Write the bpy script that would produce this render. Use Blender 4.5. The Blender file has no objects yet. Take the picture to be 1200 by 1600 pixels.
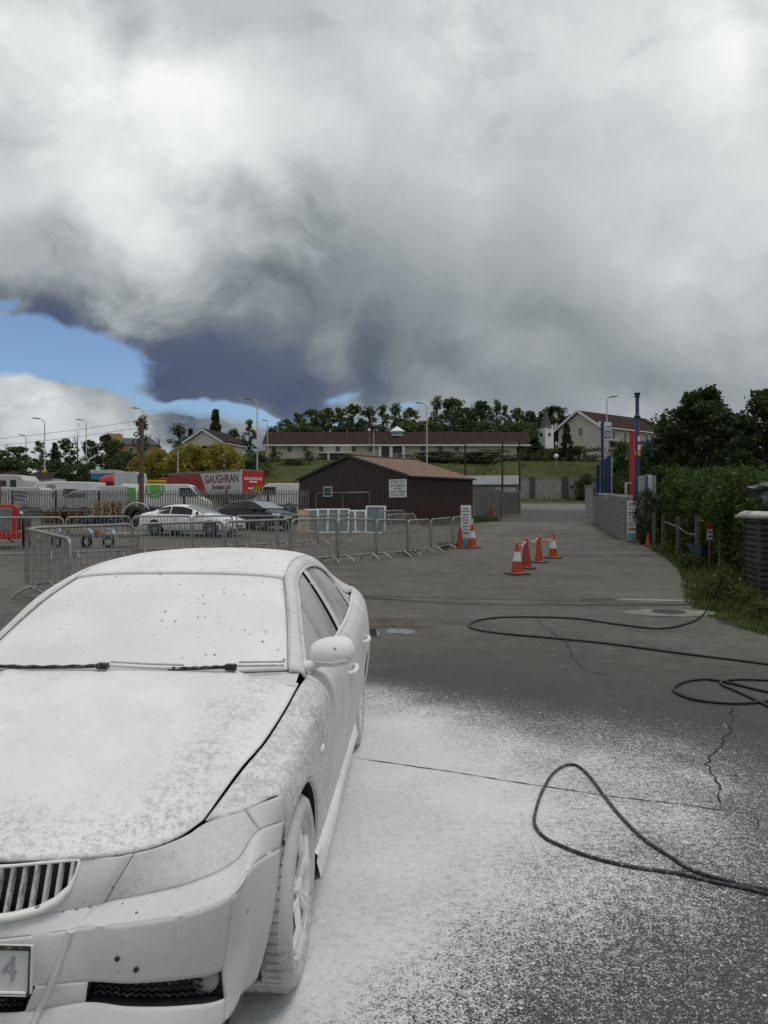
import bpy, bmesh, math, random
from mathutils import Vector, Matrix, noise as mnoise
R = math.radians
S = bpy.context.scene
COL = S.collection
random.seed(7)
# ------------------------------------------------------------------ camera
CAM_H = 1.68
HOR = 795.0            # pixel row of the horizon in the 1200x1600 photograph
FPX = 1200.0
cam_d = bpy.data.cameras.new('camera'); cam = bpy.data.objects.new('camera', cam_d); COL.objects.link(cam)
cam_d.sensor_fit = 'HORIZONTAL'; cam_d.sensor_width = 36; cam_d.lens = 36; cam_d.clip_start = 0.05; cam_d.clip_end = 4000
cam.location = (0, 0, CAM_H); cam.rotation_euler = (R(90 - 0.239), 0, 0)
S.camera = cam
S.view_settings.view_transform = 'Standard'; S.view_settings.look = 'None'
S.view_settings.gamma = 1; S.view_settings.exposure = 0.0
S.view_settings.use_curve_mapping = False
S.cycles.max_bounces = 4; S.cycles.diffuse_bounces = 3; S.cycles.transparent_max_bounces = 8
S.cycles.use_denoising = True

# ------------------------------------------------------------------ node expression helper
class X:
    """wraps a node socket (or a number) so that shader maths can be written as python"""
    def __init__(s, nt, v): s.nt = nt; s.v = v
    def _m(s, op, *o, clamp=False):
        n = s.nt.nodes.new('ShaderNodeMath'); n.operation = op; n.use_clamp = clamp
        for i, a in enumerate((s,) + o):
            a = a.v if isinstance(a, X) else a
            if isinstance(a, (int, float)): n.inputs[i].default_value = a
            else: s.nt.links.new(a, n.inputs[i])
        return X(s.nt, n.outputs[0])
    def __add__(s, o): return s._m('ADD', o)
    __radd__ = __add__
    def __sub__(s, o): return s._m('SUBTRACT', o)
    def __rsub__(s, o): return X(s.nt, float(o))._m('SUBTRACT', s)
    def __mul__(s, o): return s._m('MULTIPLY', o)
    __rmul__ = __mul__
    def __truediv__(s, o): return s._m('DIVIDE', o)
    def __pow__(s, o): return s._m('POWER', o)
    def exp(s): return s._m('EXPONENT')
    def abs(s): return s._m('ABSOLUTE')
    def clamp(s): return s._m('ADD', 0.0, clamp=True)
    def max(s, o): return s._m('MAXIMUM', o)
    def min(s, o): return s._m('MINIMUM', o)
    def step(s, a, b, lo=0.0, hi=1.0):
        n = s.nt.nodes.new('ShaderNodeMapRange'); n.interpolation_type = 'SMOOTHSTEP'
        for k, val in ((1, a), (2, b), (3, lo), (4, hi)): n.inputs[k].default_value = val
        s.nt.links.new(s.v, n.inputs[0]); return X(s.nt, n.outputs[0])
class NT:
    def __init__(s, nt): s.nt = nt; s.L = nt.links.new
    def n(s, t, **kw):
        nd = s.nt.nodes.new('ShaderNode' + t)
        for k, v in kw.items(): setattr(nd, k, v)
        return nd
    def x(s, sock): return X(s.nt, sock)
    def noise(s, vec, scale, detail=4, rough=.55, dist=0.0, out=0):
        n = s.n('TexNoise'); n.inputs['Scale'].default_value = scale; n.inputs['Detail'].default_value = detail
        n.inputs['Roughness'].default_value = rough; n.inputs['Distortion'].default_value = dist
        if vec is not None: s.L(vec, n.inputs['Vector'])
        return X(s.nt, n.outputs[out])
    def voro(s, vec, scale, out='Distance', rnd=1.0, feature='F1'):
        n = s.n('TexVoronoi'); n.feature = feature; n.inputs['Scale'].default_value = scale; n.inputs['Randomness'].default_value = rnd
        if vec is not None: s.L(vec, n.inputs['Vector'])
        return X(s.nt, n.outputs[out])
    def vmul(s, vec, v):
        n = s.n('VectorMath', operation='MULTIPLY'); s.L(vec, n.inputs[0]); n.inputs[1].default_value = v; return n.outputs[0]
    def vadd(s, vec, v):
        n = s.n('VectorMath', operation='ADD'); s.L(vec, n.inputs[0])
        if isinstance(v, (tuple, list)): n.inputs[1].default_value = v
        else: s.L(v, n.inputs[1])
        return n.outputs[0]
    def vscale(s, vec, k):
        n = s.n('VectorMath', operation='SCALE'); s.L(vec, n.inputs[0]); n.inputs['Scale'].default_value = k; return n.outputs[0]
    def mix(s, f, a, b):
        n = s.n('Mix', data_type='RGBA')
        for i, val in ((0, f), (6, a), (7, b)):
            if isinstance(val, X): val = val.v
            if isinstance(val, (int, float)): n.inputs[i].default_value = val
            elif isinstance(val, (tuple, list)): n.inputs[i].default_value = (*val[:3], 1)
            else: s.L(val, n.inputs[i])
        return n.outputs[2]
    def ramp(s, f, stops):
        n = s.n('ValToRGB'); e = n.color_ramp.elements
        while len(e) < len(stops): e.new(0.5)
        for el, (p, c) in zip(e, stops): el.position = p; el.color = (*c, 1)
        s.L(f.v if isinstance(f, X) else f, n.inputs[0]); return n.outputs[0]
def lin(r, g, b):
    f = lambda c: (c / 255 / 12.92) if c <= 10 else ((c / 255 + .055) / 1.055) ** 2.4
    return (f(r), f(g), f(b))

# ------------------------------------------------------------------ world: nishita sky with a broken cloud deck
SUN_EL, SUN_AZ = 74.0, 110.0       # degrees; azimuth from +Y towards +X
W = bpy.data.worlds.new('World'); S.world = W; W.use_nodes = True
wn = W.node_tree; wn.nodes.clear(); w = NT(wn)
sky = w.n('TexSky', sky_type='NISHITA', sun_disc=False); sky.sun_elevation = R(SUN_EL); sky.sun_rotation = R(SUN_AZ); sky.ozone_density = 1.6
geo = w.n('TexCoord'); D = geo.outputs['Generated']
# domain warp gives the deck its billows
wv = w.n('TexNoise'); wv.inputs['Scale'].default_value = 3.2; wv.inputs['Detail'].default_value = 4; wv.inputs['Roughness'].default_value = .52; w.L(D, wv.inputs['Vector'])
warp = w.vscale(w.vadd(wv.outputs['Color'], (-.5, -.5, -.5)), .20)
DW = w.vadd(D, warp)
sx = w.n('SeparateXYZ'); w.L(DW, sx.inputs[0])
wx, wy, wz = (X(wn, sx.outputs[i]) for i in range(3))
az = wx._m('ARCTAN2', wy); el = wz.max(-1.0).min(1.0)._m('ARCSINE')
def blob(px, py, rx, ry, amp):
    a = math.atan((px - 600) / FPX); e = math.atan((HOR - py) / math.hypot(FPX, px - 600))
    u = (az - a) / (rx / FPX); v = (el - e) / (ry / FPX)
    return ((u * u + v * v) * -1.0).exp() * amp
LUM = [  # broad light and dark masses of the cloud deck: column, row, half widths, strength
    (100, 100, 140, 85, 0.41), (300, 150, 140, 85, 0.28), (60, 175, 140, 85, -0.38), (500, 60, 140, 85, -0.03), (700, 100, 140, 85, 0.14), (900, 60, 140, 85, 0.10), (1100, 100, 140, 85, 0.18),
    (150, 300, 140, 85, 0.14), (185, 250, 140, 85, 0.15), (400, 245, 140, 85, 0.21), (800, 250, 140, 85, 0.05), (1000, 250, 140, 85, -0.03), (1150, 250, 140, 85, 0.13), (40, 280, 140, 85, 0.17),
    (100, 370, 140, 85, -0.28), (300, 370, 140, 85, 0.08), (500, 370, 140, 85, -0.06), (700, 370, 140, 85, -0.05), (900, 350, 140, 85, 0.06), (1100, 380, 140, 85, 0.05), (100, 450, 140, 85, 0.24),
    (420, 450, 140, 85, -0.20), (550, 450, 140, 85, -0.02), (700, 450, 140, 85, -0.07), (900, 450, 140, 85, -0.06), (1100, 450, 140, 85, 0.09), (100, 508, 140, 85, -0.31), (300, 525, 140, 85, -0.02),
    (600, 520, 140, 85, -0.04), (800, 520, 140, 85, -0.04), (1000, 520, 140, 85, -0.06), (220, 585, 140, 85, -0.24), (340, 595, 140, 85, -0.16), (440, 590, 140, 85, -0.14), (580, 600, 140, 85, -0.14),
    (700, 600, 140, 85, -0.08), (900, 600, 140, 85, -0.08), (1100, 600, 140, 85, -0.09), (0, 0, 140, 85, 0.11), (250, 20, 140, 85, -0.03), (600, 0, 140, 85, 0.05), (1000, 0, 140, 85, 0.04),
    (1200, 0, 140, 85, 0.22), (300, 680, 140, 85, 0.11), (60, 640, 140, 85, 0.16), (800, 690, 140, 85, -0.13), (1150, 690, 140, 85, -0.10), (200, -150, 140, 85, 0.13), (600, -150, 140, 85, 0.07),
    (1000, -150, 140, 85, 0.15), (-200, 200, 140, 85, 0.18), (-200, 450, 140, 85, -0.06), (1400, 200, 140, 85, 0.15), (1400, 450, 140, 85, 0.03), (-200, 620, 140, 85, 0.02), (1400, 620, 140, 85, -0.06),
    (180, 330, 140, 85, 0.03),
]
cae = w.n('CombineXYZ'); w.L((az * (FPX / 140)).v, cae.inputs[0]); w.L((el * (FPX / 85)).v, cae.inputs[1])
L0 = X(wn, 0.0)
for (px, py, rx, ry, amp) in LUM:
    a = math.atan((px - 600) / FPX); e = math.atan((HOR - py) / math.hypot(FPX, px - 600))
    dn = w.n('VectorMath', operation='DISTANCE'); w.L(cae.outputs[0], dn.inputs[0]); dn.inputs[1].default_value = (a * FPX / 140, e * FPX / 85, 0)
    dd = X(wn, dn.outputs['Value']); pw = X(wn, math.exp(-1))._m('POWER', dd * dd); L0 = pw._m('MULTIPLY_ADD', amp, L0)
dsq = w.vmul(DW, (1, 1, 1.35))
n_big = w.noise(dsq, 2.4, 3, .50)
n_a = w.noise(dsq, 5.0, 6, .53)
n_b = w.noise(w.vadd(dsq, (.035, .0, .05)), 5.0, 5, .53)
n_f = w.noise(dsq, 13, 3, .6)
emb = (n_a - n_b) + ((n_b - .5).abs() - (n_a - .5).abs()) * .55     # billow relief: lit flank against shaded flank
calm = 1.0 - blob(930, 560, 430, 240, .78)          # the rain shaft is smooth
lum = L0 + .46 + ((n_big - .5) * .26 + emb * .80 + (n_f - .5) * .10) * calm + blob(120, 660, 420, 50, 1.0) * ((n_f - .5) * .5 + (n_a - .5) * .5)
lum = lum.max(.02)
# holes of blue in the lower left and thin veils elsewhere
cov = blob(30, 555, 190, 50, 1.5) + blob(165, 580, 70, 30, .8) + blob(520, 588, 60, 14, .62) + blob(430, 640, 150, 13, 1.15) + blob(320, 628, 150, 9, .5) + blob(0, 470, 50, 16, .6) + blob(640, 628, 40, 10, .35)
cov = cov + (n_a - .5) * 1.1 + (n_f - .5) * .8
hole = cov.step(.34, .74)
# low bank of stratus just over the horizon on the left
low = (blob(60, 642, 330, 28, 1.0) + blob(230, 672, 300, 26, 1.0)) * (n_a * 1.1 + n_f * 1.5 - .35)
hole = (hole - low.step(.35, .95)).clamp()
cool = w.ramp(lum, [(0.0, lin(70, 80, 96)), (.14, lin(100, 109, 120)), (.25, lin(132, 140, 145)), (.42, lin(174, 179, 182)), (.66, lin(214, 219, 220)), (.95, lin(247, 249, 249))])
inky = (blob(310, 590, 260, 60, 1.0) + blob(110, 510, 220, 30, .9)).min(1.0) * lum.step(.34, .14)
cool = w.mix(inky * .75, cool, lin(76, 89, 118))
cl10 = w.n('VectorMath', operation='SCALE'); w.L(cool, cl10.inputs[0]); cl10.inputs['Scale'].default_value = 10.0
blue_s = w.vmul(sky.outputs[0], (.88, 1.0, 1.16))
fin = w.mix(hole, cl10.outputs[0], blue_s)
bg = w.n('Background'); bg.inputs['Strength'].default_value = .1; w.L(fin, bg.inputs[0])
wo = w.n('OutputWorld'); w.L(bg.outputs[0], wo.inputs[0])
W.cycles.sampling_method = 'MANUAL'; W.cycles.sample_map_resolution = 512
# the sun, spread wide by the cloud
sun_d = bpy.data.lights.new('sun', 'SUN'); sun_d.energy = 1.3; sun_d.angle = R(22); sun_d.color = (1, .96, .90)
sun = bpy.data.objects.new('sun', sun_d); COL.objects.link(sun)
sun.rotation_euler = (R(90 - SUN_EL), 0, R(180 - SUN_AZ))
sun.location = (40, -20, 60)

# ------------------------------------------------------------------ helpers
def tag(o, label=None, cat=None, group=None, kind=None):
    if label: o['label'] = label
    if cat: o['category'] = cat
    if group: o['group'] = group
    if kind: o['kind'] = kind
    return o
def empty(name, loc=(0, 0, 0), rz=0.0, label=None, cat=None, group=None):
    o = bpy.data.objects.new(name, None); COL.objects.link(o); o.empty_display_size = .2
    o.location = loc; o.rotation_euler = (0, 0, rz); return tag(o, label, cat, group)
def link(name, me, parent=None, loc=None, rot=None):
    o = bpy.data.objects.new(name, me); COL.objects.link(o)
    if parent is not None: o.parent = parent
    if loc is not None: o.location = loc
    if rot is not None: o.rotation_euler = rot
    return o
def copy_tree(o, parent=None):
    c = o.copy(); COL.objects.link(c); c.parent = parent
    for ch in o.children: copy_tree(ch, c)
    return c
class MB:
    def __init__(s): s.v = []; s.f = []
    def add(s, vs, fs):
        b = len(s.v); s.v += [tuple(p) for p in vs]; s.f += [tuple(b + i for i in f) for f in fs]; return s
    def box(s, x0, x1, y0, y1, z0, z1):
        vs = [(x, y, z) for z in (z0, z1) for y in (y0, y1) for x in (x0, x1)]
        return s.add(vs, [(0, 2, 3, 1), (4, 5, 7, 6), (0, 1, 5, 4), (2, 6, 7, 3), (0, 4, 6, 2), (1, 3, 7, 5)])
    def bar(s, a, b, w, h=None, up=(0, 0, 1)):
        """square bar from a to b"""
        h = h or w; a = Vector(a); b = Vector(b); d = (b - a).normalized(); up = Vector(up)
        if abs(d.dot(up)) > .98: up = Vector((0, 1, 0))
        sx = d.cross(up).normalized() * w / 2; sz = sx.cross(d).normalized() * h / 2
        vs = [p + sx * i + sz * j for p in (a, b) for i, j in ((-1, -1), (1, -1), (1, 1), (-1, 1))]
        return s.add(vs, [(0, 1, 2, 3), (7, 6, 5, 4), (0, 4, 5, 1), (1, 5, 6, 2), (2, 6, 7, 3), (3, 7, 4, 0)])
    def tube(s, pts, r, n=8, closed=False, caps=True):
        pts = [Vector(p) for p in pts]; N = len(pts); rs = r if isinstance(r, (list, tuple)) else [r] * N
        vs = []; fr = None
        for i, p in enumerate(pts):
            if closed: t = pts[(i + 1) % N] - pts[i - 1]
            else: t = pts[min(i + 1, N - 1)] - pts[max(i - 1, 0)]
            t.normalize()
            if fr is None:
                fr = t.cross(Vector((0, 0, 1)) if abs(t.z) < .9 else Vector((1, 0, 0))).normalized()
            else:
                fr = (fr - t * fr.dot(t)).normalized()
            bi = t.cross(fr)
            for k in range(n):
                a = 2 * math.pi * k / n; vs.append(p + (fr * math.cos(a) + bi * math.sin(a)) * rs[i])
        fs = []
        for i in range(N if closed else N - 1):
            for k in range(n):
                a = i * n + k; b = i * n + (k + 1) % n; c = ((i + 1) % N) * n + (k + 1) % n; d = ((i + 1) % N) * n + k
                fs.append((a, d, c, b))
        if caps and not closed:
            fs.append(tuple(range(n))); fs.append(tuple((N - 1) * n + k for k in reversed(range(n))))
        return s.add(vs, fs)
    def lathe(s, prof, n=24, axis='z', c=(0, 0, 0), caps=False):
        """prof: (radius, height) pairs"""
        vs = []; fs = []; M = len(prof)
        for k in range(n):
            a = 2 * math.pi * k / n
            for r, h in prof:
                p = (r * math.cos(a), r * math.sin(a), h) if axis == 'z' else ((h, r * math.cos(a), r * math.sin(a)) if axis == 'x' else (r * math.sin(a), h, r * math.cos(a)))
                vs.append((p[0] + c[0], p[1] + c[1], p[2] + c[2]))
        for k in range(n):
            for j in range(M - 1):
                a = k * M + j; b = ((k + 1) % n) * M + j; fs.append((a, b, b + 1, a + 1))
        if caps:
            fs.append(tuple(k * M for k in reversed(range(n)))); fs.append(tuple(k * M + M - 1 for k in range(n)))
        return s.add(vs, fs)
    def grid(s, P, keep=None):
        ni = len(P); nj = len(P[0])
        fs = [(i * nj + j, (i + 1) * nj + j, (i + 1) * nj + j + 1, i * nj + j + 1) for i in range(ni - 1) for j in range(nj - 1) if keep is None or keep(i, j)]
        return s.add([p for row in P for p in row], fs)
    def prism(s, poly, h0, h1, plane='xy'):
        """extrude polygon; plane xy -> z, xz -> y, yz -> x"""
        n = len(poly)
        def P(u, v, h): return (u, v, h) if plane == 'xy' else ((u, h, v) if plane == 'xz' else (h, u, v))
        vs = [P(u, v, h0) for u, v in poly] + [P(u, v, h1) for u, v in poly]
        fs = [tuple(reversed(range(n))), tuple(range(n, 2 * n))] + [(i, (i + 1) % n, n + (i + 1) % n, n + i) for i in range(n)]
        return s.add(vs, fs)
    def xf(s, M):
        s.v = [tuple(M @ Vector(p)) for p in s.v]; return s
    def mesh(s, name, mat=None, smooth=None, weld=0, bevel=0, clean=True):
        me = bpy.data.meshes.new(name); me.from_pydata(s.v, [], s.f)
        if weld or bevel or clean:
            bm = bmesh.new(); bm.from_mesh(me)
            if weld: bmesh.ops.remove_doubles(bm, verts=bm.verts, dist=weld)
            loose = [v for v in bm.verts if not v.link_faces]
            if loose: bmesh.ops.delete(bm, geom=loose, context='VERTS')
            if clean: bmesh.ops.recalc_face_normals(bm, faces=bm.faces)
            if bevel: bmesh.ops.bevel(bm, geom=bm.edges[:], offset=bevel, segments=2, affect='EDGES', profile=.5)
            bm.to_mesh(me); bm.free()
        if smooth is not None:
            me.shade_smooth()
            if smooth < 180: me.set_sharp_from_angle(angle=R(smooth))
        if mat is not None: me.materials.append(mat)
        return me
    def build(s, name, mat=None, parent=None, smooth=None, weld=0, bevel=0, loc=None, rot=None, clean=True):
        return link(name, s.mesh(name, mat, smooth, weld, bevel, clean), parent, loc, rot)
def text_mesh(body, size, mat, name='lettering', align='CENTER', parent=None, loc=(0, 0, 0), rot=(0, 0, 0), depth=.002, sx=1.0, bold=0.0):
    c = bpy.data.curves.new('t', 'FONT'); c.body = body; c.size = size; c.align_x = align; c.align_y = 'CENTER'; c.extrude = depth; c.offset = bold; c.resolution_u = 2
    o = bpy.data.objects.new('t', c); COL.objects.link(o)
    me = bpy.data.meshes.new_from_object(o.evaluated_get(bpy.context.evaluated_depsgraph_get()))
    bpy.data.objects.remove(o); bpy.data.curves.remove(c)
    me.materials.clear(); me.materials.append(mat); me.name = name
    q = link(name, me, parent, loc, rot); q.scale = (sx, 1, 1); return q
def herm(pts):
    """pts: list of (t, v0, v1, ..): smooth interpolation over t (catmull-rom hermite, clamped)"""
    pts = sorted(pts); T = [p[0] for p in pts]; V = [p[1:] for p in pts]; n = len(T); K = len(V[0])
    m = []
    for i in range(n):
        a = max(i - 1, 0); b = min(i + 1, n - 1)
        m.append([(V[b][k] - V[a][k]) / (T[b] - T[a]) for k in range(K)])
    def f(t):
        t = min(max(t, T[0]), T[-1]); i = 0
        while i < n - 2 and t > T[i + 1]: i += 1
        h = T[i + 1] - T[i]; u = (t - T[i]) / h
        a = 2 * u**3 - 3 * u**2 + 1; b = u**3 - 2 * u**2 + u; c = -2 * u**3 + 3 * u**2; d = u**3 - u**2
        r = [a * V[i][k] + b * h * m[i][k] + c * V[i + 1][k] + d * h * m[i + 1][k] for k in range(K)]
        return r[0] if K == 1 else r
    return f
def curve(pts):
    """3d points -> function of u in 0..1 through them (chord length)"""
    P = [Vector(p) for p in pts]; t = [0.0]
    for a, b in zip(P, P[1:]): t.append(t[-1] + max((b - a).length, 1e-5))
    L = t[-1]; g = herm([(ti / L, *p) for ti, p in zip(t, P)])
    return lambda u: Vector(g(u))
def sstep(a, b, x):
    t = min(max((x - a) / (b - a), 0), 1); return t * t * (3 - 2 * t)

# ------------------------------------------------------------------ materials
def mat(name, col, rough=.6, metal=0.0, var=.15, vscale=6.0, bump=0.0, bscale=40.0, spec=.5, dirt=0.0, dirtcol=(.12, .105, .085), coord='Object', emit=None):
    m = bpy.data.materials.new(name); m.use_nodes = True; nt = m.node_tree; t = NT(nt); b = nt.nodes['Principled BSDF']
    tc = t.n('TexCoord').outputs[coord]
    n1 = t.noise(tc, vscale, 5, .6)
    dk = tuple(c * (1 - var) for c in col); lt = tuple(min(1, c * (1 + var)) for c in col)
    c = t.mix(n1.step(.3, .7), dk, lt)
    rr = n1.step(.2, .8, max(rough - .08, .02), min(rough + .08, 1))
    if dirt:
        n2 = t.noise(tc, vscale * .55, 8, .7, .4); c = t.mix(n2.step(.5, .72) * dirt, c, dirtcol)
    t.L(c, b.inputs['Base Color']); t.L(rr.v, b.inputs['Roughness'])
    b.inputs['Metallic'].default_value = metal; b.inputs['Specular IOR Level'].default_value = spec
    if bump:
        bp = t.n('Bump'); bp.inputs['Strength'].default_value = bump; bp.inputs['Distance'].default_value = .01
        t.L(t.noise(tc, bscale, 5, .6).v, bp.inputs['Height']); t.L(bp.outputs[0], b.inputs['Normal'])
    return m
def leaf_mat(name, c0, c1, c2=None, scale=1.2, trans=.35):
    m = bpy.data.materials.new(name); m.use_nodes = True; nt = m.node_tree; t = NT(nt); b = nt.nodes['Principled BSDF']
    tc = t.n('TexCoord').outputs['Object']; ge = t.n('NewGeometry')
    r = X(nt, ge.outputs['Random Per Island'])
    n = t.noise(tc, scale, 3, .6)
    c = t.mix((n.step(.3, .7) * .6 + r * .4), c0, c1)
    if c2: c = t.mix(r.step(.86, .98), c, c2)
    t.L(c, b.inputs['Base Color']); b.inputs['Roughness'].default_value = .55; b.inputs['Specular IOR Level'].default_value = .3
    tr = t.n('BsdfTranslucent'); t.L(c, tr.inputs[0]); mx = t.n('MixShader'); mx.inputs[0].default_value = trans
    t.L(b.outputs[0], mx.inputs[1]); t.L(tr.outputs[0], mx.inputs[2]); t.L(mx.outputs[0], nt.nodes['Material Output'].inputs[0])
    return m
def glass_mat(name, col=(.012, .014, .017), rough=.08):
    return mat(name, col, rough, 0, .2, 3, spec=.45)
M = {}
M['black'] = mat('black_plastic', (.02, .02, .021), .5, var=.25, dirt=.3, dirtcol=(.06, .055, .05))
M['rubber'] = mat('tyre_rubber', (.022, .022, .022), .8, var=.3, dirt=.5, dirtcol=(.07, .065, .055))
M['galv'] = mat('galvanised_steel', (.29, .285, .27), .5, .4, .22, 9, dirt=.55, dirtcol=(.20, .17, .13))
M['darkgalv'] = mat('weathered_galvanised_steel', (.21, .21, .205), .5, .35, .25, 4, dirt=.4, dirtcol=(.12, .10, .08))
M['glass'] = glass_mat('dark_glass')
M['lampglass'] = mat('clear_lamp_glass', (.55, .57, .6), .15, .3, .2, 20)
M['chrome'] = mat('bright_metal', (.6, .6, .61), .2, .9, .1)
M['alloy'] = mat('alloy_wheel_metal', (.36, .37, .38), .35, .7, .15, dirt=.3)
M['white'] = mat('white_paint', (.72, .73, .73), .4, var=.06, vscale=2, dirt=.25, dirtcol=(.4, .39, .36))
M['white_gloss'] = mat('white_car_paint', (.78, .79, .79), .18, var=.03, vscale=2, dirt=.12, dirtcol=(.5, .49, .46))
M['red'] = mat('red_paint', (.42, .018, .02), .35, var=.12, vscale=3, dirt=.2, dirtcol=(.2, .03, .03))
M['redband'] = mat('curtain_red_vinyl', (.30, .014, .022), .5, var=.1, vscale=2, dirt=.25, dirtcol=(.15, .02, .03))
M['greyband'] = mat('curtain_pale_grey_vinyl', (.50, .50, .50), .5, var=.08, vscale=2, dirt=.2, dirtcol=(.3, .29, .28))
M['maroon'] = mat('maroon_print', (.16, .008, .03), .5, var=.1)
M['navy'] = mat('navy_print', (.03, .03, .12), .5, var=.1)
M['blackpaint'] = mat('black_car_paint', (.008, .009, .011), .22, var=.2, spec=.35)
M['grey'] = mat('grey_paint', (.30, .31, .32), .5, var=.1, dirt=.3)
M['palegrey'] = mat('pale_grey_paint', (.50, .51, .51), .5, var=.1, dirt=.3, dirtcol=(.3, .29, .27))
M['blue'] = mat('blue_paint', (.010, .028, .115), .4, var=.15, dirt=.2, dirtcol=(.03, .05, .10))
M['yellow'] = mat('yellow_paint', (.62, .40, .02), .45, var=.12, dirt=.3, dirtcol=(.25, .18, .05))
M['green'] = mat('green_print', (.10, .42, .04), .5, var=.1)
M['orange'] = mat('cone_orange_plastic', (.40, .052, .024), .5, var=.18, vscale=5, dirt=.4, dirtcol=(.30, .05, .03))
M['conered'] = mat('cone_faded_red_plastic', (.27, .036, .026), .55, var=.25, vscale=7, dirt=.5, dirtcol=(.16, .05, .04))
M['reflective'] = mat('reflective_sleeve', (.62, .62, .60), .5, var=.12, vscale=8, dirt=.5, dirtcol=(.34, .32, .28))
M['wood'] = mat('weathered_wood', (.17, .115, .07), .8, var=.3, vscale=5, bump=.4, dirt=.3)
M['palewood'] = mat('pale_pallet_wood', (.40, .31, .20), .8, var=.3, vscale=5, dirt=.4)
M['brownwood'] = mat('old_brown_timber', (.13, .075, .05), .85, var=.3, vscale=5, dirt=.3)
M['shadedpost'] = mat('hedge_shaded_concrete', (.105, .105, .085), .9, var=.25, vscale=6, bump=.4, dirt=.6, dirtcol=(.04, .045, .025))  # fence post concrete, the overhanging hedge's shade put into its colour
M['darkpole'] = mat('tarred_timber', (.035, .028, .022), .8, var=.25)
M['concrete'] = mat('concrete', (.27, .26, .24), .85, var=.18, vscale=2, bump=.3, dirt=.5, dirtcol=(.13, .12, .10))
M['bark'] = mat('tree_bark', (.09, .075, .055), .9, var=.35, vscale=8, bump=.5)

# ------------------------------------------------------------------ terrain
_gb = herm([(-60, 0.0), (0, 0.0), (8, 0.0), (12, .05), (18, .13), (24, .20), (32, .43), (42, .85), (52, 1.28), (65, 1.85), (74, 2.15), (78, 2.6), (80, 2.8), (88, 3.0)])
_hc = herm([(0, 0.0), (88, 0.0), (96, .5), (110, 3.2), (130, 6.3), (146, 7.9), (152, 8.8), (175, 12.5), (230, 18), (320, 22), (900, 22)])
def gz(x, y):
    z = _gb(y)
    z += .20 * sstep(2.0, -2.0, x) * sstep(8.5, 13, y) * (1 - sstep(21, 31, y))
    if y > 80:
        k = .50 + .50 * sstep(-75, -15, x)
        k *= 1 - .35 * sstep(60, 140, x)
        bk = _hc(y) * k; b2 = 4.6 * sstep(81, 96, y) * sstep(9, 15, x); bk = max(bk, b2)
        z += bk + .35 * mnoise.noise((x * .05, y * .05, 0)) * sstep(90, 110, y)
    return z
def at(px, d, py=None):
    """point on the ground seen at pixel column px, d metres ahead"""
    x = (px - 600) * d / FPX
    return Vector((x, d, gz(x, d)))
def zpx(py, d): return CAM_H + (HOR - py) * d / FPX
# right-hand edge of the tarmac
_edge = herm([(-30, 9.0), (4, 8.0), (8, 6.0), (9.9, 5.05), (12.4, 5.05), (14.5, 5.7), (18, 7.0), (22, 8.2), (28, 9.6), (36, 11.4), (48, 13.8), (60, 16.5), (70, 19.0)])

def ground_mat():
    m = bpy.data.materials.new('rough_grass_ground'); m.use_nodes = True; nt = m.node_tree; t = NT(nt); b = nt.nodes['Principled BSDF']
    p = t.n('TexCoord').outputs['Object']
    a = t.noise(p, .12, 6, .65); c = t.noise(p, 1.3, 6, .7); f = t.noise(p, 9, 4, .7)
    col = t.mix(a.step(.35, .65), (.040, .058, .015), (.085, .088, .028))
    col = t.mix(c.step(.45, .75) * .7, col, (.105, .094, .040))
    col = t.mix(f.step(.5, .8) * .5, col, (.03, .05, .012))
    t.L(col, b.inputs['Base Color']); b.inputs['Roughness'].default_value = .95; b.inputs['Specular IOR Level'].default_value = .1
    bp = t.n('Bump'); bp.inputs['Strength'].default_value = .8; bp.inputs['Distance'].default_value = .25; t.L((c + f * .4).v, bp.inputs['Height']); t.L(bp.outputs[0], b.inputs['Normal'])
    return m
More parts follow.
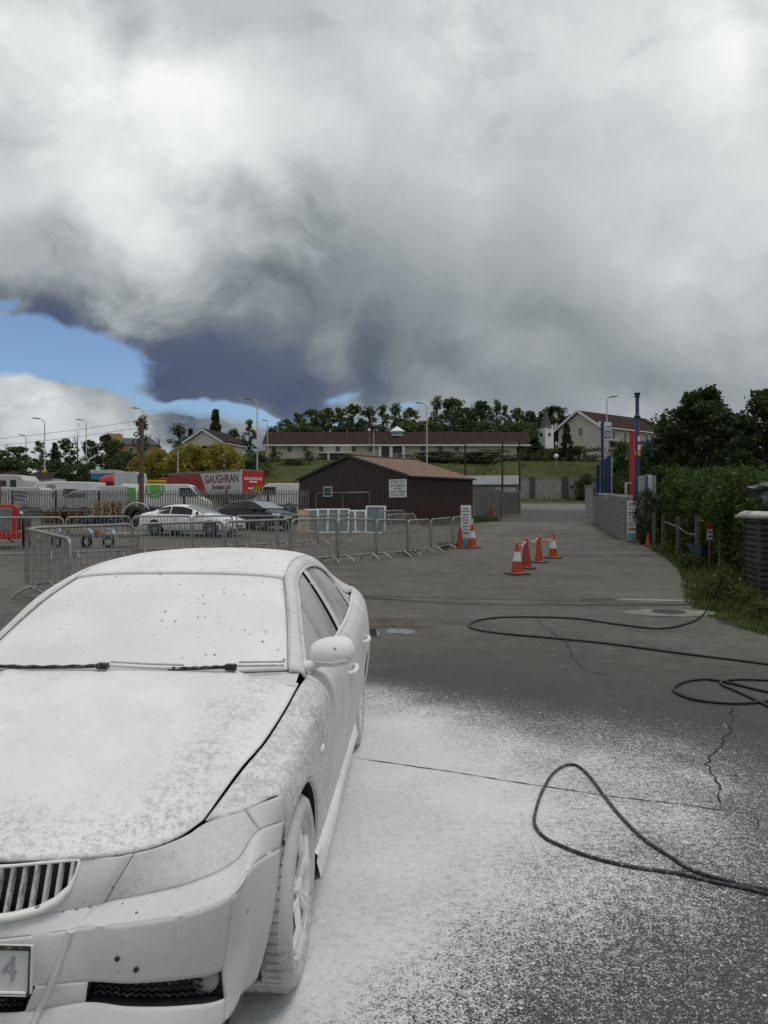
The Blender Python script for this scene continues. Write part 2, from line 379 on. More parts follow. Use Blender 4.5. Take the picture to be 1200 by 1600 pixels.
def asphalt_mat():
    m = bpy.data.materials.new('worn_asphalt'); m.use_nodes = True; nt = m.node_tree; t = NT(nt); b = nt.nodes['Principled BSDF']
    p = t.n('TexCoord').outputs['Object']
    sp = t.n('SeparateXYZ'); t.L(p, sp.inputs[0]); x = X(nt, sp.outputs[0]); y = X(nt, sp.outputs[1])
    big = t.noise(p, .22, 5, .6, .6); mid = t.noise(p, 1.1, 7, .65, .3); fine = t.noise(p, 160, 3, .7); agg = t.voro(p, 95, 'Color'); grain = t.noise(p, 34, 5, .7)
    stre = t.noise(t.vmul(p, (.35, 1.6, 1)), .9, 6, .62, .5)
    col = t.mix((big * .55 + mid * .45).step(.34, .66), (.050, .045, .037), (.126, .114, .093))
    col = t.mix(stre.step(.48, .70) * .65, col, (.050, .047, .042))
    dist = y.step(24, 40)
    apron = (y + (mid - .5) * 1.2).step(43.7, 44.3) * x.step(-3.0, -1.0)
    col = t.mix(dist * big.step(.35, .6) * .35, col, (.185, .174, .152))
    ags = t.n('SeparateColor'); t.L(agg.v, ags.inputs[0]); ar = X(nt, ags.outputs[0])
    col = t.mix((ar.step(.2, 1.0) * .22 + fine.step(.35, .75) * .22).v, col, (.20, .19, .175))
    col = t.mix(((1.0 - ar).step(.80, 1.0) * .45 + grain.step(.56, .78) * .35).v, col, (.035, .033, .030))
    m2 = t.noise(p, 5.5, 6, .7, .5); m3 = t.noise(t.vmul(p, (.5, 1.5, 1)), 2.6, 6, .7, .8)
    col = t.mix(m2.step(.46, .66) * .40, col, (.042, .038, .032))
    col = t.mix(m3.step(.52, .68) * .45, col, (.185, .172, .145))
    spot = t.voro(p, 1.9, 'Distance').step(.16, .05) * t.noise(p, .8, 3, .5).step(.45, .6)
    col = t.mix(spot * .55, col, (.030, .027, .024))
    # wet dark fringe round the foamed area, and dry pale lane further off
    u = (x - .6) / 4.2; v = (y - 5.4) / 4.2
    wet = ((u * u + v * v) * -1.0).exp() * (mid * .9 + .55)
    wetm = wet.step(.22, .80)
    col = t.mix(wetm * .72, col, (.034, .029, .025))
    ugly = t.noise(t.vmul(p, (.6, 1.2, 1)), .55, 7, .72, 1.4).step(.54, .70)
    col = t.mix(ugly * .62, col, (.045, .040, .034))
    col = t.mix(apron * .85, col, t.mix(mid.step(.3, .7), (.048, .044, .039), (.072, .067, .060)))
    # sprayed snow foam on the tarmac beside the car
    yw = (y - 4.8) / 2.2; wid = (yw * yw * -1.0).exp() * 2.7 + .15
    q = (x + .8) / wid; cov = (q * q * -1.15).exp()
    warp = t.noise(p, 1.3, 4, .6); strk = t.noise(t.vmul(p, (1.4, .5, 1)), 3.2, 4, .6)
    cov = (cov + y.step(1.0, 3.0) * (1.0 - y.step(4.5, 7.5)) * (1.0 - x.step(1.2, 3.4)) * .22) * (1.0 - y.step(6.9, 8.3)) * (1.0 - x.step(2.2, 4.0))
    cov = (cov + ((warp - .5) * .55 + (strk - .5) * .35) * cov.step(.02, .5)).clamp()
    s1 = t.noise(p, 90, 4, .75); s2 = t.noise(p, 26, 6, .75); s3 = t.noise(p, 210, 2, .6)
    s = s1 * .42 + s2 * .25 + s3 * .33
    foam = (s - (.592 - cov * .185)).step(-.035, .035)
    foam = (foam.max(cov.step(.72, 1.0) * (s2.step(.30, .46) * .25 + .70)) * cov.step(.03, .12)).clamp()
    fc = t.mix((s2 * .5 + warp * .5).step(.3, .7), (.60, .61, .61), (.80, .81, .81))
    col = t.mix(foam * .96, col, fc)
    t.L(col, b.inputs['Base Color'])
    ro = (foam * .15 + .72) - wetm * .18 * (1.0 - foam)
    t.L(ro.v, b.inputs['Roughness']); b.inputs['Specular IOR Level'].default_value = .3
    bp = t.n('Bump'); bp.inputs['Strength'].default_value = .75; bp.inputs['Distance'].default_value = .006
    h = grain * .5 + ar * .35 + fine * .3 + foam * (s2 * 1.6 + s1 * .7 + .8) + mid * 1.5
    t.L(h.v, bp.inputs['Height']); t.L(bp.outputs[0], b.inputs['Normal'])
    return m
M['grass'] = ground_mat(); M['asphalt'] = asphalt_mat()
M['roadgrey'] = mat('public_road_asphalt', (.125, .122, .117), .85, var=.15, vscale=.5, bump=.3, bscale=60)

def build_terrain():
    # one sheet to the horizon
    xs = sorted(set([-1500, -900, -600, -420, -300] + list(range(-240, 241, 8)) + [x / 2 for x in range(-60, 61, 3)] + [300, 420, 600, 900, 1500]))
    ys = sorted(set([-400, -150, -60] + list(range(-40, 60, 4)) + list(range(60, 260, 3)) + [280, 320, 400, 550, 800, 1500]))
    g = MB(); g.grid([[(x, y, gz(x, y) - (.03 if y < 88 else 0)) for y in ys] for x in xs])
    o = g.build('ground', M['grass'], smooth=180); tag(o, kind='structure')
    # tarmac yard: columns run from far left to the right-hand edge
    ys = [-30 + i * 1.5 for i in range(int(88 / 1.5))] ; ys = [y for y in ys if y < 59] + [59, 61]
    P = []
    for y in ys:
        e = _edge(y) + .10 * mnoise.noise((y * 1.3, 0, 0)) + .05 * mnoise.noise((y * 4.1, 3, 0))
        row = []
        for k in range(49):
            u = k / 48; x = -62 + (e + 62) * (1 - (1 - u) ** 1.6)
            row.append((x, y, gz(x, y) + .004))
        P.append(row)
    a = MB(); a.grid(P); o = a.build('yard_tarmac', M['asphalt'], smooth=180); tag(o, kind='structure')
    r = MB(); r.grid([[(x, y, gz(x, y) + .010) for y in (59.5, 62, 65, 68, 71, 74)] for x in range(-120, 121, 6)])
    o = r.build('road', M['roadgrey'], smooth=180); tag(o, kind='structure')
    k = MB()
    for i in range(-20, 21):
        x = i * 4.0; y = 74.0
        if abs(i) <= 20: k.add([(x, y, gz(x, y)), (x + 3.98, y, gz(x, y)), (x + 3.98, y + .14, gz(x, y)), (x, y + .14, gz(x, y)), (x, y, gz(x, y) + .12), (x + 3.98, y, gz(x, y) + .12), (x + 3.98, y + .14, gz(x, y) + .12), (x, y + .14, gz(x, y) + .12)],
            [(0, 3, 2, 1), (4, 5, 6, 7), (0, 1, 5, 4), (1, 2, 6, 5), (2, 3, 7, 6), (3, 0, 4, 7)])
    tag(k.build('kerb', M['concrete']), kind='structure')
    return o
build_terrain()
YARD = bpy.data.objects['yard_tarmac']

# ------------------------------------------------------------------ the foamed saloon car
def foam_mat(name, thin=.35, base=(.80, .81, .815), under=(.20, .21, .22), streak=False, bump=.35, pits=.5, lo=.46, hi=.62, band=False, dist=.008, full=False, psz=.12, flo=.15):
    m = bpy.data.materials.new(name); m.use_nodes = True; nt = m.node_tree; t = NT(nt); b = nt.nodes['Principled BSDF']
    p = t.n('TexCoord').outputs['Object']
    pw = t.vadd(p, t.vscale(t.n('TexNoise').outputs['Color'], .0))
    q = t.vmul(p, (1.6, 1.6, .28)) if streak else p
    n1 = t.noise(q, 2.1, 6, .62, .5); n2 = t.noise(q, 26 if not streak else 14, 6, .75); n3 = t.noise(p, 130, 4, .7)
    soft = t.noise(p, 3.4, 4, .55)
    spk = t.noise(q, 75 if not streak else 40, 4, .8)
    reg = n1.step(.44, .64) if not full else n1.step(.0, .1)
    if band:                                   # film drains off the flanks of the hood
        sp_ = t.n('SeparateXYZ'); t.L(p, sp_.inputs[0]); ax = X(nt, sp_.outputs[0]).abs(); ay = X(nt, sp_.outputs[1])
        u_ = (ax - .56 - ay * .10) / .10; v_ = (ay + .62) / .16; gg = ((u_ * u_) * -1.0).exp() * .9 + ((v_ * v_) * -1.0).exp() * .7
        reg = (reg * .35 + gg).clamp()
    th = (spk * .55 + n2 * .45).step(lo, hi) * (reg * (1.0 - flo) + flo) * thin
    col = t.mix(soft.step(.3, .72), tuple(c * .90 for c in base), base)
    col = t.mix(th, col, under)
    # burst bubbles
    v = t.n('TexVoronoi'); v.inputs['Scale'].default_value = 30; t.L(p, v.inputs['Vector'])
    vs = t.n('SeparateColor'); t.L(v.outputs['Color'], vs.inputs[0]); vr = X(nt, vs.outputs[0]); vg = X(nt, vs.outputs[1])
    d = X(nt, v.outputs['Distance']); size = vg * vg * psz + psz * .3
    dot = (size - d).step(-.01, .03) * vr.step(.52, .56) * soft.step(.38, .56)
    col = t.mix(dot * pits, col, (.10, .105, .11))
    t.L(col, b.inputs['Base Color'])
    t.L((th * -.25 + .62).v, b.inputs['Roughness']); b.inputs['Specular IOR Level'].default_value = .35
    bp = t.n('Bump'); bp.inputs['Strength'].default_value = bump; bp.inputs['Distance'].default_value = dist
    h = n2 * .9 + n3 * .35 + spk * .5 + soft * 1.8 - th * 1.4 - dot * 1.5
    t.L(h.v, bp.inputs['Height']); t.L(bp.outputs[0], b.inputs['Normal'])
    return m
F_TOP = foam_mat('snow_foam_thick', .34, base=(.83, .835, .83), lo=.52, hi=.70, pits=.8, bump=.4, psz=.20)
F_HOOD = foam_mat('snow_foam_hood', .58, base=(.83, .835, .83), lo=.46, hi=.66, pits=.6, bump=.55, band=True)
F_SIDE = foam_mat('snow_foam_side', .42, base=(.69, .695, .69), streak=True, lo=.42, hi=.68, bump=.3, pits=.35, flo=.4)  # base darkened to stand in for weaker light on upright panels
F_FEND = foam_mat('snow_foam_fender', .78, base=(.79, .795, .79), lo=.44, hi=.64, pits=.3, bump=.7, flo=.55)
F_NOSE = foam_mat('snow_foam_bumper', .36, base=(.66, .665, .66), lo=.46, hi=.74, bump=.15, pits=.95)  # thinner foam, and base darkened for the dimmer light on upright faces
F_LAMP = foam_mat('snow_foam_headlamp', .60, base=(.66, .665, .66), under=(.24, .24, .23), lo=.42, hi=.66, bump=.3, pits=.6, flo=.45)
F_GLASS = foam_mat('snow_foam_thin_on_glass', .8, base=(.50, .51, .51), under=(.14, .15, .16), lo=.36, hi=.60, bump=.2, pits=.2)
F_TYRE = foam_mat('snow_foam_on_rubber', .75, base=(.58, .59, .58), under=(.05, .05, .05), lo=.42, hi=.62, pits=.2)
F_TRIM = foam_mat('snow_foam_on_black_trim', 1.0, base=(.60, .61, .60), under=(.016, .016, .018), lo=.26, hi=.50, pits=.0, full=True)
CARX, CARY, CARYAW = -1.129, 2.717, -2.25
car = empty('saloon_car', (CARX, CARY, 0.004), R(CARYAW), 'saloon car smothered in white snow foam on the foamed tarmac', 'car')
# feature lines of the left half: (cy, cx, z)
TL = herm([(-.39, .60, .738), (-.14, .661, .81), (.01, .705, .85), (.254, .738, .90), (.548, .755, .94), (1.0, .795, .962), (1.6, .810, .985), (2.2, .808, 1.0), (2.8, .785, 1.03), (3.3, .75, 1.055), (3.65, .72, 1.04)])
SL = herm([(-.39, .735, .735), (-.26, .785, .745), (0, .825, .79), (.3, .848, .815), (.6, .862, .83), (1.2, .880, .84), (1.8, .890, .86), (2.4, .895, .885), (2.9, .885, .90), (3.3, .865, .905), (3.65, .80, .90)])
ML = herm([(-.39, .775, .65), (-.26, .808, .66), (0, .845, .67), (.3, .855, .65), (.6, .868, .63), (1.2, .888, .62), (1.8, .895, .63), (2.4, .900, .66), (2.76, .905, .68), (3.2, .895, .66), (3.65, .83, .62)])
LL = herm([(-.39, .775, .45), (0, .838, .45), (.3, .848, .40), (.6, .852, .37), (1.2, .860, .36), (1.8, .865, .37), (2.4, .880, .42), (2.76, .885, .45), (3.2, .875, .42), (3.65, .82, .38)])
ZL = herm([(-.39, .76, .22), (.3, .815, .21), (.6, .825, .215), (2.4, .835, .22), (3.2, .84, .25), (3.65, .79, .28)])
TT = [0, .16, .34, .50, .78, 1.0]   # parameter of: top, roll-over, shoulder, middle, lower, sill
def side_pt(cy, t):
    T, Sg, Mi, Lo, Z = TL(cy), SL(cy), ML(cy), LL(cy), ZL(cy)
    ro = (T[0] * .42 + Sg[0] * .58 , max(T[1], Sg[1]) * .5 + (T[1] + Sg[1]) * .25 - .004)
    f = herm([(TT[0], *T), (TT[1], *ro), (TT[2], *Sg), (TT[3], *Mi), (TT[4], *Lo), (TT[5], *Z)])
    x, z = f(t); return Vector((x, cy, z))
_sx = {}
def side_x(cy, z):
    k = round(cy, 3)
    if k not in _sx: _sx[k] = [side_pt(k, i / 60) for i in range(18, 61)]
    pr = _sx[k]
    for a, b in zip(pr, pr[1:]):
        if b.z <= z <= a.z: return a.x + (b.x - a.x) * (a.z - z) / max(a.z - b.z, 1e-6)
    return pr[0].x if z > pr[0].z else pr[-1].x
ARCH = [(.050, .325, .372), (2.80, .325, .368)]
def mir(vs, s): return [(v[0] * s, v[1], v[2]) for v in vs]
def side_panel(name, c0, c1, t0=0.0, t1=1.0, nu=40, nv=46, s=1, material=None, parent=None):
    """panel of the body side between two cut lines c0(t), c1(t); wheel arches are cut out"""
    P = []
    for i in range(nu + 1):
        row = []
        for j in range(nv + 1):
            t = t0 + (t1 - t0) * j / nv; a = c0(t); b = c1(t); cy = a + (b - a) * i / nu
            v = side_pt(cy, t); row.append(v)
        P.append(row)
    dead = set()
    for (ay, azz, ar) in ARCH:
        for i in range(nu + 1):
            for j in range(nv + 1):
                v = P[i][j]; dy = v.y - ay; dz = v.z - azz; r = math.hypot(dy, dz)
                if r < ar or (v.z < azz and abs(dy) < ar): dead.add((i, j))
    def keep(i, j): return not all(q in dead for q in ((i, j), (i + 1, j), (i, j + 1), (i + 1, j + 1)))
    for (i, j) in dead:
        v = P[i][j]
        for (ay, azz, ar) in ARCH:
            dy = v.y - ay; dz = v.z - azz; r = math.hypot(dy, dz)
            if r < ar or (v.z < azz and abs(dy) < ar):
                if v.z < azz: v.y = ay + ar * (1 if dy > 0 else -1)
                else: v.y = ay + dy * ar / max(r, 1e-4); v.z = azz + dz * ar / max(r, 1e-4)
                v.x = side_x(v.y, v.z)
    m = MB(); m.grid([[(v.x * s, v.y, v.z) for v in r] for r in P], keep)
    o = m.build(name, material, parent or car, smooth=50)
    md = o.modifiers.new('thickness', 'SOLIDIFY'); md.thickness = .012; md.offset = -1
    return o
def coons(b, t, l, r, n, m):
    """b,t: functions of u (l->r), l,r: functions of v (b->t)"""
    P = []
    for i in range(n + 1):
        u = i / n; row = []
        for j in range(m + 1):
            v = j / m
            p = b(u) * (1 - v) + t(u) * v + l(v) * (1 - u) + r(v) * u - (b(0) * (1 - u) * (1 - v) + b(1) * u * (1 - v) + t(0) * (1 - u) * v + t(1) * u * v)
            row.append(p)
        P.append(row)
    return P
def sym_panel(P, name, material, parent=None, thick=.012, f=None):
    """half patch whose first row lies on the centre plane, mirrored"""
    if f: P = [[f(p) for p in r] for r in P]
    Q = [[Vector((-p.x, p.y, p.z)) for p in r] for r in reversed(P[1:])] + P
    m = MB(); m.grid([[tuple(p) for p in r] for r in Q]); o = m.build(name, material, parent or car, smooth=50, weld=.0004)
    if sum(p.normal.z for p in o.data.polygons) < 0: o.data.flip_normals()
    if thick: md = o.modifiers.new('thickness', 'SOLIDIFY'); md.thickness = thick; md.offset = -1
    return o
# ---- hood
hf = curve([(0, -.712, .760), (.157, -.702, .757), (.34, -.668, .752), (.44, -.62, .744), (.522, -.555, .740), (.572, -.478, .739), (.603, -.395, .742)])
hr = curve([(0, .505, .990), (.3, .512, .985), (.55, .530, .972), (.748, .545, .942)])
hc = curve([(0, -.712, .760), (0, -.60, .795), (0, -.3, .858), (0, 0, .910), (0, .25, .950), (0, .505, .990)])
hs = curve([(.603, -.395, .742), (.657, -.14, .812), (.700, .01, .852), (.733, .254, .902), (.748, .545, .942)])
def hood_f(p):
    k = sstep(-.66, -.2, p.y); c = .30 + .16 * (p.y + .6)
    p.z += .013 * k * math.exp(-((p.x - c) / .045) ** 2) + .010 * k * sstep(c + .12, c - .05, p.x)
    return p
sym_panel(coons(hf, hr, hc, hs, 44, 60), 'hood', F_HOOD, f=hood_f)
# ---- front fascia: feature lines top to bottom at nine stations centre -> wheel arch
FL = [
 [(0, -.722, .752), (.17, -.712, .749), (.435, -.628, .736), (.47, -.603, .733), (.527, -.552, .732), (.580, -.470, .731), (.615, -.395, .736), (.70, -.327, .746), (.812, -.210, .753)],
 [(0, -.775, .632), (.17, -.765, .630), (.385, -.668, .622), (.405, -.645, .621), (.50, -.615, .627), (.622, -.556, .636), (.716, -.458, .652), (.757, -.355, .692), (.818, -.215, .670)],
 [(0, -.790, .590), (.17, -.780, .590), (.345, -.728, .588), (.368, -.716, .590), (.489, -.698, .592), (.646, -.651, .601), (.741, -.578, .620), (.772, -.470, .648), (.812, -.250, .600)],
 [(0, -.795, .478), (.17, -.785, .476), (.298, -.752, .460), (.382, -.712, .447), (.489, -.694, .434), (.620, -.645, .418), (.710, -.570, .402), (.764, -.46, .43), (.808, -.300, .515)],
 [(0, -.785, .405), (.17, -.775, .402), (.268, -.752, .396), (.375, -.716, .396), (.489, -.700, .378), (.620, -.652, .352), (.716, -.562, .318), (.768, -.46, .33), (.802, -.330, .410)],
 [(0, -.81, .355), (.17, -.80, .352), (.255, -.778, .345), (.37, -.752, .335), (.489, -.732, .315), (.620, -.680, .286), (.716, -.570, .258), (.764, -.45, .258), (.785, -.350, .272)],
 [(0, -.76, .235), (.17, -.75, .235), (.25, -.735, .235), (.36, -.70, .24), (.48, -.66, .245), (.60, -.60, .24), (.68, -.50, .235), (.720, -.42, .235), (.755, -.348, .240)],
]
ST = [0, .2, .43, .47, .58, .72, .84, .92, 1.0]
FC = [herm([(s_, *p) for s_, p in zip(ST, ln)]) for ln in FL]
def fascia(l0, l1, s0, s1, nu, nv, curvy=0.0):
    P = []
    for i in range(nu + 1):
        s_ = s0 + (s1 - s0) * i / nu; a = Vector(FC[l0](s_)); b = Vector(FC[l1](s_)); row = []
        for j in range(nv + 1):
            v = j / nv; p = a * (1 - v) + b * v; p.y -= curvy * 4 * v * (1 - v); p.x += curvy * .5 * 4 * v * (1 - v) * (s_ ** 3); row.append(p)
        P.append(row)
    return P
bump = MB(); SIDES = (1, -1)
KC, KW, KH = .192, .152, .056            # kidney: centre x, half width, half height
_kp = [(-.150, .046), (-.148, .051), (-.05, .053), (.06, .052), (.148, .049), (.153, .045), (.151, .020), (.139, -.012), (.115, -.036), (.08, -.050), (.03, -.056), (-.06, -.057), (-.125, -.055), (-.148, -.045), (-.152, 0)]
def kid(u):
    n = len(_kp); f = (u % 1) * n; i = int(f); f -= i; a, b = _kp[i], _kp[(i + 1) % n]
    return a[0] + (b[0] - a[0]) * f, a[1] + (b[1] - a[1]) * f
def kid_in(x, z, m=.003):
    c = False; n = len(_kp); x *= 1 + m / .15; z *= 1 + m / .055
    for i in range(n):
        (x0, z0), (x1, z1) = _kp[i], _kp[(i + 1) % n]
        if (z0 > z) != (z1 > z) and x < (x1 - x0) * (z - z0) / (z1 - z0) + x0: c = not c
    return c
def kid_z(x):
    zs = [z / 400 for z in range(-26, 24) if kid_in(x, z / 400)]; return (min(zs), max(zs)) if zs else (0, 0)
def fas_y(x, l0=0, l1=1, z=.69):
    lo, hi = 0, 1
    for _ in range(24):
        mdl = (lo + hi) / 2; a = Vector(FC[l0](mdl)); b = Vector(FC[l1](mdl)); v = (a.z - z) / max(a.z - b.z, 1e-4); q = a.lerp(b, v)
        if q.x < x: lo = mdl
        else: hi = mdl
    return q.y - .010 * 4 * v * (1 - v)
for s in SIDES:
    def put(P, keep=None): bump.grid([[(p.x * s, p.y, p.z) for p in r] for r in P], keep)
    Pn = fascia(0, 1, 0, .47, 70, 30, .010)
    def kk(i, j):
        c = (Pn[i][j] + Pn[i + 1][j + 1]) / 2; return not kid_in(c.x - KC, c.z - .693, .002)
    put(Pn, kk)
    put(fascia(0, 1, .93, 1, 8, 10, .006))
    put(fascia(1, 2, 0, 1, 90, 8, .0015))
    put(fascia(2, 3, 0, .835, 80, 14, .006))
    put(fascia(3, 4, .395, .475, 8, 8, .003))
    put(fascia(4, 5, 0, .835, 80, 6, .003)); put(fascia(5, 6, 0, .835, 80, 6, .012))
    PC = []
    for i in range(21):                                   # corner: one sweep from the ledge to the lower edge
        s_ = .835 + .165 * i / 20; q_ = [Vector(FC[l](s_)) for l in (2, 3, 4, 5, 6)]; sm_ = herm([(0, *q_[0]), (.36, *q_[1]), (.62, *q_[2]), (.82, *q_[3]), (1, *q_[4])]); bl_w = sstep(0, .7, i / 20); ends = (q_[0], q_[4]); row = []
        ts = (0, .36, .62, .82, 1)
        for j in range(27):
            v = j / 26; k_ = max(k for k in range(4) if ts[k] <= v + 1e-9); f_ = (v - ts[k_]) / (ts[k_ + 1] - ts[k_]); lin_p = q_[k_].lerp(q_[k_ + 1], min(f_, 1)); chord = ends[0].lerp(ends[1], v); bow = chord + Vector((.016 * 4 * v * (1 - v), -.016 * 4 * v * (1 - v), 0)); row.append(lin_p.lerp(bow, bl_w))
        PC.append(row)
    put(PC)
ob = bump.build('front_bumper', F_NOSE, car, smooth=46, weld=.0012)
md = ob.modifiers.new('thickness', 'SOLIDIFY'); md.thickness = .008; md.offset = -1
for s in SIDES:
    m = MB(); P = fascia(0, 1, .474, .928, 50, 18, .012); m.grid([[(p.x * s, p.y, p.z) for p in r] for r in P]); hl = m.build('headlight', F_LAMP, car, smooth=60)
    md = hl.modifiers.new('thickness', 'SOLIDIFY'); md.thickness = .006; md.offset = -1
    # kidney grille
    kg = MB(); ring = []
    for k in range(60):
        x, z = kid(k / 60); ring.append((( KC + x) * s, fas_y(KC + x, z=.693 + z) - .003 - .004 * sstep(.01, -.05, z), .693 + z))
    kg.tube(ring, [.0045 + .0075 * sstep(.02, -.045, kid(k / 60)[1]) for k in range(60)], 8, closed=True); kg = kg.build('kidney_grille', F_TOP, car, smooth=60)
    bk = MB(); bk.grid([[((KC - KW + 2 * KW * i / 8) * s, fas_y(KC - KW + 2 * KW * i / 8, z=.693) + .035, .693 - KH + 2 * KH * j) for j in (0, 1)] for i in range(9)])
    bk.build('grille_backing', M['black'], kg)
    for k in range(11):
        x = KC - KW + 2 * KW * (k + .5) / 11; z0, z1 = kid_z(x - KC)
        sl = MB(); ya = fas_y(x, z=.693 + z1); yb = fas_y(x, z=.693 + z0)
        sl.bar((x * s, ya + .006, .693 + z1), (x * s, yb + .006, .693 + z0), .0085, .022, up=(0, 1, 0)); sl.build('grille_slat', F_TYRE, kg, bevel=.0015)
    # side intake: dark box behind the opening, honeycomb insert and fog lamp
    bx = MB(); P = []
    for i in range(13):
        s_ = .472 + (.838 - .472) * i / 12; a = Vector(FC[3](s_)); b = Vector(FC[4](s_)); P.append([((a.x) * s, a.y + .004, a.z + .004), (a.x * s * .97, a.y + .07, a.z + .004), (b.x * s * .97, b.y + .07, b.z - .004), (b.x * s, b.y + .004, b.z - .004)])
    bx.grid(P); bx.build('bumper_intake', M['black'], car)
    hm = MB()
    for rr in range(4):
        pts = []
        for i in range(30):
            s_ = .485 + (.80 - .485) * i / 29; a = Vector(FC[3](s_)); b = Vector(FC[4](s_)); p = a.lerp(b, (rr + .5) / 4); pts.append((p.x * s * .985, p.y + .035 , p.z + (.004 if i % 2 else -.004)))
        hm.tube(pts, .0035, 5)
    hm.build('intake_mesh', F_TRIM, car)
    fg = MB(); c = Vector(FC[3](.79)).lerp(Vector(FC[4](.79)), .45)
    fg.lathe([(0, -.018), (.02, -.017), (.036, -.008), (.040, .012), (.034, .03)], 20, 'y', (c.x * s * .97, c.y + .04, c.z)); fg.build('fog_lamp', M['grey'], car, smooth=60)
    # parking sensors and crease strake beside the number plate
    for (s_, v) in ((.60, .75), (.555, .55)):
        a = Vector(FC[2](s_)); b = Vector(FC[3](s_)); p = a.lerp(b, v)
        q = MB(); q.lathe([(0, -.004), (.006, -.003), (.007, .004)], 12, 'y', (p.x * s, p.y - .008, p.z)); q.build('parking_sensor', M['black'], car)
    st = MB(); pts = [Vector(FC[1](.435)), Vector(FC[2](.437)), Vector(FC[3](.437)), Vector(FC[4](.437)), Vector(FC[5](.437)), Vector(FC[6](.437))]
    g = curve(pts[1:]); st.tube([(g(i / 14).x * s, g(i / 14).y - .004, g(i / 14).z) for i in range(15)], .010, 8); st.build('bumper_strake', F_NOSE, car, smooth=60)
# centre lower intake
bx = MB(); P = []
for i in range(25):
    u = -.395 + .79 * i / 24; sg = 1 if u >= 0 else -1; a = Vector(FC[3](abs(u))); b = Vector(FC[4](abs(u))); P.append([(a.x * sg, a.y + .004, a.z + .004), (a.x * sg, a.y + .08, a.z + .004), (b.x * sg, b.y + .08, b.z - .004), (b.x * sg, b.y + .004, b.z - .004)])
bx.grid(P); bx.build('bumper_intake', M['black'], car)
hm = MB()
for rr in range(5):
    pts = []
    for i in range(44):
        u = -.39 + .78 * i / 43; sg = 1 if u >= 0 else -1; a = Vector(FC[3](abs(u))); b = Vector(FC[4](abs(u))); p = a.lerp(b, (rr + .5) / 5); pts.append((p.x * sg, p.y + .022, p.z + (.0045 if i % 2 else -.0045)))
    hm.tube(pts, .0028, 5)
hm.build('intake_mesh', F_TRIM, car)
# number plate
pl = MB(); pl.box(-.262, .262, -.006, .006, -.058, .058); plate = pl.build('number_plate', F_NOSE, car, bevel=.003, loc=(.028, -.808, .535), rot=(R(-4), 0, 0))
fr = MB(); fr.tube([(-.258, -.009, -.054), (.258, -.009, -.054), (.258, -.009, .054), (-.258, -.009, .054)], .0055, 6, closed=True); fr.build('plate_frame', F_TRIM, plate)
sh = MB(); sh.box(-.255, .255, -.014, -.006, -.060, -.048); sh.build('foam_ledge', F_TOP, plate, bevel=.003)
gm = mat('foam_veiled_plate_lettering', (.33, .34, .36), .6, var=.1)
text_mesh('4', .085, gm, 'plate_character', parent=plate, loc=(.207, -.0075, 0), rot=(R(90), 0, 0), depth=.0008)
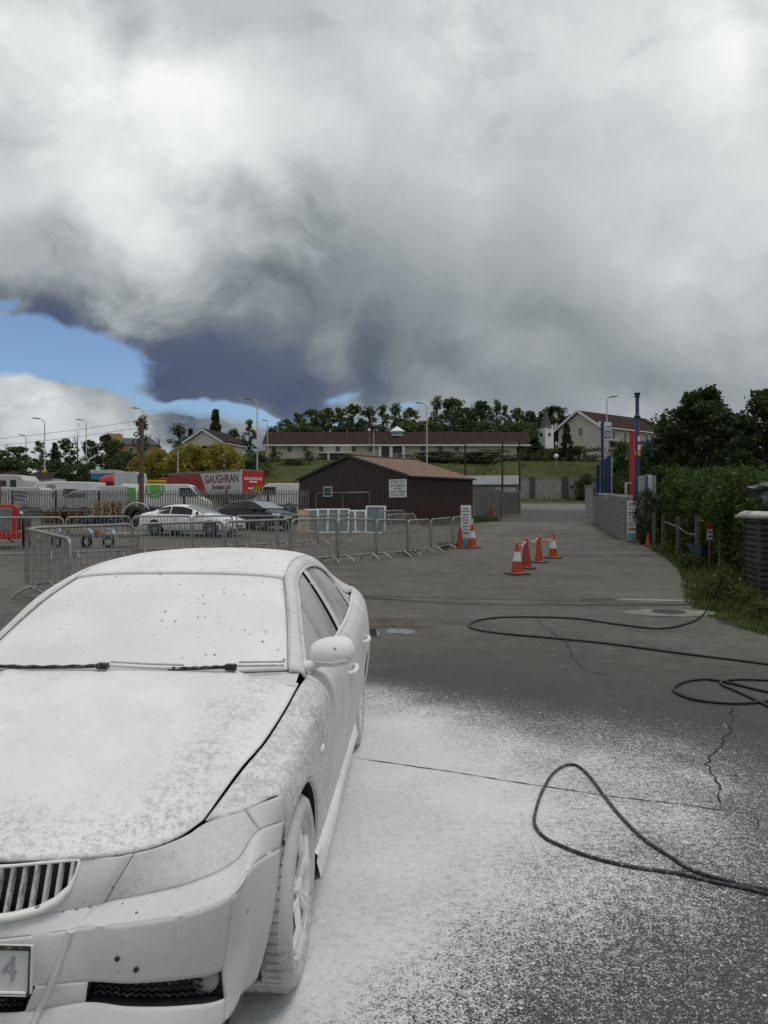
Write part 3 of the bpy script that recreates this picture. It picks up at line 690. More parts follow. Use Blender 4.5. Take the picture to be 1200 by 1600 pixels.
# ---- fenders, doors, rear quarters
Z0 = herm([(0, -.39), (.16, -.335), (.34, -.215), (.5, -.20), (1, -.20)])
DF = lambda t: .64 + .02 * t; DB = lambda t: 1.70 + .03 * t
DR = lambda t: 2.62 - .05 * t if t < .42 else 2.60 - .26 * sstep(.40, .75, t)
END = lambda t: 3.64
g_ = .0035
for s in SIDES:
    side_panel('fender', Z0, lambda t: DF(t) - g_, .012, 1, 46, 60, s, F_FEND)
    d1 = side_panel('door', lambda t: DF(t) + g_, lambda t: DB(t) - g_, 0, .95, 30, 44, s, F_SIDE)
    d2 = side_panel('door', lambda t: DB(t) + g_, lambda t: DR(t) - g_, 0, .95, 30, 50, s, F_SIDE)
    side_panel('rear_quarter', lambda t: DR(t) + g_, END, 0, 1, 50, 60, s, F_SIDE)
    for d_, hy in ((d1, 1.50), (d2, 2.46)):
        h = MB(); x0 = side_x(hy, .80); h.tube([((x0 - .005) * s, hy - .10, .80), ((x0 + .026) * s, hy - .085, .803), ((x0 + .034) * s, hy, .806), ((x0 + .026) * s, hy + .085, .806), ((x0 - .005) * s, hy + .10, .806)], [.010, .012, .013, .012, .010], 8); h.build('door_handle', F_TOP, d_, smooth=60)
    # indicator repeater, sill skirt
    q = MB(); xr = side_x(.42, .70); q.lathe([(0, .012), (.016, .010), (.024, 0)], 14, 'x'); q.v = [(v[0] * s, v[1] * 1.7, v[2] * .8) for v in q.v]; q.build('side_repeater', F_TOP, car, smooth=60, loc=((xr - .002) * s, .44, .70))
    sk = MB(); P = []
    for i in range(41):
        cy = .385 + (2.375 - .385) * i / 40; e = min(1, min(i, 40 - i) / 3); xx = .832 + .004 * math.sin(i * .2)
        P.append([((xx - .02) * s, cy, .315), ((xx + .018) * s, cy, .290), ((xx + .034 * (.4 + .6 * e)) * s, cy, .262), ((xx + .030) * s, cy, .200), ((xx - .02) * s, cy, .168), ((xx - .12) * s, cy, .170)])
    sk.grid(P); o = sk.build('side_skirt', F_TOP, car, smooth=45)
    # wheel-arch lips and liners
    for k, (ay, azz, ar) in enumerate(ARCH):
        lip = MB(); P = []; li = MB(); Q = []
        for i in range(49):
            a = R(-18 + 216 * i / 48); cy = ay + ar * math.cos(a); z = azz + ar * math.sin(a); z = max(z, .225); x = side_x(cy, z) if not (k == 0 and cy < -.2) else side_x(-.2, max(z, .3)) - .10 * (abs(cy) - .2)
            P.append([(x * s, cy, z), ((x - .004) * s, ay + (ar - .012) * math.cos(a), max(azz + (ar - .012) * math.sin(a), .225)), ((x - .016) * s, ay + (ar - .014) * math.cos(a), max(azz + (ar - .014) * math.sin(a), .225))])
            Q.append([((x - .014) * s, ay + (ar + .004) * math.cos(a), azz + (ar + .004) * math.sin(a)), (.50 * s, ay + (ar + .004) * math.cos(a), azz + (ar + .004) * math.sin(a))])
        lip.grid(P); lip.build('arch_lip', F_SIDE, car, smooth=50)
        li.grid(Q); li.build('arch_liner', M['black'], car, smooth=60)
# ---- greenhouse
wb = curve([(0, .545, .988), (.25, .560, .986), (.48, .580, .982), (.690, .615, .985)])
wt = curve([(0, 1.270, 1.340), (.25, 1.282, 1.336), (.45, 1.305, 1.324), (.548, 1.330, 1.308)])
wc = curve([(0, .545, .988), (0, .80, 1.125), (0, 1.05, 1.246), (0, 1.270, 1.340)])
ws = curve([(.690, .615, .985), (.655, .82, 1.095), (.598, 1.10, 1.228), (.548, 1.330, 1.308)])
sym_panel(coons(wb, wt, wc, ws, 30, 30), 'windscreen', F_TOP, thick=.006)
RI = [(.698, .600, .985), (.663, .82, 1.10), (.606, 1.10, 1.236), (.556, 1.33, 1.316), (.535, 1.6, 1.360), (.528, 1.9, 1.378), (.528, 2.2, 1.374), (.533, 2.5, 1.352), (.545, 2.8, 1.300), (.59, 3.05, 1.205), (.645, 3.30, 1.095)]
WO = [(.770, .615, .952), (.722, .82, 1.058), (.662, 1.10, 1.215), (.615, 1.35, 1.293), (.600, 1.65, 1.332), (.597, 2.05, 1.330), (.607, 2.45, 1.285), (.645, 2.72, 1.200), (.705, 2.92, 1.085), (.755, 3.12, 1.045), (.752, 3.30, 1.056)]
ri = curve(RI); wo_ = curve(WO)
rt = curve([(0, 1.276, 1.344), (.25, 1.288, 1.340), (.45, 1.311, 1.328), (.553, 1.336, 1.314)])
rb = curve([(0, 2.86, 1.352), (.25, 2.85, 1.348), (.45, 2.83, 1.328), (.545, 2.80, 1.302)])
rc = curve([(0, 1.276, 1.344), (0, 1.5, 1.388), (0, 1.8, 1.413), (0, 2.1, 1.420), (0, 2.4, 1.411), (0, 2.86, 1.352)])
rs = curve([(.553, 1.336, 1.314)] + [p for p in RI[4:8]] + [(.545, 2.80, 1.302)])
def dz(p): p.z += .006; return p
sym_panel(coons(rt, rb, rc, rs, 30, 40), 'roof', F_TOP, f=dz)
rwb = curve([(0, 3.36, 1.098), (.35, 3.355, 1.096), (.645, 3.30, 1.092)])
sym_panel(coons(curve([(0, 2.868, 1.350), (.3, 2.858, 1.346), (.547, 2.81, 1.298)]), rwb, curve([(0, 2.868, 1.350), (0, 3.1, 1.24), (0, 3.36, 1.098)]), curve([(.547, 2.81, 1.298), (.59, 3.05, 1.200), (.645, 3.30, 1.092)]), 16, 16), 'rear_window', F_GLASS, thick=.006)
sym_panel(coons(curve([(0, 3.366, 1.094), (.35, 3.36, 1.092), (.745, 3.30, 1.054)]), curve([(0, 3.72, 1.07), (.4, 3.70, 1.065), (.72, 3.64, 1.038)]), curve([(0, 3.366, 1.094), (0, 3.55, 1.09), (0, 3.72, 1.07)]), curve([(.745, 3.30, 1.054), (.735, 3.5, 1.05), (.72, 3.64, 1.038)]), 16, 12), 'boot_lid', F_TOP)
rl = curve([(0, 3.72, 1.066), (.4, 3.70, 1.061), (.72, 3.642, 1.034)]); rm_ = curve([(0, 3.76, .62), (.45, 3.74, .62), (.828, 3.642, .62)])
rz_ = curve([(0, 3.70, .26), (.45, 3.69, .26), (.79, 3.64, .28)])
def rearf(u, v):
    a, b, c = rl(u), rm_(u), rz_(u); return a * (1 - v) * (1 - 2 * v) + b * 4 * v * (1 - v) + c * v * (2 * v - 1)
sym_panel([[rearf(i / 12, j / 12) for j in range(13)] for i in range(13)], 'rear_bumper', F_SIDE, thick=0)
for s in SIDES:
    m = MB(); P = []
    for i in range(71):
        a = ri(i / 70); b = wo_(i / 70); row = []
        for j in range(9):
            v = j / 8; p = a.lerp(b, v); n_ = Vector((.62, 0, .78)); p = p + n_ * .016 * 4 * v * (1 - v); row.append((p.x * s, p.y, p.z))
        P.append(row)
    m.grid(P); o = m.build('roof_rail', F_SIDE, car, smooth=60); md = o.modifiers.new('thickness', 'SOLIDIFY'); md.thickness = .012; md.offset = -1
    # door frame bead and side windows
    bd = MB(); bd.tube([(wo_(i / 60).x * s + .004 * s, wo_(i / 60).y, wo_(i / 60).z - .004) for i in range(2, 55)], .0085, 6); bd.build('window_frame', F_SIDE, car, smooth=60)
    gt = herm([(p[1], p[0], p[2]) for p in WO])
    for (y0, y1) in ((.70, 1.66), (1.735, 2.55), (2.585, 2.98)):
        m = MB(); P = []
        for i in range(25):
            cy = y0 + (y1 - y0) * i / 24; a = gt(cy); b = TL(cy); row = []
            for j in range(9):
                v = j / 8; row.append(((a[0] - .010 + (b[0] - a[0]) * v + .012 * 4 * v * (1 - v)) * s, cy, a[1] - .006 + (max(b[1], 0) - .012 - a[1] + .006) * v))
            P.append(row)
        m.grid(P); m.build('side_window', F_GLASS, car, smooth=60)
    for y0, w_ in ((1.698, .11), (2.566, .05)):
        m = MB(); P = []
        for i in range(3):
            cy = y0 - w_ / 2 + w_ * i / 2; a = gt(cy); b = TL(cy); P.append([((a[0] + .002 + (b[0] - a[0]) * j / 8 + .012 * 4 * j / 8 * (1 - j / 8)) * s, cy, a[1] + (b[1] - a[1]) * j / 8) for j in range(9)])
        m.grid(P); m.build('door_pillar', F_SIDE, car, smooth=60)
    be = MB(); be.tube([((TL(.68 + 2.3 * i / 40)[0] + .002) * s, .68 + 2.3 * i / 40, TL(.68 + 2.3 * i / 40)[1] + .002) for i in range(41)], .010, 7); be.build('belt_moulding', F_TOP, car, smooth=60)
    # wing mirror
    mm = MB(); bm_ = []
    for i in range(17):
        a = math.pi * i / 16; 
    prof = [(0, .004), (.03, .040), (.10, .062), (.30, .082), (.55, .088), (.80, .080), (.93, .058), (1, .012)]
    pf = herm(prof); P = []
    for i in range(19):
        u = (1 - math.cos(math.pi * i / 18)) / 2; r = pf(u); x = .765 + .205 * u; row = []
        for k in range(25):
            a = 2 * math.pi * k / 24; c, sn = math.cos(a), math.sin(a)
            yy = .755 + .02 * u + c * r * (.92 if c < 0 else .35); zz = 1.035 + sn * r * (.84 if sn > 0 else .70) - .012 * (1 - u)
            row.append((x * s, yy, zz))
        P.append(row)
    mm.grid(P); mir_o = mm.build('wing_mirror', F_TOP, car, smooth=60, weld=.0005)
    ar = MB(); ar.tube([(.745 * s, .70, .975), (.785 * s, .715, .985), (.83 * s, .735, 1.00)], [.030, .024, .022], 10); ar.build('mirror_foot', F_TOP, mir_o, smooth=60)
    sm = MB(); sm.tube([(.80 * s, .686, 1.002), (.87 * s, .680, .998), (.94 * s, .695, 1.006)], .007, 6); sm.build('mirror_crease', F_SIDE, mir_o, smooth=60)
    # windscreen side seal
    sl = MB(); sl.tube([(ws(i / 20).x * s + .006 * s, ws(i / 20).y, ws(i / 20).z + .004) for i in range(21)], .0042, 6); sl.build('windscreen_seal', F_TYRE, car, smooth=60)
hs2 = MB(); hs2.tube([((wt(abs(i) / 20).x) * (1 if i > 0 else -1), wt(abs(i) / 20).y + .002, wt(abs(i) / 20).z + .003) for i in range(-20, 21)], .0065, 6); hs2.build('header_seal', F_SIDE, car, smooth=60)
# cowl panel and the black gap lines under the hood edge
cw = MB(); cw.grid([[(x, .50, .965 - abs(x) ** 3 * .06), (x, .63, .985 - abs(x) ** 3 * .03)] for x in [(-.74 + 1.48 * i / 20) for i in range(21)]]); cw.build('cowl', F_SIDE, car)
ub = MB(); ub.box(-.72, .72, -.55, 3.55, .20, .60); ub.box(-.60, .60, .75, 3.3, .60, .93); ub.box(-.54, .54, -.40, .70, .60, .70); ub.build('underbody', M['black'], car)
# wipers
for (pts, blk, thin_) in (([(-.60, .535, 1.006), (-.38, .520, 1.004), (-.20, .508, 1.010), (-.07, .500, 1.016)], (-.07, .500, 1.018), [(-.05, .512, 1.016), (.10, .515, 1.008), (.26, .520, 1.003)]),
                      ([(.20, .522, 1.000), (.30, .520, 1.004), (.40, .516, 1.010), (.47, .510, 1.014)], (.47, .508, 1.016), [(.49, .545, 1.012), (.60, .575, 1.008), (.680, .590, 1.006)])):
    g = curve(pts); wv_ = MB(); wv_.tube([g(i / 12) + Vector((0, 0, .002 * (i % 2))) for i in range(13)], [.0075 + .002 * (i % 2) for i in range(13)], 6); wv_ = wv_.build('wiper', F_TRIM, car, smooth=60)
    am = MB(); am.tube(thin_, .0055, 6); am.tube([(p[0], p[1] + .022, p[2] + .012) for p in thin_], .0045, 6); am.build('wiper_arm', F_TYRE, wv_, smooth=60)
    kn = MB(); kn.box(blk[0] - .024, blk[0] + .024, blk[1] - .016, blk[1] + .016, blk[2] - .014, blk[2] + .012); kn.build('wiper_pivot', F_TRIM, wv_, bevel=.005)
# ---- wheels
def car_wheel():
    wroot = MB()
    R_, r_ = .318, .222
    ty = MB(); ty.lathe([(r_, -.185), (.24, -.205), (.275, -.213), (.300, -.205), (.314, -.185), (R_, -.15), (R_, -.112), (R_, -.06), (.314, -.025), (.300, -.006), (.275, .002), (.245, -.004), (r_, -.020)], 56, 'x')
    tyre = ty.mesh('tyre', F_TYRE, 50)
    tb = MB()
    for k in range(60):
        a0 = 2 * math.pi * k / 60
        for (x0, x1, sk) in ((-.180, -.135, .02), (-.125, -.09, -.015), (-.08, -.035, .02)):
            pts = []
            for (xx, aa) in ((x0, a0), (x1, a0 + sk), (x1, a0 + sk + .07), (x0, a0 + .07)): pts.append((xx, aa))
            vs = [(xx, rr * math.cos(aa), rr * math.sin(aa)) for rr in (R_ - .004, R_ + .005) for xx, aa in pts]
            tb.add(vs, [(4, 5, 6, 7), (0, 1, 5, 4), (1, 2, 6, 5), (2, 3, 7, 6), (3, 0, 4, 7)])
    tread = tb.mesh('tread', F_TYRE)
    rm = MB(); rm.lathe([(r_ + .004, -.19), (.205, -.17), (.195, -.10), (.198, -.05), (.212, -.02), (r_ + .006, -.012), (r_ + .004, -.02), (.214, -.03)], 56, 'x'); rim = rm.mesh('rim', F_SIDE, 50)
    sp = []
    for k in range(5):
        b = MB()
        for dk in (-.17, .17):
            a = 2 * math.pi * k / 5 + dk; a1 = a - dk * .35
            c0 = Vector((-.035, .035 * math.cos(a1), .035 * math.sin(a1))); c1 = Vector((-.012, .13 * math.cos(a1 + dk * .2), .13 * math.sin(a1 + dk * .2))); c2 = Vector((-.026, .205 * math.cos(a), .205 * math.sin(a)))
            b.tube([c0, c1, c2], [.016, .012, .013], 6)
        sp.append(b.mesh('spoke', F_TOP, 60))
    hb = MB(); hb.lathe([(0, -.012), (.03, -.013), (.045, -.022), (.055, -.05)], 24, 'x'); hub = hb.mesh('hub', F_TOP, 50)
    dk = MB(); dk.lathe([(.0, -.115), (.16, -.115), (.165, -.125), (.19, -.14)], 32, 'x'); disc = dk.mesh('brake_disc', M['darkgalv'], 60)
    return tyre, tread, rim, sp, hub, disc
CW = car_wheel()
for (cy, s) in ((.065, 1), (.065, -1), (2.80, 1), (2.80, -1)):
    we = link('wheel', CW[0], car, ((.842 if cy < 1 else .862) * s, cy, .318)); we.rotation_euler = (R(random.uniform(0, 70)), 0, 0 if s > 0 else math.pi)
    for nm, me in (('tread', CW[1]), ('rim', CW[2]), ('hub', CW[4]), ('brake_disc', CW[5])): link(nm, me, we)
    for me in CW[3]: link('spoke', me, we)

# ------------------------------------------------------------------ yard: barriers, cones, hoses, drains
def ang(p, q): return math.atan2(q[1] - p[1], q[0] - p[0])
def barrier_meshes():
    L, H = 2.1, 1.1
    f = MB(); c = .13; pts = [(0, 0, .16)]
    pts += [(0, 0, .5), (0, 0, H - c)] + [(c - c * math.cos(a), 0, H - c + c * math.sin(a)) for a in (R(30), R(60), R(90))]
    pts += [(L - c, 0, H)] + [(L - c + c * math.sin(a), 0, H - c + c * math.cos(a)) for a in (R(30), R(60), R(90))] + [(L, 0, .5), (L, 0, .16)]
    f.tube(pts, .026, 8, closed=True)
    frame = f.mesh('frame', M['galv'], 60)
    b = MB()
    for k in range(1, 17): b.tube([(L * k / 17, 0, .16), (L * k / 17, 0, H)], .0088, 5, caps=False)
    bars = b.mesh('infill_bars', M['galv'], 60)
    ft = MB(); ft.tube([(0, -.30 + .6 * k / 10, .012 + .17 * math.sin(math.pi * k / 10) ** .8) for k in range(11)], .021, 6); foot = ft.mesh('foot', M['galv'], 60)
    hk = MB(); hk.tube([(-.03, 0, .62), (-.055, 0, .62), (-.055, 0, .56)], .008, 5); hook = hk.mesh('coupling_hook', M['galv'], 60)
    return frame, bars, foot, hook
BM = barrier_meshes()
def barrier(p, q, label, group, tilt=0.0):
    p = Vector(p); q = Vector(q); L = (q - p).length
    e = empty('crowd_barrier', p, 0, label, 'barrier', group)
    e.rotation_euler = (R(tilt), -math.asin((q.z - p.z) / L), ang(p, q)); e.scale = (L / 2.1, 1, 1)
    link('frame', BM[0], e); link('infill_bars', BM[1], e); link('foot', BM[2], e, (.33, 0, 0)); link('foot', BM[2], e, (1.77, 0, 0)); link('coupling_hook', BM[3], e)
    return e
ga = 'steel crowd barriers along the driveway'; gb = 'steel crowd barriers in the row behind'
rowA = [(44, 12.75, 209, 14.7), (216, 14.8, 349, 16.3), (353, 16.35, 452, 17.8), (456, 17.85, 525, 19.3), (528, 19.3, 585, 21.2), (588, 21.25, 635, 23.2), (638, 23.2, 671, 25.1), (674, 25.15, 705, 27.0), (708, 27.05, 731, 28.9)]
barrier(at(108, 11.0), at(40, 12.7), 'steel crowd barrier turned end-on at the corner of the barrier row beside the foamed car', None)
ORD = ['first', 'second', 'third', 'fourth', 'fifth', 'sixth', 'seventh', 'eighth', 'ninth']
for i, a in enumerate(reversed(rowA)): barrier(at(a[0], a[1]), at(a[2], a[3]), 'steel crowd barrier in the driveway row, %s from the price board' % ORD[i], ga)
rowB = [(-28, 19.6, 99, 20.4), (103, 20.5, 204, 21.5), (207, 21.6, 298, 22.8), (301, 22.9, 363, 24.2), (369, 24.3, 430, 26), (433, 26.1, 492, 28), (496, 28.1, 548, 30)]
labB = ['in front of the red tractor', 'in front of the box trailer chassis', 'at the tail of the white coupe', 'across the doors of the white coupe', 'across the nose of the white coupe', 'in front of the black hatchback', 'in front of the plywood board']
for a, l_ in zip(rowB, labB): barrier(at(a[0], a[1]), at(a[2], a[3]), 'steel crowd barrier of the second row ' + l_, gb)
# --- traffic cones
def cone_meshes(h, r, sleeve, mats):
    b = MB(); b.box(-r * 1.55, r * 1.55, -r * 1.55, r * 1.55, 0, .035); base = b.mesh('base', M['rubber'], bevel=.008)
    def rad(z): return r + (.035 - r) * (z / h)
    c = MB(); c.lathe([(r * 1.15, .03), (rad(.05), .05), (rad(h * .5), h * .5), (rad(h), h), (rad(h) * .6, h + .004), (0, h + .004)], 20); body = c.mesh('body', mats, 40)
    sl = None
    if sleeve:
        s_ = MB(); s_.lathe([(rad(z) + .005, z) for z in (sleeve[0] * h, (sleeve[0] + sleeve[1]) / 2 * h, sleeve[1] * h)], 20); sl = s_.mesh('reflective_sleeve', M['reflective'], 40)
    return base, body, sl
def cone(p, rz, ms, label, group=None, lean=0, sc=1.0):
    e = empty('traffic_cone', p, R(rz), label, 'traffic cone', group); e.rotation_euler.x = R(lean); e.scale = (sc, sc, sc)
    link('base', ms[0], e); link('body', ms[1], e)
    if ms[2]: link('reflective_sleeve', ms[2], e)
    return e
C1 = cone_meshes(.75, .15, (.42, .72), M['orange']); C2 = cone_meshes(.75, .16, None, M['conered']); C3 = cone_meshes(.74, .125, None, M['orange']); C4 = cone_meshes(.75, .15, (.40, .74), M['orange']); C5 = cone_meshes(.46, .11, None, M['orange'])
gc = 'cones round the patch in the driveway'
cone(at(808, 18.1), 20, C1, 'scuffed orange cone with worn white sleeve at the end of the striped chain', gc)
cone(at(822, 19.6), -12, C2, 'faded plain red cone standing next to the scuffed sleeved cone', gc)
cone(at(842, 21.6), 35, C3, 'slim plain orange cone in the middle of the striped chain', gc)
cone(at(864, 23.2), 8, C4, 'orange cone with broad white sleeve at the far end of the striped chain', gc)
cone(at(719, 27.2), 15, C2, 'plain red cone tucked behind the price board', None)
k = cone(at(738, 27.4), 5, C1, 'red and white cone with a white tube on its tip beside the price board', None, sc=1.12)
t_ = MB(); t_.lathe([(.0, .93), (.032, .925), (.034, .75), (.030, .745)], 14); t_.build('tip_tube', M['white'], k, smooth=60)
cone(at(1013, 28.5), 0, C5, 'small orange cone on the verge beside the tall white notice board', None)
cone(at(769, 48.3), 0, C2, 'weathered red cone against the grey hoarding', None)
# chain between the four cones
ch = empty('barrier_chain', at(808, 18.1), 0, 'red and white plastic chain strung over the cone tops', 'chain')
cr_ = mat('chain_red_plastic', (.50, .03, .03), .5); tips = [at(808, 18.1), at(822, 19.6), at(842, 21.6), at(864, 23.2)]; tips = [t + Vector((0, 0, .75)) for t in tips]
tips[3].z -= .12; o0 = at(808, 18.1)
lk = MB(); lk.tube([(.045 * math.cos(a) * 1.35, .0, .03 * math.sin(a)) for a in [2 * math.pi * i / 10 for i in range(10)]], .011, 5, closed=True)
LK = [lk.mesh('link', M['reflective'], 60), None]; LK[1] = LK[0].copy(); LK[1].materials.clear(); LK[1].materials.append(cr_)
kk_ = 0
for a, b in zip(tips, tips[1:]):
    n = int((b - a).length / .10)
    for i in range(n):
        u = i / n; p = a.lerp(b, u); p.z -= .14 * 4 * u * (1 - u) * .9; q = a.lerp(b, u + .01); q.z -= .14 * 4 * (u + .01) * (.99 - u) * .9; d_ = q - p
        l = link('link', LK[(kk_ // 2) % 2], ch, p - o0); l.rotation_euler = (R(90 * (kk_ % 2)), -math.atan2(d_.z, math.hypot(d_.x, d_.y)), math.atan2(d_.y, d_.x)); kk_ += 1
# --- hoses
def hose(pxs, r, label, material, ds=None, lift=None):
    P = []
    for i, (px, py) in enumerate(pxs):
        d = CAM_H * FPX / (py - HOR)
        for _ in range(6): x = (px - 600) * d / FPX; d = (CAM_H - gz(x, d)) * FPX / (py - HOR)
        z = gz(x, d) + r + .004
        if lift and i in lift:
            z0 = lift[i]; d = (CAM_H - z0) * FPX / (py - HOR); x = (px - 600) * d / FPX; z = z0
        P.append(Vector((x, d, z)))
    g = curve(P); n = 12 * len(P); pts = [g(i / n) for i in range(n + 1)]
    o0 = pts[0].copy(); m = MB(); m.tube([p - o0 for p in pts], r, 10); o = m.build('pressure_washer_hose', material, smooth=70, loc=o0); tag(o, label, 'hose', 'black hoses on the tarmac'); return o
M['hose'] = mat('black_hose_rubber', (.014, .014, .014), .45, var=.3, vscale=30)
M['hosefoam'] = foam_mat('foam_flecked_hose', .97, base=(.42, .43, .43), under=(.016, .016, .017), lo=.34, hi=.50, pits=0, bump=.2, full=True)
hose([(1131, 899), (1120, 925), (1112, 945), (1098, 963), (1075, 976), (1030, 984), (970, 978), (905, 969), (850, 966), (790, 966), (752, 970), (734, 977), (738, 984), (775, 991), (850, 998), (950, 1008), (1070, 1024), (1150, 1034), (1240, 1046)], .014, 'black hose curving off the weeds into a long hairpin loop on the dry tarmac', M['hose'], lift={0: .62, 1: .30})
hose([(1230, 1118), (1200, 1106), (1180, 1096), (1150, 1082), (1128, 1072), (1130, 1067), (1165, 1064), (1215, 1068), (1240, 1080), (1200, 1098), (1150, 1102), (1090, 1097), (1057, 1085), (1055, 1076), (1075, 1067), (1105, 1064), (1140, 1070), (1200, 1084), (1250, 1092)], .013, 'black hose coiled in overlapping rings near the crack in the tarmac', M['hose'])
hose([(1290, 1430), (1200, 1397), (1150, 1385), (1085, 1366), (1050, 1345), (1010, 1318), (975, 1285), (945, 1248), (920, 1215), (900, 1199), (885, 1199), (865, 1212), (848, 1240), (838, 1270), (836, 1292), (850, 1312), (885, 1330), (930, 1346), (990, 1360), (1060, 1370), (1110, 1382), (1200, 1402), (1300, 1440)], .0092, 'black hose flecked with foam bent into a teardrop loop on the sprayed tarmac', M['hosefoam'])
# --- cracks, drains and covers set in the tarmac (parts of the yard surface)
def gpt(px, py):
    d = 5.0
    for _ in range(8): x = (px - 600) * d / FPX; d = (CAM_H - gz(x, d)) * FPX / (py - HOR)
    return Vector(((px - 600) * d / FPX, d, gz((px - 600) * d / FPX, d) + .0075))
M['crack'] = mat('crack_dirt', (.018, .017, .015), .95, var=.3)
def crack(pxs, w, jit=.02, seed=1):
    rnd = random.Random(seed); P = [gpt(*p) for p in pxs]; pts = []
    for a, b in zip(P, P[1:]):
        n = max(3, int((b - a).length / .06))
        for i in range(n):
            p = a.lerp(b, i / n); pts.append(p + Vector((jit * 1.6 * mnoise.noise((seed * 7.1, p.x * 9, p.y * 9)) + rnd.gauss(0, jit * .22), jit * 1.2 * mnoise.noise((seed * 3.3, p.y * 11, p.x * 7)) + rnd.gauss(0, jit * .18), 0)))
    pts.append(P[-1]); rows = []
    for i, p in enumerate(pts):
        t = (pts[min(i + 1, len(pts) - 1)] - pts[max(i - 1, 0)]); t.z = 0; t.normalize(); n_ = Vector((-t.y, t.x, 0)); ww = w * (.35 + rnd.random()) / 2 * min(1, (min(i, len(pts) - 1 - i) + 1) / 4)
        rows.append([p - n_ * ww, p + n_ * ww])
    m = MB(); m.grid(rows); m.build('crack', M['crack'], YARD)
crack([(555, 1186), (700, 1207), (830, 1228), (960, 1247), (1060, 1258), (1125, 1268), (1178, 1274)], .010, .006, 2)
crack([(1145, 1105), (1140, 1150), (1105, 1195), (1125, 1240), (1128, 1268)], .012, .022, 3)
crack([(1178, 1272), (1184, 1300)], .010, .015, 4)
crack([(884, 1002), (895, 1030), (912, 1048), (960, 1060)], .012, .03, 5)
crack([(838, 970), (860, 985), (872, 1002)], .014, .03, 6)
# slot joint running across the yard, manhole, gully grate, road gully
m = MB(); a, b = gpt(535, 931), gpt(1110, 946); n_ = Vector((0, .045, 0))
rows = [[a.lerp(b, i / 30) - n_, a.lerp(b, i / 30) + n_] for i in range(31)]; m.grid(rows); m.build('drain_channel', M['crack'], YARD)
m = MB(); a, b = gpt(970, 937), gpt(1110, 940); m.grid([[a.lerp(b, i / 8) - Vector((0, .12, 0)), a.lerp(b, i / 8) + Vector((0, .12, 0))] for i in range(9)]); m.build('concrete_strip', M['concrete'], YARD)
c0 = gpt(1045, 957); mh = MB(); mh.lathe([(0, .004), (.30, .004), (.31, .0), (.42, -.002)], 28); mc = mh.build('manhole_surround', mat('pale_worn_concrete', (.19, .18, .16), .9, var=.25, vscale=5, dirt=.5), YARD, loc=c0); mc.scale = (1.7, 1.2, 1)
mh = MB(); mh.lathe([(0, .012), (.25, .012), (.26, .004)], 28); mh.build('manhole_cover', M['rubber'], YARD, loc=c0)
gr = empty('gully_grate', gpt(569, 990), R(2), 'rusty cast iron gully grate in the tarmac behind the foamed car', 'drain grate')
m = MB(); m.box(-.28, .20, -.28, .28, -.02, .004); m.build('frame', M['darkgalv'], gr)
for k in range(9): m = MB(); m.box(-.24, .16, -.25 + k * .058, -.225 + k * .058, .004, .016); m.build('grate_bar', M['rubber'], gr)
rg = empty('road_gully', gpt(935, 938), R(3), 'small slotted road gully beside the drain channel', 'drain grate')
m = MB(); m.box(-.34, .34, -.12, .12, -.02, .006); m.build('frame', M['darkgalv'], rg)
for k in range(10): m = MB(); m.box(-.31 + k * .064, -.28 + k * .064, -.10, .10, .006, .014); m.build('grate_bar', M['rubber'], rg)
for (px, py, rx_, ry_, nm_, mt_) in ((625, 988, .20, .16, 'foam_puddle', mat('thin_foam_puddle', (.20, .20, .195), .5, var=.3, vscale=12)), (600, 975, .55, .35, 'repair_patch', mat('brown_repair_patch', (.075, .062, .050), .9, var=.35, vscale=6, dirt=.5, dirtcol=(.035, .03, .026))), (1180, 975, .5, .35, 'repair_patch', mat('dark_repair_patch', (.045, .042, .038), .9, var=.3, vscale=6)), (905, 868, .9, .7, 'oil_stain', mat('oil_stain', (.030, .028, .025), .6, var=.3, vscale=4)), (1030, 868, 1.3, .45, 'oil_stain', mat('oil_stain_wide', (.036, .033, .029), .6, var=.3, vscale=4))):
    c_ = gpt(px, py); m = MB(); n_ = 40; ring_ = []
    for k in range(n_):
        a = 2 * math.pi * k / n_; q = 1 + .55 * mnoise.noise((math.cos(a) * 1.4 + px, math.sin(a) * 1.4, py)) + .25 * mnoise.noise((math.cos(a) * 4 + px, math.sin(a) * 4, py)); x_ = c_.x + rx_ * q * math.cos(a); y_ = c_.y + ry_ * q * math.sin(a); ring_.append((x_, y_, gz(x_, y_) + (.008 if nm_ != 'foam_puddle' else .0115)))
    m.add(ring_ + [(c_.x, c_.y, gz(c_.x, c_.y) + (.0085 if nm_ != 'foam_puddle' else .012))], [(k, (k + 1) % n_, n_) for k in range(n_)]); m.build(nm_, mt_, YARD)
# loose foam flecks thrown round the sheet of foam
rnd = random.Random(5); fk = MB(); cnt = 0
while cnt < 12000:
    x = rnd.uniform(-.3, 3.2); y = rnd.uniform(1.9, 8.6)
    wid = 2.7 * math.exp(-((y - 4.8) / 2.2) ** 2) + .15; D_ = (math.exp(-1.15 * ((x + .8) / wid) ** 2) + .12 * sstep(3.4, 1.2, x) * sstep(6.5, 4, y)) * (1 - sstep(6.9, 8.3, y))
    if D_ > .80 or rnd.random() > D_ * .9 + .01: continue
    r = min(.0012 + abs(rnd.gauss(0, .0010)) + (rnd.random() ** 30) * .006, .007); cnt += 1; el_ = rnd.uniform(.7, 1.5); a0 = rnd.random() * 6.28
    base = len(fk.v); n = 6; z0 = gz(x, y) + .0045
    for k in range(n):
        a = a0 + 2 * math.pi * k / n; rr = r * rnd.uniform(.75, 1.2); fk.v.append((x + rr * math.cos(a) * el_, y + rr * math.sin(a) / el_, z0))
    fk.v.append((x, y, z0 + r * .55)); fk.f += [(base + k, base + (k + 1) % n, base + n) for k in range(n)]
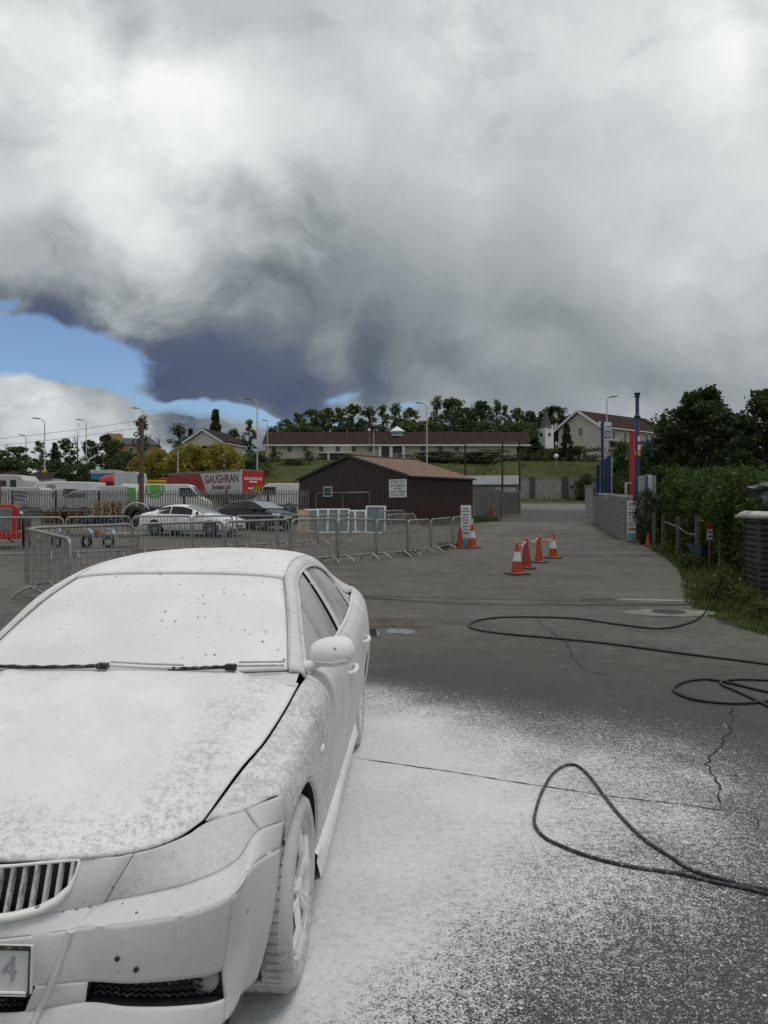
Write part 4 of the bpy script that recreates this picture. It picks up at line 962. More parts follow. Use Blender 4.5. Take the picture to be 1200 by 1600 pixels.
o = fk.build('foam_flecks', mat('loose_foam', (.74, .75, .75), .6, var=.08), clean=False, smooth=180); tag(o, 'loose flecks of white foam scattered over the tarmac', 'foam', kind='stuff')

# --- hoarding, gates, boards
def board_stand(px, d, w, h, yaw, label, lines, footcol, name='price_board'):
    e = empty(name, at(px, d), R(yaw), label, 'sign')
    m = MB(); m.box(-w / 2, w / 2, -.012, .012, .04, h); m.build('panel', M['white'], e, bevel=.004)
    m = MB(); m.box(-w / 2 + .004, w / 2 - .004, -.0155, -.0125, .05, h * .22); m.build('printed_foot', footcol, e)
    m = MB(); m.box(-w / 2 + .02, w / 2 - .02, -.16, .16, 0, .04); m.build('base', M['rubber'], e, bevel=.006)
    for (z0, z1, mm_, wd) in lines:
        m = MB(); rnd = random.Random(int(z0 * 999)); x = -w / 2 * wd
        while x < w / 2 * wd - .02:
            l = rnd.uniform(.03, .08); m.box(x, min(x + l, w / 2 * wd), -.0155, -.0125, z0 * h, z1 * h); x += l + .016
        m.build('printed_line', mm_, e)
    return e
ltblue = mat('light_blue_print', (.16, .38, .52), .5); darkp = mat('dark_print', (.05, .05, .07), .5)
board_stand(728, 27.6, .42, 1.52, -35, 'narrow white price board with pale blue foot beside two cones', [(.90, .93, M['navy'], .5), (.84, .87, M['red'], .85), (.76, .79, darkp, .7), (.70, .72, darkp, .6), (.64, .66, darkp, .7), (.57, .60, M['red'], .4), (.49, .51, darkp, .6), (.41, .43, darkp, .6), (.32, .36, M['red'], .5)], ltblue)
board_stand(987, 30.2, .40, 1.62, 12, 'tall white notice board with blue foot in front of the block wall', [(.93, .955, M['navy'], .6), (.885, .91, M['red'], .85), (.80, .83, M['grey'], .7), (.71, .735, darkp, .8), (.66, .68, darkp, .8), (.57, .59, darkp, .8), (.46, .48, darkp, .7), (.40, .42, darkp, .8), (.29, .34, M['maroon'], .75)], ltblue, 'notice_board')
# --- brown shed
def sheet_wall(a, b, z0f, ztop, parent, material, pitch=.25, step=1.0, depth=.03, name='cladding_sheet'):
    """profiled sheets from a to b; ztop(u) gives the top edge"""
    a = Vector(a); b = Vector(b); L = (b - a).length; t = (b - a).normalized(); n = Vector((t.y, -t.x, 0)); k = 0; x = 0.0
    while x < L - .01:
        x1 = min(x + step, L); pts = []; s_ = x
        us = []
        while s_ < x1 - 1e-4:
            for q, dd in ((0, 0), (.45, 0), (.55, 1), (.9, 1)):
                if s_ + q * pitch < x1: us.append((s_ + q * pitch, dd))
            s_ += pitch
        us.append((x1 - .002, 0)); rows = []
        for (s__, dd) in us:
            p = a + t * s__ + n * (depth * dd + .004 * (k % 2)); rows.append([(p.x, p.y, z0f), (p.x, p.y, ztop(s__ / L))])
        m = MB(); m.grid(rows); m.build(name, material, parent); x = x1; k += 1
brownmat = mat('shaded_brown_profiled_steel', (.034, .022, .018), .55, var=.15, vscale=1.5, dirt=.25, dirtcol=(.05, .04, .033))  # gable copy of the cladding, colour darkened as the side away from the sun
brownside = mat('sunlit_brown_profiled_steel', (.045, .025, .019), .5, var=.12, vscale=1.5, dirt=.2, dirtcol=(.05, .035, .028))  # same cladding on the sunward wall, the light put in as a brighter brown
roofmat = mat('weathered_brown_roof_sheet', (.175, .105, .072), .7, var=.14, vscale=2, dirt=.35, dirtcol=(.10, .065, .05))
P1 = Vector((1.3, 42, 0)); P0 = Vector((-5.35, 48.4, 0)); P2 = Vector((5.35, 46.3, 0)); P3 = P0 + (P2 - P1)
zb = gz(1.3, 42) - .15; ze = 3.50; za = 4.78
sh = empty('brown_shed', (0, 0, 0), 0, 'dark brown profiled steel shed with gable end and tan roof', 'shed')
gab = lambda u: ze + (za - ze) * (1 - abs(2 * u - 1))
sheet_wall(P0, P1, zb, gab, sh, brownmat); sheet_wall(P1, P2, zb, lambda u: ze, sh, brownside, pitch=.20)
m = MB(); q = [(P2, ze), (P3, ze)]; m.add([(P2.x, P2.y, zb), (P3.x, P3.y, zb), (P3.x, P3.y, ze), ((P2.x + P3.x) / 2, (P2.y + P3.y) / 2, za), (P2.x, P2.y, ze), (P0.x, P0.y, zb), (P0.x, P0.y, ze)], [(0, 1, 2, 3, 4), (1, 5, 6, 2)]); m.build('rear_wall', brownside, sh)
A1 = (P0 + P1) / 2; A2 = (P2 + P3) / 2; tv = (P2 - P1).normalized(); fv = (P1 - P0).normalized()
for (e0, e1, nm) in ((P1, P2, 'r'), (P0, P3, 'l')):
    n = 14; L = (e1 - e0).length
    out = fv if nm == 'r' else -fv
    for i in range(n):
        u0 = -.03 + 1.05 * i / n; u1 = -.03 + 1.05 * (i + .985) / n; rows = []
        for j in range(9):
            u = u0 + (u1 - u0) * j / 8; hgt = .022 if j % 4 in (1, 2) else 0
            lo_ = e0.lerp(e1, u) + out * .22; hi_ = A1.lerp(A2, u); rows.append([(lo_.x, lo_.y, ze + .02 + hgt - .06), (hi_.x, hi_.y, za + .05 + hgt)])
        m = MB(); m.grid(rows); m.build('roof_sheet', roofmat, sh)
m = MB(); m.bar((A1.x - tv.x * .3, A1.y - tv.y * .3, za + .08), (A2.x, A2.y, za + .08), .30, .05); m.build('ridge_cap', roofmat, sh)
m = MB(); g0 = P1 + fv * .22; g1 = P2 + fv * .22; m.bar((g0.x, g0.y, ze - .06), (g1.x, g1.y, ze - .06), .10, .09); m.build('gutter', M['black'], sh)
m = MB(); 
for (e0, e1) in (((P0 - fv * .2), A1), (A1, (P1 + fv * .2))):
    z0_ = ze - .03 if e0 is not A1 else za + .02; z1_ = za + .02 if e0 is not A1 else ze - .03
    m.bar((e0.x - tv.x * .16, e0.y - tv.y * .16, z0_), (e1.x - tv.x * .16, e1.y - tv.y * .16, z1_), .04, .14)
m.build('barge_board', M['black'], sh)
nrm = Vector((fv.y, -fv.x, 0))
def on_gable(px, py):
    """distance along the gable wall and height of a pixel"""
    for i in range(1000):
        u = i / 1000; p = P0.lerp(P1, u)
        if 600 + p.x * FPX / p.y >= px: break
    return u, zpx(py, p.y), p
fa = ang(P0, P1)
u, z_, p = on_gable(513.5, 768); wn_ = MB(); q = p + nrm * .045
win = empty('shed_window', (0, 0, 0)); bpy.data.objects.remove(win)
W_, H_ = .78, .62
m = MB()
for (x0, x1, z0, z1) in ((-W_ / 2, W_ / 2, H_ / 2 - .07, H_ / 2), (-W_ / 2, W_ / 2, -H_ / 2, -H_ / 2 + .07), (-W_ / 2, -W_ / 2 + .07, -H_ / 2 + .07, H_ / 2 - .07), (W_ / 2 - .07, W_ / 2, -H_ / 2 + .07, H_ / 2 - .07)): m.box(x0, x1, -.04, .04, z0, z1)
wf = m.build('window', M['palegrey'], sh, loc=(q.x, q.y, z_), rot=(0, 0, fa))
m = MB(); m.box(-W_ / 2 + .07, W_ / 2 - .07, -.008, .008, -H_ / 2 + .07, H_ / 2 - .07); m.build('pane', M['glass'], wf)
u, z_, p = on_gable(622.5, 763); q = p + nrm * .06
sg = empty('parking_sign', (q.x, q.y, z_ ), fa, 'white no parking sign with red and black lettering on the shed gable', 'sign')
m = MB(); m.box(-.66, .66, -.012, .012, -.50, .50); m.build('panel', M['white'], sg, bevel=.004)
signred = mat('sign_red_lettering', (.30, .03, .05), .5); signblk = mat('sign_dark_lettering', (.03, .04, .045), .5)
for txt, z__, sz, mm_, sx_ in (('STRICTLY', .34, .24, signred, 1.05), ('NO PARKING', .13, .17, signblk, 1.12), ('ON THIS', -.03, .15, signblk, 1.0), ('ROAD, THANK', -.19, .16, signblk, 1.05), ('DO NOT PARK', -.37, .16, signred, .95)):
    text_mesh(txt, sz, mm_, 'lettering', parent=sg, loc=(0, -.0135, z__), rot=(R(90), 0, 0), depth=.0015, sx=sx_, bold=.004)
# things leaning by the shed
def win_frame(px, d, w, h, yaw, lean, label, nb=1):
    e = empty('window_frame', at(px, d), 0, label, 'window frame', 'old window frames leaning by the shed'); e.rotation_euler = (R(lean), 0, R(yaw))
    t = .07; m = MB(); m.box(-w / 2, w / 2, -.03, .03, 0, t); m.box(-w / 2, w / 2, -.03, .03, h - t, h); m.box(-w / 2, -w / 2 + t, -.03, .03, t, h - t); m.box(w / 2 - t, w / 2, -.03, .03, t, h - t)
    for k in range(1, nb + 1): x = -w / 2 + w * k / (nb + 1); m.box(x - .04, x + .04, -.03, .03, t, h - t)
    m.build('frame', M['white'], e)
    for k in range(nb + 1):
        x0 = -w / 2 + w * k / (nb + 1) + .045; x1 = -w / 2 + w * (k + 1) / (nb + 1) - .045; m = MB(); m.box(x0, x1, -.006, .006, t, h - t); m.build('pane', mat('window_pane', (.13, .17, .18), .1, spec=.8) if 'wp' not in M else M['wp'], e)
M['wp'] = mat('grey_window_pane', (.13, .17, .18), .1, spec=.8)
win_frame(497, 36.0, 1.30, 1.12, 8, -16, 'white two-pane window frame leaning beside the plywood board')
win_frame(520, 35.3, 1.50, 1.16, -4, -14, 'white three-pane window frame leaning in front of the shed window', 2)
win_frame(556, 35.6, 1.05, 1.10, 10, -18, 'white narrow window frame in the middle of the leaning stack', 1)
win_frame(586, 35.2, .95, 1.28, -14, -8, 'tallest white door frame leaning at the end of the stack', 0)
m = MB(); m.box(-.28, .28, -.012, .012, 0, 1.1); o = m.build('plywood_board', M['palewood'], loc=at(475, 35.5)); o.rotation_euler = (R(-14), 0, R(12)); tag(o, 'bare plywood board leaning beside the window frames', 'board')
e = empty('tube_frame', at(494, 38.2), R(-2), 'tall thin steel tube frame standing against the shed gable', 'frame')
m = MB(); m.tube([(0, 0, 0), (0, 0, 1.65), (.06, 0, 1.78), (2.6, 0, 1.82), (2.66, 0, 1.7), (2.66, 0, 0)], .022, 6); m.build('hoop', M['darkgalv'], e, smooth=60)
m = MB(); m.tube([(1.33, 0, 0), (1.33, 0, 1.8)], .018, 6); m.build('upright', M['darkgalv'], e, smooth=60)
barrier(at(598, 33.5), at(636, 34.5), 'loose crowd barrier propped behind the row next to the window frames', None, -10); barrier(at(618, 35.0), at(660, 35.8), 'loose crowd barrier slumped by the shed corner', None, -38)
# --- hoarding and mesh gate past the shed
ho = empty('site_hoarding', (0, 0, 0), 0, 'grey corrugated sheet hoarding between the shed and the mesh gate', 'fence')
greysheet = mat('dull_grey_corrugated_sheet', (.17, .17, .165), .55, .2, .2, .8, dirt=.45, dirtcol=(.10, .09, .075))
ha, hb_ = at(741, 46.5), at(786, 50.5); zt_ = zpx(766, 48)
sheet_wall((ha.x, ha.y, 0), (hb_.x, hb_.y, 0), ha.z - .1, lambda u: zt_ + .1 * math.sin(u * 9), ho, greysheet, pitch=.16, step=.9, depth=.03, name='corrugated_sheet')
mg = empty('mesh_gate', at(785, 50.2), 0, 'pale galvanised mesh gate panel at the yard entrance', 'gate'); b_ = at(813, 51.8); mg.rotation_euler.z = ang(mg.location, b_); LL_ = (b_ - mg.location).length
m = MB(); m.bar((0, 0, .05), (0, 0, 1.65), .06); m.bar((LL_, 0, .05), (LL_, 0, 1.65), .06); m.bar((0, 0, 1.62), (LL_, 0, 1.62), .05); m.bar((0, 0, .08), (LL_, 0, .08), .05); m.build('gate_frame', M['galv'], mg)
m = MB()
for k in range(1, 14): m.bar((LL_ * k / 14, 0, .1), (LL_ * k / 14, 0, 1.6), .012)
for k in range(1, 9): m.bar((0, 0, .1 + 1.5 * k / 9), (LL_, 0, .1 + 1.5 * k / 9), .02)
m.build('mesh', M['galv'], mg)
m = MB(); m.box(.1, LL_ - .1, .03, .045, .12, 1.55); m.build('sheet_backing', greysheet, mg)
wk = empty('white_kiosk', at(770, 58), R(-4), 'low flat-roofed kiosk with white fascia behind the hoarding', 'kiosk')
m = MB(); m.box(-2.0, 2.0, 0, 2.6, -.4, 1.9); m.build('wall', M['concrete'], wk); m = MB(); m.box(-2.2, 2.0, -.25, 2.8, 1.95, 2.62); m.build('fascia', M['white'], wk, bevel=.01)
m = MB(); m.box(.2, 1.7, -.02, .04, .9, 1.75); m.build('hatch', M['palegrey'], wk)
nf = empty('netting_frame', at(727, 54), 0, 'tall goal-like frame of dark poles with thin rails beyond the hoarding', 'frame'); o0 = at(727, 54)
for (px, d, py) in ((727, 54, 694), (785, 55, 690), (812, 53, 686)):
    p = at(px, d); m = MB(); m.tube([p - o0 - Vector((0, 0, .2)), Vector((p.x, p.y, zpx(py, d))) - o0], [.075, .06], 8); m.build('pole', M['darkpole'], nf, smooth=60)
for (a_, b_, py) in (((727, 54), (785, 55), 694), ((785, 55), (812, 53), 692), ((727, 54), (785, 55), 706), ((785, 55), (812, 53), 733)):
    p = at(*a_); q = at(*b_); m = MB(); m.tube([Vector((p.x, p.y, zpx(py, p.y))) - o0, Vector((q.x, q.y, zpx(py, q.y))) - o0], .022, 6); m.build('rail', M['darkgalv'], nf)
# --- right-hand block wall and the sign cluster
wl = empty('block_wall', (0, 0, 0), 0, 'grey concrete block wall along the driveway under the signs', 'wall')
wa = Vector((9.85, 31.0, 0)); wb_ = Vector((12.1, 44.0, 0)); wt_ = (wb_ - wa).normalized(); wnm = Vector((wt_.y, -wt_.x, 0)); WL = (wb_ - wa).length
rows = []
for i in range(27):
    p = wa.lerp(wb_, i / 26); h = 1.86 - .18 * i / 26; g0 = gz(p.x, p.y) - .1; q = p + wnm * .17; p2 = p + wnm * .012
    rows.append([(p2.x, p2.y, g0), (p2.x, p2.y, g0 + h + .09), (q.x, q.y, g0 + h + .09), (q.x, q.y, g0)])
m = MB(); m.grid(rows); m.add([rows[0][0], rows[0][1], rows[0][2], rows[0][3]], [(0, 1, 2, 3)]); m.build('mortar_core', M['concrete'], wl)
blk = MB(); blk.box(0, .435, 0, .14, 0, .212); blkme = blk.mesh('block', mat('weathered_concrete_block', (.215, .205, .185), .9, var=.2, vscale=1.7, bump=.5, bscale=25, dirt=.55, dirtcol=(.10, .095, .08), coord='Object'), bevel=.006)
rnd = random.Random(3); wang = math.atan2(wt_.y, wt_.x)
for r_ in range(8):
    off = -.22 if r_ % 2 else 0.0; x = off
    while x < WL - .3:
        u = max(x, 0) / WL; p = wa + wt_ * max(x, 0); g0 = gz(p.x, p.y) - .02; top = g0 + 1.78 - .18 * u; z = g0 + r_ * .222
        if z + .212 < top + .06:
            b_ = link('block', blkme, wl, (p.x, p.y, z)); b_.rotation_euler = (0, 0, wang + rnd.gauss(0, .003)); b_.location += wnm * rnd.uniform(-.003, .004)
            if x < 0: b_.scale = (.48, 1, 1)
        x += .445
m = MB()
for i in range(9):
    p = wa.lerp(wb_, i / 9); q = wa.lerp(wb_, (i + .97) / 9); zc = gz(p.x, p.y) + 1.79 - .18 * i / 9; m.bar((p.x + wnm.x * .08, p.y + wnm.y * .08, zc), (q.x + wnm.x * .08, q.y + wnm.y * .08, gz(q.x, q.y) + 1.79 - .18 * (i + 1) / 9), .22, .05)
m.build('coping', M['palegrey'], wl)
gp = empty('gate_pillar', at(920, 49), R(-20), 'plain grey slab gate pillar at the far end of the block wall', 'pillar'); m = MB(); m.box(-.22, .25, -.2, .2, -.1, 1.95); m.build('shaft', M['grey'], gp, bevel=.01); m = MB(); m.box(-.26, .29, -.24, .24, 1.95, 2.02); m.build('cap', M['concrete'], gp, bevel=.01)
def flatpost(px, d, ytop, w, dep, material, label, ybot=None, name='sign_post', yaw=0):
    p = at(px, d); z1 = zpx(ytop, d); m = MB(); m.box(-w / 2, w / 2, -dep / 2, dep / 2, -.1, z1 - p.z); o = m.build(name, material, loc=p, bevel=.01, rot=(0, 0, R(yaw))); return tag(o, label, 'post')
bs = empty('garage_sign', at(941.5, 41.5), 0, 'tall blue post carrying a white sign with navy lettering above the block wall', 'sign'); p = at(941.5, 41.5); zt = zpx(660, 41.5) - p.z; zb2 = zpx(688, 41.5) - p.z
m = MB(); m.box(-.09, .05, -.06, .06, -.1, zt + .02); m.build('post', M['blue'], bs, bevel=.01)
m = MB(); m.box(.06, .46, -.05, .05, zb2, zt); pn = m.build('panel', M['white'], bs, bevel=.01)
text_mesh('TOP', .17, M['navy'], 'lettering', parent=bs, loc=(.26, -.053, zt - .26), rot=(R(90), 0, 0), depth=.002, bold=.006)
m = MB(); m.box(.09, .43, -.054, -.051, zt - .42, zt - .385); m.build('red_line', M['red'], bs)
for z0 in (zt - .64, zt - .88): m = MB(); m.box(.10, .42, -.054, -.051, z0, z0 + .17); m.build('navy_strip', M['navy'], bs); m = MB(); m.box(.16, .36, -.057, -.0545, z0 + .06, z0 + .11); m.build('strip_lettering', M['white'], bs)
m = MB(); m.lathe([(0, .09), (.06, .07), (.08, 0), (.05, -.06), (0, -.07)], 12, 'z', (-.16, 0, zt - .05)); m.build('lamp', M['white'], bs, smooth=60)
flatpost(934, 42.5, 726, .16, .12, M['blue'], 'dark blue flat post beside the tall sign post above the wall', yaw=8)
flatpost(946.5, 40.8, 716, .12, .12, M['blue'], 'narrow blue post between the sign post and the pale-edged blue post')
o = flatpost(951.5, 40.2, 712, .20, .10, M['blue'], 'broad blue post with pale edge at the near side of the blue group'); m = MB(); m.box(.104, .15, -.04, .04, 1.2, zpx(712, 40.2) - at(951.5, 40.2).z - .1); m.build('pale_edge', M['palegrey'], o)
rb_ = empty('red_totem', at(987.5, 33.5), R(-14), 'tall red totem panel with white and yellow panel behind the block wall', 'sign'); p = at(987.5, 33.5); zt = zpx(675, 33.5) - p.z
m = MB(); m.box(-.11, .10, -.05, .05, 1.1, zt); m.build('red_panel', M['red'], rb_, bevel=.008); m = MB(); m.box(-.05, .05, -.04, .04, -.1, 1.1); m.build('leg', M['grey'], rb_)
m = MB(); m.box(.22, .36, .10, .16, zt - 1.05, zt - .05); m.build('white_panel', M['red'], rb_, bevel=.004)
for z0, mm_ in ((zt - .40, M['white']), (zt - .78, M['white']), (zt - 1.03, M['yellow'])): m = MB(); m.box(.235, .345, .094, .0995, z0, z0 + .22); m.build('patch', mm_, rb_)
m = MB(); m.box(.115, .16, -.04, .04, zt - 1.0, zt - .85); m.build('yellow_mark', M['yellow'], rb_)
bp_ = empty('blue_mast', at(995.5, 33.8), 0, 'tall navy blue mast with capped top and side arm behind the wall', 'mast'); p = at(995.5, 33.8); zt = zpx(614, 33.8) - p.z
m = MB(); m.tube([(0, 0, 0), (0, 0, zt - 1.0), (0, 0, zt - .98), (0, 0, zt - .2)], [.11, .10, .085, .08], 12); m.build('pole', M['blue'], bp_, smooth=40)
m = MB(); m.lathe([(.10, zt - 1.12), (.14, zt - 1.08), (.14, zt - 1.02), (.10, zt - .98)], 14); m.lathe([(.08, zt - .22), (.13, zt - .18), (.10, zt - .1), (.13, zt - .05), (.13, zt), (0, zt + .01)], 14); m.build('collar', M['black'], bp_, smooth=40)
m = MB(); z_ = zpx(692, 33.8) - p.z; m.box(.05, .68, -.05, .05, z_ - .05, z_ + .05); m.tube([(.66, 0, z_ - .6), (.66, 0, zt - 1.9)], .03, 8); m.build('arm', M['blue'], bp_)
for (px, w_, mm_, lab) in ((1002, .16, M['grey'], 'dull grey upright panel edge in the stack behind the red totem'), (1007.5, .14, mat('slate_blue_panel', (.08, .10, .18), .5), 'slate blue upright panel in the stack behind the red totem'), (1013, .17, M['palegrey'], 'pale upright panel in the stack behind the red totem'), (1019.5, .18, mat('grey_green_panel', (.26, .29, .26), .5), 'grey green upright panel nearest the hedge in the stack')):
    p = at(px, 32.5); z1 = zpx(742, 32.5) - p.z; m = MB(); m.box(-w_ / 2, w_ / 2, -.2, .2, 0, z1 - random.uniform(0, .1)); o = m.build('stacked_panel', mm_, loc=p, bevel=.006); tag(o, lab, 'panel')
hr_ = empty('handrail', at(977, 33), R(40), 'white tubular handrail on the wall end beside the red totem', 'handrail'); z_ = zpx(772, 33) - at(977, 33).z; m = MB(); m.tube([(0, 0, z_), (0, 0, z_ + .42), (.06, 0, z_ + .48), (.50, 0, z_ + .48)], .022, 6); m.tube([(.12, 0, z_), (.12, 0, z_ + .48)], .022, 6); m.build('rail', M['palegrey'], hr_, smooth=60)
# --- verge: fence posts, notice, wheelbarrow, cage
gf = 'concrete fence posts along the verge'
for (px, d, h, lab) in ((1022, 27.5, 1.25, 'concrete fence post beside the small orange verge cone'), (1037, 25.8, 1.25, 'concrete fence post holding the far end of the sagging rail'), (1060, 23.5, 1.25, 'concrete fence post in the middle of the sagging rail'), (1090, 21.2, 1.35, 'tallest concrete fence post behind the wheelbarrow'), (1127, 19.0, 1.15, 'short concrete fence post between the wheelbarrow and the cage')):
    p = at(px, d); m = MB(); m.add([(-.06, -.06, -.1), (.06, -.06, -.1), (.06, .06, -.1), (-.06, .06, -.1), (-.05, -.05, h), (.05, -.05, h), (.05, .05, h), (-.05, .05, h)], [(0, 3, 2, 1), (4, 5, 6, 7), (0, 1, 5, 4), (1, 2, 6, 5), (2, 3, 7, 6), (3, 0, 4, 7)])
    o = m.build('fence_post', M['shadedpost'], loc=p, bevel=.008); tag(o, lab, 'post', gf)
m = MB(); g = curve([at(1037, 25.8) + Vector((0, 0, 1.0)), at(1044, 25.2) + Vector((0, 0, .98)), at(1060, 23.5) + Vector((0, -.06, .92)), at(1072, 22.6) + Vector((0, 0, .80)), at(1090, 21.2) + Vector((0, -.06, .80))]); o0 = g(0); m.tube([g(i / 24) - o0 for i in range(25)], .018, 5); o = m.build('sagging_rail', M['darkgalv'], loc=o0); tag(o, 'pale sagging rail hung between the concrete fence posts', 'rail')  # rail takes a darker steel to stand in for the hedge shade
m = MB(); m.tube([(0, 0, 0), (.9, -1.2, .02), (1.5, -2.2, -.03)], .02, 6); o = m.build('top_rail', M['darkgalv'], loc=at(1092, 21.0) + Vector((0, 0, 1.2))); tag(o, 'grey tube rail on top of the post behind the wheelbarrow', 'rail')
ns = empty('warning_notice', at(1109, 19.2), R(-10), 'small red and white notice fixed above the wheelbarrow', 'sign'); p = at(1109, 19.2); z1 = zpx(815, 19.2) - p.z; z0 = zpx(843, 19.2) - p.z
m = MB(); m.box(-.065, .065, -.008, .008, z0, z0 + (z1 - z0) * .58); m.build('white_panel', M['palegrey'], ns); m = MB(); m.box(-.055, .065, -.008, .008, z0 + (z1 - z0) * .60, z1); m.build('red_panel', M['red'], ns); m = MB(); m.box(-.02, .02, .01, .04, 0, z1); m.build('stake', M['wood'], ns)
for kk_ in (.12, .36): m = MB(); m.box(-.045, .045, -.011, -.0085, z0 + (z1 - z0) * kk_, z0 + (z1 - z0) * (kk_ + .10)); m.build('print_block', darkp, ns)
wbm = mat('teal_barrow_tray', (.035, .085, .105), .5, var=.15, dirt=.35, dirtcol=(.05, .055, .05))
wb2 = empty('wheelbarrow', at(1100, 19.9), R(18), 'teal wheelbarrow parked on the verge in front of the hedge', 'wheelbarrow')
T0 = [(-.33, -.26, .62), (.36, -.26, .58), (.36, .26, .58), (-.33, .26, .62)]; B0 = [(-.20, -.17, .32), (.24, -.17, .30), (.24, .17, .30), (-.20, .17, .32)]
m = MB(); inn = [(x * .94, y * .92, z - .0) for x, y, z in T0]; inb = [(x * .94, y * .92, z + .02) for x, y, z in B0]
m.add(T0 + B0 + inn + inb, [(4, 5, 1, 0), (5, 6, 2, 1), (6, 7, 3, 2), (7, 4, 0, 3), (7, 6, 5, 4), (8, 9, 13, 12), (9, 10, 14, 13), (10, 11, 15, 14), (11, 8, 12, 15), (12, 13, 14, 15), (0, 1, 9, 8), (1, 2, 10, 9), (2, 3, 11, 10), (3, 0, 8, 11)]); m.build('tray', wbm, wb2)
for s in (-1, 1):
    m = MB(); m.tube([(-.52, .03 * s, .2), (-.2, .16 * s, .29), (.3, .20 * s, .27), (.85, .28 * s, .52)], .016, 6); m.build('handle', M['darkgalv'], wb2, smooth=60)
    m = MB(); m.tube([(.12, .19 * s, .28), (.20, .21 * s, 0.01), (.34, .21 * s, 0.01), (.30, .20 * s, .27)], .014, 6); m.build('leg', M['darkgalv'], wb2, smooth=60)
m = MB(); m.lathe([(.10, -.03), (.17, -.035), (.19, 0), (.17, .035), (.10, .03)], 18, 'y', (-.55, 0, .19)); m.build('wheel', M['rubber'], wb2, smooth=60)
cg = empty('steel_cage', Vector((6.45, 13.2, gz(6.45, 13.2))), R(-14), 'dark steel mesh cage with louvred sides at the edge of the weeds', 'cage')
dk_ = mat('dark_weathered_steel', (.055, .057, .06), .5, .4, .25, 5, dirt=.4)
for (x, y) in ((0, 0), (1.3, 0), (0, 1.1), (1.3, 1.1)): m = MB(); m.box(x - .025, x + .025, y - .025, y + .025, -.05, 1.48); m.build('corner_post', dk_, cg)
for (a_, b_) in (((0, 0), (1.3, 0)), ((0, 0), (0, 1.1)), ((1.3, 0), (1.3, 1.1)), ((0, 1.1), (1.3, 1.1))):
    for k in range(14):
        z = .10 + k * .10; m = MB(); m.bar((a_[0], a_[1], z), (b_[0], b_[1], z + .0), .012, .045 if k % 3 else .07); m.build('slat', dk_, cg)
    m = MB()
    for k in range(1, 9): m.bar((a_[0] + (b_[0] - a_[0]) * k / 9, a_[1] + (b_[1] - a_[1]) * k / 9, .02), (a_[0] + (b_[0] - a_[0]) * k / 9, a_[1] + (b_[1] - a_[1]) * k / 9, 1.45), .014)
    m.build('wire_mesh', dk_, cg)
m = MB(); m.box(.08, 1.22, .08, 1.02, .05, 1.40); m.build('dark_load', M['black'], cg)
m = MB(); m.bar((.38, -.06, .70), (.62, -.07, .92), .03, .05); m.build('pale_strut', M['palegrey'], cg)
rows = []; rnd = random.Random(9)
for i in range(15):
    row = []
    for j in range(11):
        x = -.16 + 1.75 * i / 14; y = -.14 + 1.4 * j / 10; e_ = min(i, 14 - i, j, 10 - j); row.append((x, y, 1.565 - (.07 if e_ == 0 else 0) + .02 * mnoise.noise((x * 3, y * 3, 1)) + .012 * rnd.random()))
    rows.append(row)
m = MB(); m.grid(rows); o = m.build('white_sheet', mat('grubby_white_sheet', (.50, .49, .46), .7, var=.2, vscale=5, dirt=.4, dirtcol=(.22, .20, .17)), smooth=60, loc=cg.location, rot=(0, 0, R(-14))); tag(o, 'grubby white sheet draped over the top of the steel cage', 'sheet'); md = o.modifiers.new('t', 'SOLIDIFY'); md.thickness = .07
def lump(name, c, r, material, label, cat, seed=1, k=.18):
    m = MB(); P = []
    for i in range(17):
        a = math.pi * i / 16; row = []
        for j in range(25):
            b = 2 * math.pi * j / 24; v = Vector((math.sin(a) * math.cos(b), math.sin(a) * math.sin(b), math.cos(a))); q = 1 + k * mnoise.noise(v * 1.6 + Vector((seed, 0, 0))) + k * .4 * mnoise.noise(v * 5); row.append((v.x * r[0] * q, v.y * r[1] * q, max(v.z * r[2] * q, -r[2] * .8)))
        P.append(row)
    m.grid(P); o = m.build(name, material, smooth=60, weld=.001, loc=c); return tag(o, label, cat)
bag = mat('glossy_black_plastic_sheet', (.008, .008, .009), .25, var=.3, spec=.7)
lump('black_bag', Vector((6.98, 13.5, gz(7, 13) + 1.84)), (.48, .42, .34), bag, 'shiny black plastic bag heaped on the white sheet of the cage', 'bag', 3, .5)
m = MB(); m.bar((0, 0, .03), (.6, -.35, .10), .05, .03); o = m.build('timber_offcut', M['palewood'], loc=at(1138, 15.0)); tag(o, 'pale timber offcut lying beside the foot of the cage', 'timber')

# ------------------------------------------------------------------ vehicles and clutter in the yard on the left
def wheel_set(r, w, rimmat=None, spokes=10):
    t = MB(); t.lathe([(r * .62, -w / 2), (r * .80, -w / 2 - .004), (r * .95, -w / 2 + .01), (r, -w / 2 + .04), (r, w / 2 - .04), (r * .95, w / 2 - .01), (r * .80, w / 2 + .004), (r * .62, w / 2)], 28, 'x'); ty = t.mesh('tyre', M['rubber'], 50)
    m = MB(); m.lathe([(r * .62, -w / 2 + .01), (r * .58, 0), (r * .60, w / 2 - .03), (r * .655, w / 2 - .004)], 28, 'x')
    m.lathe([(0, w / 2 - .03), (r * .16, w / 2 - .025), (r * .2, w / 2 - .05)], 14, 'x')
    for k in range(spokes):
        a = 2 * math.pi * k / spokes; m.bar((w / 2 - .035, r * .12 * math.cos(a), r * .12 * math.sin(a)), (w / 2 - .02, r * .62 * math.cos(a + .06), r * .62 * math.sin(a + .06)), .025, r * .12, up=(1, 0, 0))
    ri_ = m.mesh('rim', rimmat or M['alloy'], 50)
    b = MB(); b.lathe([(0, 0), (r * .56, 0)], 20, 'x'); bk_ = b.mesh('brake_shadow', M['black'])
    return ty, ri_, bk_
